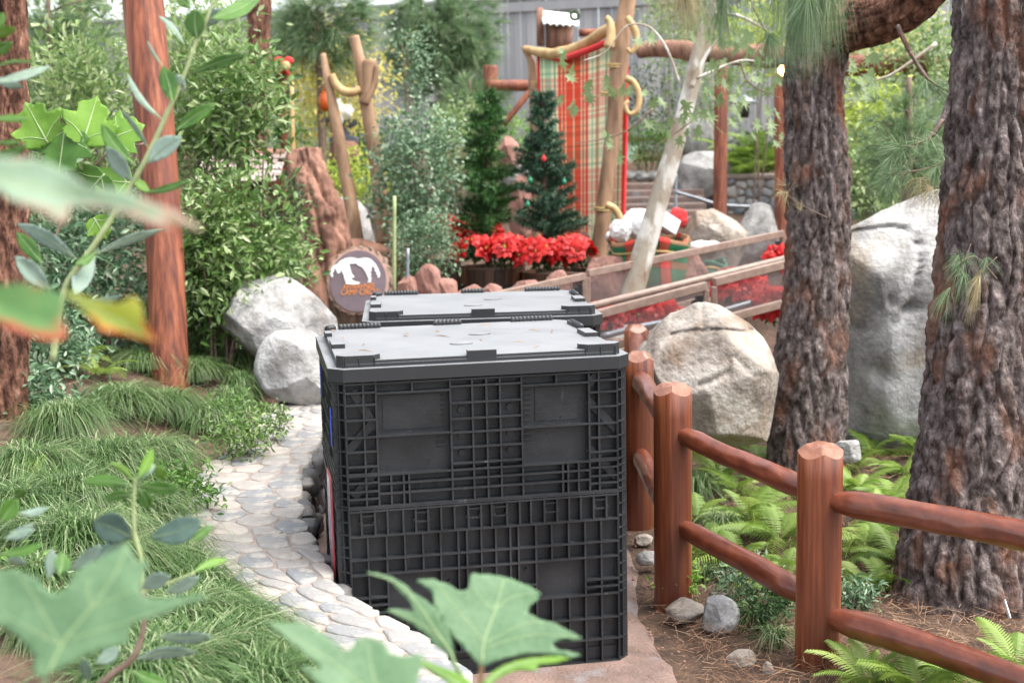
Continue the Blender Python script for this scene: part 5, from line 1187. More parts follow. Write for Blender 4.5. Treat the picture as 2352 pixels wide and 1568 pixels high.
crumple(U(1425, 530, 11.8), (.10, .1, .10), 'small white tissue lump at the left rim of the plaid sack', 4)
def gift(c, d, rz, rx, label):
    R3 = np.array(Matrix.Rotation(rz, 3, 'Z') @ Matrix.Rotation(rx, 3, 'Y')); t = thing('gift_box', label, 'gift', c)
    mb = MB(); mb.box(c, d, R3); V, F = mb.get(); add('wrapped_box', V, F, MT['white'], t, smooth=False, bevel=.006)
    mb = MB(); mb.box(c, (d[0] * 1.02, d[1] * .12, d[2] * 1.02), R3); V, F = mb.get(); add('ribbon', V, F, MT['cloth_red'], t, smooth=False)
gift(U(1525, 512, 11.8), (.2, .2, .14), .6, .5, 'white gift box with a red ribbon tilted in the plaid sack')
crumple(U(1558, 500, 11.9), (.085, .07, .09), 'crimson ruffled bow at the right of the plaid sack', 7, 'cloth_red', 'gift_bow', 'bow')
b, R, H = sack(1622, 600, 668, 11.9, 100, 'sack_green', 'smaller plain green gift sack right of the plaid one', 3, 0)
crumple(U(1612, 565, 11.9), (.14, .11, .05), 'white crumpled paper on top of the small green sack', 9)
gift(U(1640, 562, 11.9), (.07, .08, .07), .3, .4, 'little white gift box on the small green sack')

# ------------------------------------------------------------------ cobble retaining wall, steps, rail
CA, CB = U(1545, 412, 18.6), U(2010, 408, 16.6); CA[2] = CB[2] = (CA[2] + CB[2]) / 2; cd_ = CB - CA; Lc = np.linalg.norm(cd_); cd_ /= Lc; cn = np.array((cd_[1], -cd_[0], 0))
cw = thing('cobble_wall', 'retaining wall of rounded pale cobbles behind the redwood posts', 'wall', CA - (0, 0, .9)); Hc = .95
def cob(a_, b_, h): p = CA + cd_ * a_ + cn * (h + .0) - np.array((0, 0, b_)); return tuple(p)
mb = MB(); mb.box(CA + cd_ * Lc / 2 - cn * .2 - (0, 0, Hc / 2), (Lc, .38, Hc), np.stack([cd_, -cn, (0, 0, 1)], 1)); V, F = mb.get(); add('mortar_bed', V, F, MT['mortar'], cw, smooth=False)
rc = np.random.default_rng(3)
for c in voronoi(Lc, Hc, .135, 21, 1.1):
    V, F = stone_geo(c, .009, cob, .02, .03, rc); o = add('stone', V, F, MT['cobble']); o.parent = cw; o.location = tuple(LOC[o.name] - LOC[cw.name])
mb = MB(); mb.box(CA + cd_ * Lc / 2 - cn * .18 + (0, 0, .03), (Lc, .45, .06), np.stack([cd_, -cn, (0, 0, 1)], 1)); V, F = mb.get(); add('coping', V, F, MT['mortar'], cw, smooth=False, bevel=.01)
stp = thing('garden_steps', 'flight of weathered timber edged steps between the banner and the cobble wall', 'steps', U(1490, 520, 16))
for k in range(6):
    v_ = 498 - k * 16; z_ = 16.2 + k * .42; c = U(1490, v_, z_); mb = MB(); mb.box((c[0], c[1] + .2, c[2] - .07), (1.5, .40, .10)); V, F = mb.get(); add('tread', V, F, MT['concrete'], stp, smooth=False, bevel=.01)
    mb = MB(); mb.box((c[0], c[1] + .03, c[2] - .19), (1.5, .03, .135)); V, F = mb.get(); add('riser', V, F, MT['drift'], stp, smooth=False)
for k, (u_, w_) in enumerate(((1445, 40), (1474, 48), (1502, 40), (1530, 40))): boulder('cobble_stone', u_, 404, 19, w_ * .9, 24, 1, 'granite', ['leftmost', 'second', 'third', 'rightmost'][k] + ' small pale rock in the row at the top of the garden steps', 80 + k, 5, group='rocks at the top of the steps')
for pts, Zz, lb in (([(1548, 440), (1600, 455), (1652, 470), (1750, 476)], 15.9, 'galvanised handrail slanting down before the cobble wall'), ([(1552, 520), (1552, 400)], 16.5, 'short galvanised handrail post at the foot of the steps')):
    V, F = tube_geo(smooth_path(px(pts, Zz), 20), .022, 10); add('steel_handrail', V, F, MT['galv'], None, label=lb, cat='handrail')
for v_, lb in ((322, 'upper brown wooden rail behind the banner pole'), (368, 'lower brown wooden rail below the pennant')):
    mb = MB(); mb.beam(U(1425, v_, 19.2), U(1545, v_ - 4, 19.2), .05, .06); V, F = mb.get(); add('wooden_rail', V, F, MT['redwood_pole'], None, smooth=False, label=lb, cat='rail')
MT['pen'] = mat('pale mint pennant', (.45, .70, .62), (.72, .82, .74), scale=12, rough=.7, contrast=(.45, .55))
P = [(1432, 336), (1464, 334), (1464, 362), (1448, 374), (1432, 364)]; V = [U(a, b, 19.0) for a, b in P]; V = V + [v + np.array((0, .01, 0)) for v in V]
add('pennant', V, [(0, 1, 2, 3, 4), (9, 8, 7, 6, 5)] + [(i, (i + 1) % 5, 5 + (i + 1) % 5, 5 + i) for i in range(5)], MT['pen'], None, smooth=False, label='small pale mint shield shaped pennant hanging from the wooden rail', cat='pennant')

# ------------------------------------------------------------------ left background: shingle roof, anvil, garlanded post
sh = thing('shingle_shelter', 'low shelter with grey pink shingle roof half hidden by the shrubs', 'shelter', U(600, 640, 13.2))
r = np.random.default_rng(4); Ra, Rb = U(470, 352, 13.4), U(636, 352, 13.4); rd = Rb - Ra; Lr = np.linalg.norm(rd); rd /= Lr
MT['shingle'] = mat('weathered shingle', (.26, .20, .18), (.42, .34, .32), scale=6, rough=.9, bump=.004, objrand=True)
for row in range(5):
    x = 0
    while x < Lr:
        w_ = r.uniform(.09, .15); c = Ra + rd * (x + w_ / 2) + np.array((0, -.10 * row - .05, -.055 * row - .02 + r.uniform(-.004, .004))); mb = MB()
        mb.box(c, (w_ - .008, .16, .016), np.array(Matrix.Rotation(math.radians(24), 3, 'X'))); V, F = mb.get(); add('shingle', V, F, MT['shingle'], sh, smooth=False); x += w_
V, F = tube_geo([Ra - rd * .1, Rb + rd * .08], .045, 12, True, .1, 2); add('ridge_log', V, F, MT['drift'], sh)
for u_ in (500, 600): V, F = tube_geo([U(u_, 650, 13.3), U(u_, 385, 13.3)], .07, 12, True, .1, 2); add('support_post', V, F, MT['bark_red'], sh)
mb = MB(); mb.box(U(560, 500, 13.75), (.9, .08, 1.0)); V, F = mb.get(); add('back_board', V, F, MT['redwood_pole'], sh, smooth=False)
an = thing('anvil', 'blue grey anvil standing on a dark wooden block in the background', 'anvil', U(790, 345, 17.5))
mb = MB(); c = U(790, 300, 17.5); s_ = FPX / 17.5; prof = [(-.16, -.19, .11), (-.10, -.19, .11), (-.06, -.10, .08), (.03, -.09, .07), (.07, -.17, .09), (.15, -.20, .10)]
def lathe_box(prof): 
    V = []; F = []
    for z, x, y in prof: V += [c + (x, -y, z), c + (-x, -y, z), c + (-x, y, z), c + (x, y, z)]
    for k in range(len(prof) - 1):
        for i in range(4): F.append((4 * k + i, 4 * k + (i + 1) % 4, 4 * k + 4 + (i + 1) % 4, 4 * k + 4 + i))
    return V, F + [(3, 2, 1, 0), tuple(range(len(V) - 4, len(V)))]
MT['anvil'] = mat('blue grey iron', (.07, .085, .12), (.14, .165, .21), scale=9, rough=.5)
V, F = lathe_box(prof); add('anvil_body', V, F, MT['anvil'], an, smooth=False, bevel=.01)
V, F = tube_geo(smooth_path(np.array([c + (-.16, 0, .11), c + (-.26, 0, .125), c + (-.36, 0, .14)]), 10), (.07, .05, .012), 12); add('horn', V, F, MT['anvil'], an)
V, F = tube_geo([U(790, 375, 17.5), U(790, 328, 17.5)], (.2, .19), 16, True, .05, 2); add('wooden_block', V, F, MT['drift'], an)
crumple(U(775, 262, 17.2), (.09, .08, .2), 'tall white fluffy bundle above the anvil', 12, name='white_bundle', cat='decoration'); crumple(U(796, 256, 17.2), (.09, .08, .1), 'short white fluffy bundle beside the tall one above the anvil', 13, name='white_bundle', cat='decoration')
MT['orange'] = mat('orange paint', (.62, .12, .02), (.45, .07, .01), scale=6, rough=.35)
mb = MB(); mb.ell(U(747, 233, 17), (.09, .09, .13), 16, 10); mb.tube([U(747, 233, 17) + (0, 0, .12), U(747, 233, 17) + (0, 0, .2)], .015, 8); V, F = mb.get(); add('hanging_lantern', V, F, MT['orange'], None, label='orange red round lantern left of the leaning pole', cat='lantern')
gp = thing('garlanded_post', 'slim red post wrapped in evergreen garland with a red bow on top', 'post', U(652, 400, 16))
V, F = tube_geo([U(654, 400, 16), U(650, 150, 16)], .045, 12); add('post_shaft', V, F, MT['redwood_pole'], gp)
r = np.random.default_rng(9); k = np.linspace(0, 1, 240); C = np.array([U(652, 400 - 255 * q, 16) + np.array((math.cos(q * 26) * .08, math.sin(q * 26) * .08, 0)) for q in k])
V, F = needles(C, rdir(240, 0, r), 12, .09, .012, .8, r); add('garland', V, F, MT['spruce'], gp, smooth=False, kind='stuff')
mb = MB(); c = U(651, 146, 15.8)
for sx_b in (-1, 1): mb.ell(c + (sx_b * .06, 0, .03), (.065, .04, .05)); mb.tube([c, c + (sx_b * .05, -.01, -.14)], (.02, .03), 8)
mb.ell(c, (.03, .035, .03)); V, F = mb.get(); add('bow', V, F, MT['cloth_red'], gp)
V, F = ell_geo(U(656, 152, 15.7), (.06, .03, .06), 14, 9); add('bell', V, F, MT['horn'], gp)
pole([(673, 400), (670, 190)], 15.5, (.03, .026), 'thin bamboo stake beside the garlanded post', 'horn', name='bamboo_stake', cat='stake', m=8)
pole([(905, 700), (906, 450)], 11.4, (.018, .016), 'greenish bamboo stake right of the bear sign', 'stem_green', name='bamboo_stake', cat='stake', m=8)
pole([(936, 700), (937, 570)], 11.3, (.014, .013), 'thin grey stake in front of the grey green shrub', 'galv', name='metal_stake', cat='stake', m=8)
# hanging lamps, lit
em = bpy.data.materials.new('lit bulb'); em.use_nodes = True; eb = em.node_tree.nodes['Principled BSDF']; eb.inputs['Emission Color'].default_value = (1, .50, .18, 1); eb.inputs['Emission Strength'].default_value = 6; MT['bulb'] = em
for u_, v_, Z_, lb in ((1797, 162, 13.9, 'lit warm lantern hanging beside the middle pine trunk'),):
    c = U(u_, v_, Z_); t = thing('lantern', lb, 'lantern', c - (0, 0, .08)); V, F = ell_geo(c, (.045, .045, .055), 12, 8); add('bulb', V, F, MT['bulb'], t)
    V, F = tube_geo([c + (0, 0, .05), c + (0, 0, .10), c + (0, 0, .13)], (.08, .05, .01), 14); add('hood', V, F, MT['black'], t)
c = U(1710, 238, 15); t = thing('lantern', 'unlit lamp with a pale blue conical hood right of the slim post', 'lantern', c - (0, 0, .2))
V, F = tube_geo([c, c + (0, 0, .06), c + (0, 0, .1)], (.18, .07, .01), 20); add('hood', V, F, MT['galv'], t); V, F = tube_geo([c - (0, 0, .16), c], (.05, .06), 12); add('glass', V, F, MT['black'], t)

# ------------------------------------------------------------------ white sycamore
sy = thing('sycamore_tree', 'slender leaning sycamore with mottled white bark and hanging lobed leaves', 'tree', U(1400, 800, 11.2))
V, F = bark_trunk(px([(1405, 800), (1428, 740), (1455, 660), (1490, 540), (1525, 420), (1560, 300), (1590, 190), (1612, 100), (1640, 20), (1670, -100)], 11.1), [.125, .108, .098, .087, .08, .075, .07, .066, .06, .05], 33, 80, 240, ridge=.035, sc=2); add('trunk', V, F, MT['bark_white'], sy)
for pts, r0, Z_ in (([(1588, 200), (1620, 130), (1650, 90), (1672, 60), (1660, 30)], .022, 11), ([(1640, 30), (1700, 38), (1760, 70)], .02, 11), ([(1560, 190), (1530, 110), (1490, 62), (1440, 60), (1390, 120), (1340, 140)], .012, 10.8), ([(1500, 250), (1440, 300), (1380, 320), (1320, 330)], .009, 10.8),
                    ([(1600, 180), (1700, 140), (1760, 145)], .014, 10.8), ([(1700, 140), (1720, 190), (1800, 230)], .009, 10.6), ([(2150, 100), (2050, 170), (1980, 200), (1950, 250)], .014, 9.5), ([(1600, 270), (1560, 300), (1500, 340)], .008, 10.8)):
    V, F = tube_geo(smooth_path(px(pts, Z_), 30), (r0, r0 * .35), 8, True, .2, 4); add('branch', V, F, MT['bark_white'] if r0 > .01 else MT['stem_brown'], sy)
r = np.random.default_rng(12); 
cl = [(1290, 95), (1300, 150), (1330, 170), (1350, 205), (1400, 180), (1420, 200), (1290, 225), (1310, 245), (1390, 290), (1440, 330), (1420, 345), (1480, 200), (1510, 215), (1500, 270), (1530, 290), (1560, 300), (1570, 260), (1600, 250), (1630, 280), (1650, 220), (1680, 190), (1700, 240), (1720, 290), (1740, 200), (1760, 250), (1780, 180), (1690, 100), (1720, 80), (1750, 110), (1650, 130), (1640, 60), (1660, 160), (1620, 200), (1770, 300), (1740, 160), (1960, 200), (2000, 190), (2040, 220), (2100, 200), (1990, 110), (1960, 160), (2140, 250), (1480, 90), (1540, 40), (1700, 60), (1600, 40)]
PL = []
for (u_, v_) in cl:
    for k in range(4 if u_ > 1560 else 2): PL.append(U(u_ + r.normal() * 16, v_ + r.normal() * 14, (10.6 if u_ < 1900 else 9.4) + r.normal() * .25))
PL = np.array(PL); Lm = mk_mesh('sycamore_leaf', STAR[0] * (1, 1, 1), [tuple(dict.fromkeys(f)) for f in STAR[1]], MT['sycleaf'], False)
MT['sycleaf'].node_tree.nodes
for p in PL[:240]:
    o = link('leaf', Lm, sy, p - LOC[sy.name]); o.scale = (r.uniform(.11, .17),) * 3; o.rotation_euler = (r.uniform(-2.4, -1.1), r.uniform(-.6, .6), r.uniform(-1.2, 1.2))

# ------------------------------------------------------------------ ferns
def frond_mesh(seed, matn, L=.42):
    r = np.random.default_rng(seed); V = []; F = []; m = 22
    def pt(t): return np.array((0, L * t * (1 - .12 * t), L * (.42 * t - .62 * t * t)))
    for k in range(m):
        t = .12 + .88 * k / m; p = pt(t); w_ = L * .26 * math.sin(math.pi * (t * .92 + .04)) ** .7 * (1.1 - t * .55)
        for sg in (-1, 1):
            d = np.array((sg * .93, .36, -.12 + r.uniform(-.1, .1))); d /= np.linalg.norm(d); f = np.array((-d[1] * sg, d[0] * sg, 0)) * sg; n0 = len(V); q = 5; hw = L * .019
            for j in range(q + 1):
                a = j / q; wd_ = hw * (1 - a) ** .6 + .0008
                for s2 in (-1, 1): V.append(p + d * w_ * a + np.array((0, s2 * wd_ * (1.0 if j % 2 else .6), 0)) + (0, 0, -.05 * L * a * a))
            for j in range(q): F.append((n0 + 2 * j, n0 + 2 * j + 1, n0 + 2 * j + 3, n0 + 2 * j + 2))
    n0 = len(V)
    for j in range(9): p = pt(j / 8); V += [p + (-.0022, 0, 0), p + (.0022, 0, 0)]
    for j in range(8): F.append((n0 + 2 * j, n0 + 2 * j + 1, n0 + 2 * j + 3, n0 + 2 * j + 2))
    return mk_mesh('fern_frond', V, F, MT[matn], False)
MT['fern1'] = mat('fern frond', (.13, .23, .035), (.25, .37, .07), (.42, .50, .16), scale=3, rough=.5, trans=.35, objrand=True, contrast=(.2, .65))
FR = [frond_mesh(i, 'fern1') for i in range(6)]
def fern(x, y, size, nf, label, seed, group='green ferns under the pines', z=None):
    r = np.random.default_rng(seed); z = float(height(x, y)) - .03 if z is None else z; t = thing('fern', label, 'fern', (x, y, z), group)
    for k in range(nf):
        o = link('frond', FR[(k * 5 + seed) % 6], t, (0, 0, 0)); o.rotation_euler = (r.uniform(.0, .85), r.uniform(-.2, .2), 2 * math.pi * k / nf + r.uniform(-.3, .3)); s = size * r.uniform(.7, 1.15) / .42; o.scale = (s, s, s)
fl = [(2040, 1010, .34, 11, 'bright fern at the foot of the huge boulder between the two pines'), (2110, 1040, .3, 9, 'fern tucked against the left side of the big pine, highest on the slope'), (2000, 1040, .26, 8, 'small fern behind the nearest post just right of the middle pine'),
      (1650, 1090, .3, 10, 'fern seen just over the upper rail below the tan boulder'), (1740, 1060, .26, 8, 'fern left of the foot of the middle pine'), (1600, 1170, .28, 9, 'feathery fern just right of the thick post above the lower rail'),
      (1720, 1180, .34, 11, 'lively fern between the two nearest posts, in the centre'), (1790, 1230, .32, 10, 'large fern left of the nearest post, between the two rails'), (1700, 1270, .3, 9, 'fern low behind the lower rail near the thick post'), (1970, 1130, .3, 10, 'fern right of the nearest post under the fallen needles'),
      (2050, 1150, .3, 10, 'fern above the upper right rail before the big pine'), (1990, 1250, .34, 12, 'lush fern between the right hand rails beside the nearest post'), (2060, 1290, .34, 12, 'lush fern at the left root of the big pine'), (1975, 1340, .2, 9, 'darker fern low beside the nearest post'),
      (1995, 1560, .24, 13, 'fern in the bottom right below the lower rail beside the nearest post'), (2110, 1590, .24, 13, 'fern at the bottom edge below the lower right rail'), (2170, 1560, .18, 9, 'fern in front of the big pine roots'), (2330, 1530, .24, 10, 'fern in the bottom right corner'), (2270, 1640, .2, 9, 'fern cut by the bottom right edge'), (1860, 1130, .26, 9, 'fern right in front of the middle pine trunk'),
      (1670, 1020, .24, 8, 'small fern under the tan boulder'), (1640, 1230, .24, 9, 'soft fern between the thick post and the lower rail'), (1760, 1330, .22, 9, 'small fern under the lower rail in the middle'), (1810, 1300, .24, 9, 'fern half hidden by the left side of the nearest post'), (2010, 1200, .26, 9, 'fern in the middle of the gap between nearest post and big pine'), (1960, 1070, .24, 8, 'small fern on the needles just above the nearest post'), (2080, 1090, .26, 9, 'fern at the upper left of the big pine roots'), (1690, 1120, .26, 9, 'fern in the shade under the upper rail'), (2040, 1350, .2, 8, 'low fern above the lower right rail')]
for i, (u_, v_, sz, nf, lb) in enumerate(fl):
    g = G(u_, v_, .06); fern(g[0], g[1], sz * 1.12, nf + 5, lb, 300 + i)
fern(*G(1240 / 1, 1, -99)[:2], .001, 1, 'x', 1) if False else None
for i, (u_, v_, Z_) in enumerate(((1690, 370, 18.5), (1740, 350, 18.6), (1765, 380, 18.3), (1715, 392, 18.2))):
    p = U(u_, v_, Z_); fern(p[0], p[1], .75, 14, ['leftmost golden fern behind the cobble wall', 'tallest golden fern behind the cobble wall', 'rightmost golden fern behind the cobble wall near the post', 'lowest golden fern at the coping of the cobble wall'][i], 400 + i, 'sunlit ferns behind the cobble wall', z=p[2] - .1)
# left foreground fern bits
for i, (u_, v_, sz, lb) in enumerate(((150, 1090, .3, 'yellow green fern on the left bank among the grass'), (60, 1150, .28, 'pale fern at the far left on the bank'), (360, 1470, .2, 'little fern low by the grass near the bottom left leaf'), (180, 870, .32, 'bright fern beneath the left shrub'), (230, 900, .3, 'bright yellow green fern in the grass below the pole'))):
    g = G(u_, v_, .62); fern(g[0], g[1], sz, 8, lb, 500 + i, 'ferns on the left bank', z=float(height(g[0], g[1])))

# ------------------------------------------------------------------ grass clumps, litter
def grass_mesh(clumps, r, per=760):
    Vs = []; Fs = []; n0 = 0
    for (x, y, R, H) in clumps:
        R *= .95; H *= 1.55
        z = float(height(x, y)) - .03; n = int(per * min(1.4, R / .22)); az = r.uniform(0, 2 * math.pi, n); b = np.stack([x + r.normal(size=n) * R * .15, y + r.normal(size=n) * R * .15, np.full(n, z)], 1)
        lean = np.clip(r.normal(.75, .35, n), .1, 1.6) * R; hh = H * r.uniform(.6, 1.1, n); swirl = fbm(np.stack([b[:, 0] * 3, b[:, 1] * 3, az * .3], 1), 3, 2)
        az = az + swirl * 1.2; d = np.stack([np.cos(az), np.sin(az)], 1); m = 6; w_ = r.uniform(.0022, .0040, n)
        sd_ = np.stack([-d[:, 1], d[:, 0]], 1)
        for j in range(m):
            t = j / (m - 1); rad = lean * (t ** 1.25) * 1.15; zz = hh * (2.1 * t - 1.95 * t * t)
            P = np.concatenate([b[:, :2] + d * rad[:, None], (b[:, 2] + zz)[:, None]], 1); wd_ = w_ * (1 - t * .85)
            for s in (-1, 1): Vs.append(P + np.concatenate([sd_ * (s * wd_)[:, None], np.zeros((n, 1))], 1))
        base = n0; idx = np.arange(n)
        for j in range(m - 1):
            a = base + (2 * j) * n + idx; bb = a + n; c = a + 3 * n; dd = a + 2 * n; Fs.append(np.stack([a, bb, c, dd], 1))
        n0 += 2 * m * n
    return np.concatenate(Vs), np.concatenate(Fs)
r = np.random.default_rng(77); cl = []
sp_ = [(240, 1080, .34, .24), (330, 1040, .34, .24), (430, 1010, .30, .22), (470, 930, .28, .2), (380, 930, .3, .2), (280, 950, .3, .2), (150, 1020, .3, .2), (330, 870, .28, .18), (450, 860, .26, .18), (540, 900, .26, .2), (600, 880, .28, .24), (560, 830, .28, .22), (520, 800, .26, .2),
       (250, 1190, .32, .24), (160, 1200, .32, .24), (340, 1160, .28, .2), (70, 1130, .3, .2), (290, 1260, .26, .18), (180, 1310, .3, .22), (90, 1290, .3, .22), (40, 1230, .3, .2),
       (420, 1400, .26, .2), (520, 1440, .26, .2), (470, 1500, .3, .22), (560, 1520, .26, .2), (600, 1580, .3, .22), (650, 1600, .26, .18), (400, 1530, .26, .2), (510, 1600, .3, .22), (330, 1600, .3, .2), (440, 1340, .2, .14), (200, 820, .26, .18), (120, 900, .26, .18), (420, 800, .24, .18), (640, 860, .2, .16)]
for (u_, v_, R, H) in sp_:
    g = G(u_, v_, .6); R = min(R, max(.14, wall_x(g[1]) - g[0] - .22)); cl.append((min(g[0], wall_x(g[1]) - .42), g[1], R, H * r.uniform(.8, 1.25)))
for (u_, v_) in ((650, 1500), (610, 1440), (570, 1385), (530, 1335), (490, 1290), (700, 1560), (740, 1620), (440, 1235)):
    g = G(u_, v_, .5); cl.append((wall_x(g[1]) - .40, g[1], .2, .16))
for k in range(12):
    g = G(r.uniform(-60, 520), r.uniform(800, 1560), .56)
    if wall_x(g[1]) - g[0] > .62: cl.append((g[0], g[1], r.uniform(.14, .24), r.uniform(.07, .15)))
V, F = grass_mesh(cl, r); add('grass', V, F, MT['grass'], kind='stuff', smooth=True, label='dense arching sedge grass covering the bank left of the stone wall', cat='grass')
cl = [(*G(1600, 1140, .03)[:2], .2, .2), (*G(1660, 1215, .03)[:2], .18, .14), (*G(1620, 1320, .03)[:2], .12, .1), (*G(1740, 1420, .03)[:2], .14, .1), (*G(1780, 1470, .03)[:2], .12, .1), (*G(1480, 1190, .03)[:2], .1, .08), (*G(1700, 1400, .03)[:2], .1, .08), (*G(1800, 1390, .03)[:2], .12, .1)]
V, F = grass_mesh(cl, r, 260); add('grass', V, F, MT['grass'], kind='stuff', label='thin grass tufts scattered behind the redwood posts', cat='grass')
def litter(n, u0, u1, v0, v1, z, seed, Lr=(.05, .14), keep=None):
    r = np.random.default_rng(seed); P = []
    while len(P) < n:
        g = G(r.uniform(u0, u1), r.uniform(v0, v1), z)
        if keep is None or keep(g): P.append((g[0], g[1], float(height(g[0], g[1])) + r.uniform(-.005, .03)))
    P = np.array(P); d = r.normal(size=(n, 3)) * (1, 1, .18); return leafmesh(P, d, rdir(n, 1.5, r), r.uniform(*Lr, n), r.uniform(.0014, .0028, n), NEED)
V, F = litter(9000, 1500, 2400, 1030, 1640, .05, 5, keep=lambda g: g[0] > np.interp(g[1], E[:, 1], E[:, 0]) + .0); add('needle_litter', V, F, MT['litter'], kind='stuff', smooth=False, label='brown fallen pine needles carpeting the ground around the ferns', cat='litter')
V, F = litter(2600, 0, 760, 900, 1640, .5, 6, keep=lambda g: wall_x(g[1]) - g[0] > .3); add('needle_litter', V, F, MT['litter'], kind='stuff', smooth=False, label='brown fallen needles among the grass of the left bank', cat='litter')
for i, (u_, v_, w_, h_, mt_, lb) in enumerate(((110, 960, 260, 90, 'shrub_grey', 'shaded creeping weeds among the grass at the left edge'), (390, 1120, 200, 60, 'fern_dark', 'creeping weeds between the grass mounds near the wall'), (60, 1360, 220, 120, 'fern_dark', 'ground cover under the largest near leaf'), (250, 1420, 240, 110, 'shrub_grey', 'grey leafed ground cover behind the bottom left leaf'), (560, 1000, 160, 60, 'shrub', 'dark creeping weeds along the upper wall edge'), (420, 830, 260, 50, 'fern_dark', 'weeds around the foot of the tall redwood pole'))):
    g = G(u_, v_ + h_ / 2, .5); Zd = (CM.inverted() @ Vector(g))[2] * -1
    shrub(lb, u_, v_, Zd, w_, h_, .04, 900, mt_, seed=190 + i, stems=4, stem_r=.003, spread=.05, name='weed', cat='weed')
V, F = litter(260, 1440, 1720, 1230, 1640, .012, 15, Lr=(.03, .09), keep=lambda g: g[0] < np.interp(g[1], E[:, 1], E[:, 0]) and g[0] > cx + .6); V[:, 2] = V[:, 2] * .3 + .012; add('needle_litter', V, F, MT['litter'], kind='stuff', smooth=False, label='scattered needles on the reddish path beside the crate', cat='litter')
r = np.random.default_rng(31); mb = MB()
for k in range(170):
    t_k = r.uniform(0, 1); i_k = int(r.uniform(12, 70)); e_ = E[i_k]; q = e_ + (r.normal(-.03, .07), r.normal(0, .03)); s_ = r.uniform(.003, .009); mb.ell((q[0], q[1], float(height(*q)) - .03 if q[0] > e_[0] else .010), (s_, s_ * .9, s_ * .6), 6, 4)
V, F = mb.get(); add('gravel', V, F, MT['redrock'], kind='stuff', label='small grit and gravel along the right edge of the path', cat='gravel')
V, F = litter(120, 480, 740, 910, 1300, .47, 16, Lr=(.03, .08), keep=lambda g: abs(wall_x(g[1]) - g[0]) < .27); V[:, 2] = .466 + (V[:, 2] - V[:, 2].min()) * .15; add('needle_litter', V, F, MT['litter'], kind='stuff', smooth=False, label='dry needles lying on top of the stone seat wall', cat='litter')
# small leafy weeds
for i, (u_, v_, w_, h_, mt_, lb) in enumerate(((1700, 1330, 150, 90, 'shrub_grey', 'low blue grey leafed weed behind the lower rail'), (1760, 1390, 120, 70, 'dense', 'dark weed low between the posts'), (1560, 1330, 90, 60, 'fern', 'bright weed tuft at the foot of the thick post'), (1960, 1370, 90, 90, 'shrub_grey', 'grey green weed beside the nearest post'), (620, 960, 130, 70, 'shrub', 'creeping weed spilling onto the stone wall'), (520, 940, 120, 60, 'fern_dark', 'creeping green weed in the grass near the wall'))):
    g = G(u_, v_ + h_ / 2, .05 if u_ > 1000 else .5); Zd = (CM.inverted() @ Vector(g))[2] * -1
    shrub(lb, u_, v_, Zd, w_, h_, .035, 420, mt_, seed=90 + i, stems=5, stem_r=.003, spread=.03, name='weed', cat='weed')

# ------------------------------------------------------------------ near leaves, each a thing or part with real curvature and thickness
def big_leaf(outline, veins, Zd, parent, matn, seed, tilt=(0, 0), fold=.12, thick=.0012, label=None, name='leaf', mid=None, wave=.012, vw=1):
    """outline in photo px; laid on a tilted plane at depth Zd, then bent about the midrib"""
    r = np.random.default_rng(seed); O = np.array(outline, float); c = O.mean(0); s = FPX / Zd
    def z_at(q):
        d = (q - c) / s; z = Zd + d[..., 0] * tilt[0] + d[..., 1] * tilt[1]
        if mid is not None:
            a, b = np.array(mid[0]), np.array(mid[-1]); t = (b - a) / np.linalg.norm(b - a); nrm = np.array((-t[1], t[0])); k = np.abs((q - a) @ nrm) / s; z = z - fold * k
        z = z + wave * fbm(np.stack([q[..., 0] / s * 14, q[..., 1] / s * 14, np.full(q.shape[:-1], seed * 3.3)], -1), seed, 2)
        return z
    # jagged edge detail
    E2 = []
    for a, b in zip(O, np.roll(O, -1, 0)):
        L = np.linalg.norm(b - a); n = max(1, int(L / 9))
        for k in range(n): q = a + (b - a) * k / n; nn = np.array((-(b - a)[1], (b - a)[0])) / (L + 1e-6); E2.append(q + nn * r.uniform(-1, 1) * min(1.3, L * .04))
    E2 = np.array(E2); lo, hi = E2.min(0), E2.max(0); st_ = max(7, (hi - lo).max() / 36)
    pts = [Vector(p) for p in E2]; ne = len(pts)
    for x in np.arange(lo[0], hi[0], st_):
        for y in np.arange(lo[1], hi[1], st_): pts.append(Vector((x + r.uniform(-.2, .2) * st_, y + r.uniform(-.2, .2) * st_)))
    res = delaunay_2d_cdt(pts, [], [list(range(ne))], 1, 1e-3)
    q = np.array([list(v) for v in res[0]]); z = z_at(q); V = np.array([U(a[0], a[1], zz) for a, zz in zip(q, z)]); F = [tuple(f) for f in res[2]]
    o = add(name, V, F, MT[matn], parent)
    if 'margin' not in o.data.attributes:
        seg = np.array(E2); dd = np.min(np.hypot(q[:, None, 0] - seg[None, :, 0], q[:, None, 1] - seg[None, :, 1]), 1); low = np.clip((q[:, 1] - np.median(q[:, 1])) / (np.ptp(q[:, 1]) + 1) * 1.2 + .55, .3, 1)
        at = o.data.attributes.new('margin', 'FLOAT', 'POINT'); at.data.foreach_set('value', (np.exp(-dd / 26) * low).astype(np.float32))
    so_ = o.modifiers.new('thickness', 'SOLIDIFY'); so_.thickness = thick
    if label: o['label'] = label
    mb = MB()
    for k, ve in enumerate(veins):
        ve = np.array(ve, float); P2 = smooth_path(ve, 14); zz = z_at(P2) - .0014; mb.tube([U(a[0], a[1], b_) for a, b_ in zip(P2, zz)], (vw * (.0018 if k == 0 else .0009) * Zd / 2, vw * .0005 * Zd / 2), 6)
    if veins:
        V, F = mb.get(); v_ = add('vein', V, F, MT['vein'], None); v_.parent = o; v_.location = tuple(LOC[v_.name] - LOC[parent.name] )
        V = V - LOC[parent.name]; v_.data.vertices.foreach_set('co', V.astype(np.float32).ravel()); v_.location = (0, 0, 0); v_.data.update()
    return o
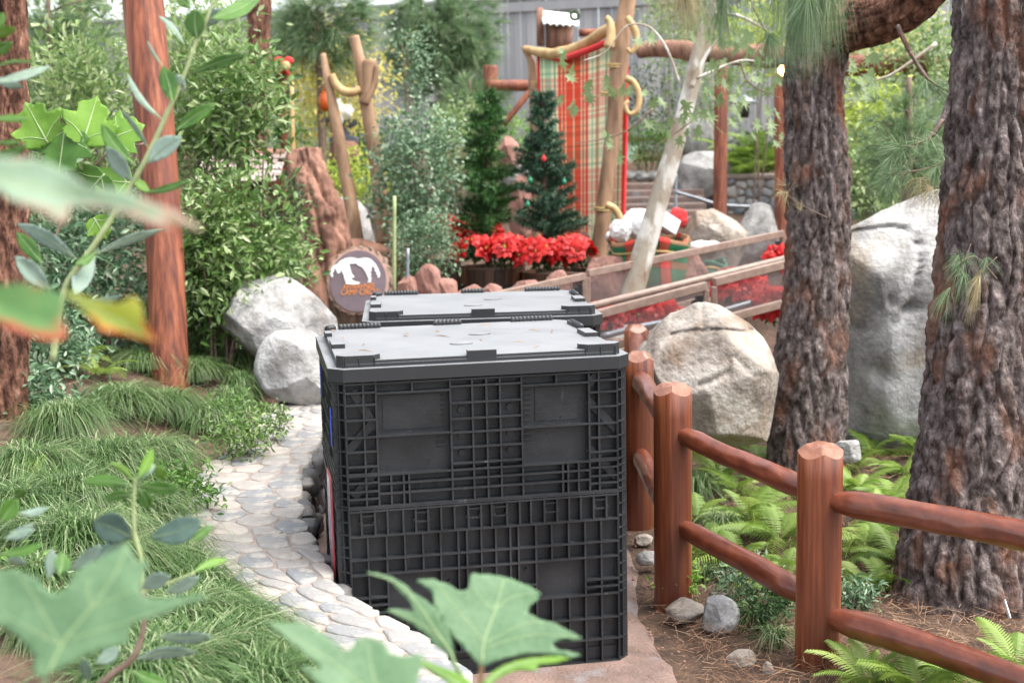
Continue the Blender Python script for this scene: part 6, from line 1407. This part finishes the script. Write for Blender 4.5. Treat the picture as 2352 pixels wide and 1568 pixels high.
MT['vein'] = mat('leaf vein', (.26, .36, .17), rough=.5)
def bigleafmat(nm, a, b, c=None, sc=9, **k): MT[nm] = mat(nm, a, b, c, scale=sc, rough=.55, trans=.3, bump=.0012, bscale=60, contrast=(.35, .65), **k)
bigleafmat('big sycamore leaf', (.09, .185, .09), (.135, .25, .125), net=(75, (.17, .30, .16))); bigleafmat('big leaf edge red', (.09, .24, .08), (.16, .32, .08), sc=7, net=(70, (.2, .34, .1), (.50, .10, .05))); bigleafmat('pale leaf', (.17, .27, .18), (.23, .34, .23), net=(75, (.28, .4, .28), (.36, .27, .2))); bigleafmat('big leaf lime', (.10, .24, .02), (.19, .36, .04), sc=6)
bigleafmat('yellowing leaf', (.24, .32, .03), (.36, .38, .03), sc=9, net=(70, (.4, .42, .08), (.50, .13, .015)))
bigleafmat('bay leaf', (.05, .15, .02), (.10, .24, .035), sc=12); bigleafmat('bay leaf pale', (.22, .32, .26), (.32, .43, .37), sc=12); bigleafmat('bay leaf blue', (.08, .15, .13), (.16, .26, .21), sc=12)
def z3(P): return [(689.1 + .3418 * x, 1032.4 + .3418 * y) for x, y in P]
def zl(P, oy=1032.4, ox=0): return [(ox + .3418 * x, oy + .3418 * y) for x, y in P]
A_ = z3([(1205, 1450), (1120, 1350), (1000, 1230), (940, 1130), (905, 1060), (890, 960), (840, 920), (780, 885), (790, 868), (900, 870), (1010, 910), (1060, 945), (1110, 945), (1135, 925), (1140, 850), (1160, 830), (1300, 840), (1400, 860), (1480, 890), (1560, 925), (1620, 970), (1600, 1010), (1545, 1050), (1530, 1095), (1600, 1135), (1700, 1160), (1800, 1210), (1895, 1260), (1880, 1277), (1780, 1272), (1705, 1290), (1705, 1320), (1740, 1345), (1800, 1350), (1890, 1380), (1820, 1395), (1720, 1380), (1600, 1365), (1500, 1375), (1400, 1395), (1300, 1425), (1232, 1455)])
lf = thing('sycamore_seedling', 'green seedling with large lobed leaves in the foreground before the black crate', 'plant', U(1100, 1700, 2.2))
mA = z3([(1222, 1440), (1235, 1290), (1310, 1080), (1370, 870)])
big_leaf(A_, [mA, z3([(1235, 1290), (1150, 1180), (1050, 1060), (920, 900)]), z3([(1240, 1300), (1350, 1240), (1500, 1170), (1620, 1150)]), z3([(1235, 1340), (1400, 1280), (1600, 1240), (1860, 1262)]), z3([(1310, 1080), (1400, 1000), (1560, 960)]), z3([(1310, 1080), (1240, 1020), (1160, 930)])], 2.2, lf, 'big sycamore leaf', 1, tilt=(.12, -.5), mid=mA)
B_ = z3([(440, 820), (520, 828), (600, 850), (700, 900), (760, 960), (850, 1010), (905, 1060), (950, 1140), (1000, 1220), (1030, 1320), (1035, 1400), (1090, 1490), (1080, 1525), (1040, 1480), (980, 1370), (900, 1310), (840, 1230), (760, 1170), (690, 1140), (620, 1100), (570, 1075), (640, 1068), (720, 1080), (770, 1090), (740, 1020), (680, 960), (620, 900), (560, 865), (480, 845)])
mB = z3([(1075, 1500), (1000, 1340), (900, 1200), (780, 1020), (640, 890), (450, 825)])
big_leaf(B_, [mB, z3([(960, 1290), (800, 1160), (600, 1080)])], 2.15, lf, 'big sycamore leaf', 2, tilt=(.2, -.4), mid=mB)
C_ = z3([(1215, 1580), (1280, 1500), (1360, 1450), (1440, 1420), (1560, 1395), (1700, 1385), (1820, 1398), (1740, 1430), (1600, 1445), (1590, 1470), (1600, 1485), (1480, 1475), (1380, 1510), (1300, 1560), (1260, 1640)])
big_leaf(C_, [z3([(1240, 1570), (1400, 1460), (1600, 1415)])], 2.1, lf, 'big leaf lime', 3, tilt=(.1, -.6), mid=z3([(1240, 1570), (1800, 1400)]))
C2 = z3([(700, 1380), (800, 1400), (900, 1440), (1000, 1475), (1090, 1510), (1150, 1560), (1180, 1640), (1060, 1640), (960, 1540), (860, 1480), (760, 1430)])
big_leaf(C2, [z3([(1150, 1640), (950, 1500), (720, 1390)])], 2.05, lf, 'big leaf lime', 4, tilt=(.1, -.5), mid=z3([(1150, 1640), (700, 1380)]))
for P_ in (z3([(1222, 1440), (1210, 1570), (1190, 1760), (1170, 1950)]), z3([(1080, 1510), (1120, 1640), (1165, 1800)]), z3([(1215, 1580), (1195, 1720)])):
    V, F = tube_geo(smooth_path(px(P_, 2.2), 16), .0045, 8); add('petiole', V, F, MT['redpet'] if 'redpet' in MT else MT.setdefault('redpet', mat('pinkish stalk', (.42, .20, .12), (.40, .36, .18), scale=10, rough=.5)), lf)
D_ = [(608, 1425), (650, 1432), (690, 1430), (730, 1448), (770, 1478), (790, 1497), (806, 1490), (820, 1466), (850, 1462), (880, 1473), (897, 1500), (930, 1507), (972, 1500), (968, 1530), (950, 1600), (900, 1680), (840, 1640), (780, 1610), (720, 1560), (690, 1530), (740, 1535), (700, 1500), (650, 1462)]
lf2 = thing('sycamore_seedling', 'soft focused lobed leaf at the bottom edge, left of the large leaf', 'plant', U(850, 1750, 1.8)); big_leaf(D_, [[(905, 1690), (860, 1560), (845, 1475)], [(880, 1620), (780, 1530), (620, 1430)]], 1.8, lf2, 'big sycamore leaf', 5, tilt=(.1, -.5), mid=[(905, 1690), (845, 1475)])
V, F = tube_geo(px([(905, 1680), (910, 1750), (905, 1900)], 1.8), .004, 8); add('petiole', V, F, MT['redpet'], lf2)
E_ = zl([(-120, 830), (0, 808), (100, 805), (200, 840), (260, 870), (290, 920), (340, 960), (400, 960), (450, 930), (490, 850), (560, 780), (660, 740), (760, 680), (850, 620), (890, 700), (910, 740), (1000, 750), (970, 830), (940, 920), (960, 990), (1050, 1010), (1200, 990), (1400, 970), (1380, 1000), (1200, 1060), (1100, 1110), (1000, 1140), (900, 1170), (850, 1220), (870, 1290), (800, 1320), (700, 1340), (560, 1390), (420, 1460), (340, 1500), (300, 1540), (220, 1500), (230, 1400), (180, 1330), (100, 1240), (0, 1180), (-120, 1140)])
lf3 = thing('sycamore_seedling', 'very large lobed leaf filling the bottom left corner', 'plant', U(100, 1750, 1.6)); mE = zl([(310, 1530), (420, 1300), (620, 1050), (780, 820), (850, 640)])
big_leaf(E_, [mE, zl([(400, 1300), (300, 1120), (200, 940), (120, 820)]), zl([(430, 1290), (600, 1230), (900, 1140), (1300, 1000)]), zl([(620, 1050), (590, 950), (600, 860)]), zl([(620, 1050), (760, 1000), (930, 930)]), zl([(400, 1310), (200, 1200), (0, 1080)])], 1.6, lf3, 'big sycamore leaf', 6, tilt=(.1, -.35), mid=mE)
V, F = tube_geo(px(zl([(310, 1520), (280, 1650), (250, 1800)]), 1.6), .0035, 8); add('petiole', V, F, MT['vein'], lf3)
F0 = zl([(-100, 1050), (0, 1060), (200, 1065), (330, 1090), (480, 1170), (560, 1240), (700, 1265), (830, 1280), (950, 1330), (1100, 1390), (1200, 1430), (1290, 1490), (1370, 1550), (1300, 1542), (1230, 1520), (1170, 1495), (1090, 1452), (1150, 1540), (1050, 1520), (950, 1490), (830, 1440), (700, 1410), (560, 1395), (460, 1385), (470, 1450), (440, 1500), (380, 1500), (300, 1440), (200, 1400), (100, 1370), (0, 1290), (-100, 1260)], 0)
lf4 = thing('overhanging_leaf_twig', 'blurred pale leaf pointing in from the left edge across the redwood pole', 'leaf', U(-60, 400, 1.15)); big_leaf(F0, [zl([(-60, 1180), (300, 1270), (700, 1330), (1330, 1540)], 0)], 1.15, lf4, 'pale leaf', 7, tilt=(.3, -.3), mid=zl([(-60, 1180), (1330, 1540)], 0), thick=.001, fold=.2)
G1 = zl([(-100, 420), (0, 405), (100, 395), (250, 405), (360, 450), (420, 470), (425, 560), (400, 640), (440, 700), (450, 750), (380, 785), (300, 770), (200, 745), (80, 700), (0, 660), (-100, 640)], 516.8)
G2 = zl([(425, 450), (500, 450), (600, 490), (720, 520), (800, 530), (850, 500), (900, 480), (940, 520), (960, 570), (970, 640), (1010, 710), (1060, 785), (980, 780), (900, 750), (760, 725), (690, 720), (650, 680), (590, 610), (520, 540), (440, 480)], 516.8)
lf5 = thing('overhanging_leaf_twig', 'blurred green leaf with reddened rim at the left edge below the pale one', 'leaf', U(-60, 700, 1.2)); big_leaf(G1, [], 1.2, lf5, 'big leaf edge red', 8, tilt=(.2, -.3), mid=zl([(-100, 520), (450, 700)], 516.8)); big_leaf(G2, [zl([(430, 460), (700, 600), (1050, 780)], 516.8)], 1.3, lf5, 'yellowing leaf', 9, tilt=(.3, -.2), mid=zl([(430, 460), (1050, 780)], 516.8))
# oval toothed leaves on stems
def oval(a, b, wd, Zd, parent, matn, seed, edge=1.0):
    a = np.array(a, float); b = np.array(b, float); L = np.linalg.norm(b - a); t = (b - a) / L; n = np.array((-t[1], t[0])); r = np.random.default_rng(seed); bend = r.uniform(-.09, .09) * L; pts = []; K = 13
    for sg in (1, -1):
        rngk = range(K) if sg == 1 else range(K, 0, -1)
        for k in rngk:
            x = k / K; w_ = wd / 2 * (math.sin(math.pi * x ** 1.15) ** .8) * (1 + .05 * (k % 2)) ; pts.append(a + t * L * x + n * (sg * w_ + bend * math.sin(math.pi * x)))
    big_leaf(pts, [[a, (a + b) / 2 + n * bend, b * .98 + a * .02]], Zd + r.uniform(-.05, .05), parent, matn, seed, tilt=(r.uniform(-.8, .8), r.uniform(-.8, .8)), fold=r.uniform(.1, .4), mid=[a, b], thick=.0007, wave=.006, vw=.45)
st1 = thing('leafy_branch', 'arching grey green branch with toothed oval leaves crossing before the redwood pole', 'branch', U(150, 800, 3.0)); Z1 = 3.0
P_ = [(120, 830), (150, 660), (190, 600), (232, 540), (297, 434), (342, 352), (386, 256), (424, 171), (451, 96), (478, 38), (500, -30)]; V, F = tube_geo(smooth_path(px(P_, Z1), 50), (.008, .007, .006, .005, .0035), 10, True, .06, 3); add('stem', V, F, MT['stem_green'], st1)
q = .3418
for i, (a, b, w_, m_) in enumerate((((1325, 265), (1310, 58), 135, 'bay leaf'), ((1410, 130), (1760, -30), 105, 'bay leaf'), ((1275, 500), (1655, 365), 75, 'bay leaf'), ((1160, 695), (1095, 445), 115, 'bay leaf'), ((1175, 885), (1455, 695), 95, 'bay leaf'), ((990, 1100), (1222, 920), 130, 'bay leaf pale'),
        ((885, 1225), (715, 985), 105, 'bay leaf pale'), ((960, 1300), (1280, 1210), 50, 'bay leaf'), ((1240, 305), (1065, 108), 40, 'bay leaf pale'), ((1090, 805), (850, 488), 45, 'bay leaf pale'), ((1095, 445), (990, 275), 22, 'bay leaf pale'), ((1285, 65), (1175, -20), 70, 'bay leaf'), ((905, 1110), (680, 830), 105, 'bay leaf'),
        ((1015, 1300), (890, 1195), 60, 'big leaf lime'), ((1390, 190), (1500, 60), 90, 'bay leaf pale'), ((635, 1712), (1095, 1540), 60, 'bay leaf pale'), ((650, 1690), (500, 1780), 60, 'bay leaf'), ((515, 1740), (110, 1500), 95, 'bay leaf pale'), ((340, 1950), (100, 1720), 120, 'bay leaf pale'), ((285, 1770), (110, 1560), 95, 'bay leaf'), ((640, 1720), (500, 1980), 130, 'bay leaf pale'), ((520, 2020), (830, 1980), 50, 'bay leaf pale'),
        ((1250, 600), (1180, 500), 50, 'bay leaf pale'), ((1000, 1000), (820, 745), 34, 'bay leaf pale'))):
    oval((a[0] * q, a[1] * q), (b[0] * q, b[1] * q), w_ * q, Z1, st1, m_, 20 + i)
st2 = thing('leafy_branch', 'leaves of a near shrub poking in at the far left edge', 'branch', U(-80, 300, 2.6))
V, F = tube_geo(smooth_path(px([(-80, 420), (-60, 200), (-40, 0)], 2.6), 12), .006, 8); add('stem', V, F, MT['stem_green'], st2)
for i, (a, b, w_, m_) in enumerate((((-60, 250), (110, 195), 70, 'big leaf lime'), ((-60, 380), (85, 285), 80, 'bay leaf'), ((-60, 560), (345, 445), 60, 'bay leaf pale'), ((-80, 520), (165, 590), 60, 'bay leaf pale'), ((-80, 200), (30, 90), 80, 'bay leaf'), ((-80, 470), (245, 420), 26, 'bay leaf'), ((-80, 1050), (190, 975), 70, 'bay leaf'), ((-60, 800), (200, 800), 50, 'bay leaf'), ((-50, 960), (150, 960), 40, 'bay leaf'))):
    oval((a[0] * q, a[1] * q), (b[0] * q, b[1] * q), w_ * q, 2.6, st2, m_, 60 + i)
st3 = thing('leafy_shoot', 'upright shoot with rounded blue green leaves at the lower left before the stone wall', 'plant', U(320, 1620, 2.6))
V, F = tube_geo(smooth_path(px(zl([(960, 1000), (950, 740), (905, 560), (900, 300), (912, 190)]), 2.6), 24), (.005, .003), 8); add('stem', V, F, MT['stem_green'], st3)
V, F = tube_geo(smooth_path(px(zl([(600, 1640), (760, 1500), (880, 1410), (950, 1260), (975, 1060), (960, 960)]), 2.6), 24), (.008, .005), 8); add('stem', V, F, MT['stem_brown'], st3)
V, F = tube_geo(smooth_path(px(zl([(940, 960), (1120, 900), (1310, 825)]), 2.6), 12), .003, 8); add('stem', V, F, MT['stem_green'], st3)
for i, (a, b, w_, m_) in enumerate((((920, 200), (1025, -10), 70, 'big leaf lime'), ((905, 215), (738, 85), 45, 'big leaf lime'), ((930, 200), (1045, 100), 60, 'bay leaf pale'), ((1040, 100), (1105, 200), 60, 'big leaf lime'), ((890, 245), (550, 215), 75, 'bay leaf'), ((925, 235), (1210, 265), 85, 'bay leaf'), ((900, 310), (700, 335), 70, 'bay leaf'), ((890, 590), (625, 480), 200, 'bay leaf blue'), ((1000, 590), (1355, 470), 165, 'bay leaf blue'),
        ((1270, 625), (1430, 505), 60, 'bay leaf'), ((860, 600), (645, 750), 80, 'bay leaf blue'), ((930, 260), (1000, 400), 90, 'bay leaf'), ((1300, 822), (1530, 740), 55, 'big leaf lime'), ((945, 940), (1150, 850), 100, 'bay leaf pale'), ((1100, 960), (1345, 850), 80, 'bay leaf pale'), ((1050, 1250), (1430, 1250), 80, 'bay leaf pale'), ((900, 1410), (1320, 1360), 80, 'bay leaf pale'), ((880, 1480), (1130, 1567), 90, 'bay leaf'),
        ((320, 870), (345, 665), 85, 'bay leaf pale'), ((395, 840), (420, 690), 110, 'bay leaf'), ((465, 805), (680, 635), 90, 'bay leaf pale'), ((0, 490), (110, 320), 115, 'bay leaf'), ((-20, 700), (300, 630), 65, 'bay leaf'), ((20, 600), (235, 530), 55, 'bay leaf pale'), ((60, 560), (230, 500), 50, 'bay leaf pale'), ((110, 430), (330, 385), 50, 'bay leaf pale'), ((40, 740), (180, 770), 50, 'bay leaf pale'), ((90, 330), (180, 270), 70, 'bay leaf'), ((640, 1440), (800, 1330), 90, 'bay leaf pale'), ((600, 1560), (560, 1400), 70, 'bay leaf blue'))):
    a = zl([a])[0]; b = zl([b])[0]; oval(a, b, w_ * q, 2.6, st3, m_, 100 + i)
# bright lobed leaves on a thin branch by the pole
st4 = thing('maple_branch', 'cluster of bright lime lobed leaves left of the redwood pole', 'branch', U(120, 560, 4.2)); V, F = tube_geo(smooth_path(px([(120, 560), (180, 430), (240, 360), (330, 330)], 4.2), 20), .004, 8); add('stem', V, F, MT['stem_brown'], st4)
r = np.random.default_rng(5)
LOB = [(0, 0), (-.16, -.03), (-.38, .05), (-.50, .16), (-.42, .26), (-.55, .40), (-.60, .55), (-.42, .56), (-.30, .58), (-.34, .76), (-.24, .84), (-.12, .86), (0, 1), (.12, .86), (.24, .84), (.34, .76), (.30, .58), (.42, .56), (.60, .55), (.55, .40), (.42, .26), (.50, .16), (.38, .05), (.16, -.03)]
def lobed(u_, v_, L, ang, Zd, parent, matn, seed, **k):
    c_, s_ = math.cos(ang), math.sin(ang); P_ = [(u_ + L * (x * c_ - y * s_), v_ - L * (x * s_ + y * c_)) for x, y in LOB]; f = lambda x, y: (u_ + L * (x * c_ - y * s_), v_ - L * (x * s_ + y * c_))
    big_leaf(P_, [[f(0, 0), f(0, .5), f(0, .95)], [f(0, .1), f(-.25, .28), f(-.48, .37)], [f(0, .1), f(.25, .28), f(.48, .37)]], Zd, parent, matn, seed, tilt=(r.uniform(-.5, .5), r.uniform(-.6, .2)), mid=[f(0, 0), f(0, 1)], thick=.0008, **k)
for i, (u_, v_, L, a, m_) in enumerate(((110, 330, 110, .5, 'big leaf lime'), (190, 330, 115, -.3, 'big leaf lime'), (150, 290, 120, 3.0, 'bay leaf'), (250, 320, 90, -1.2, 'big leaf lime'), (240, 400, 100, 2.4, 'bay leaf'), (300, 420, 95, 1.5, 'big leaf lime'), (90, 400, 90, 2.0, 'bay leaf'), (215, 500, 60, -2.6, 'big leaf lime'))):
    lobed(u_, v_, L, a, 4.2, st4, m_, 150 + i)
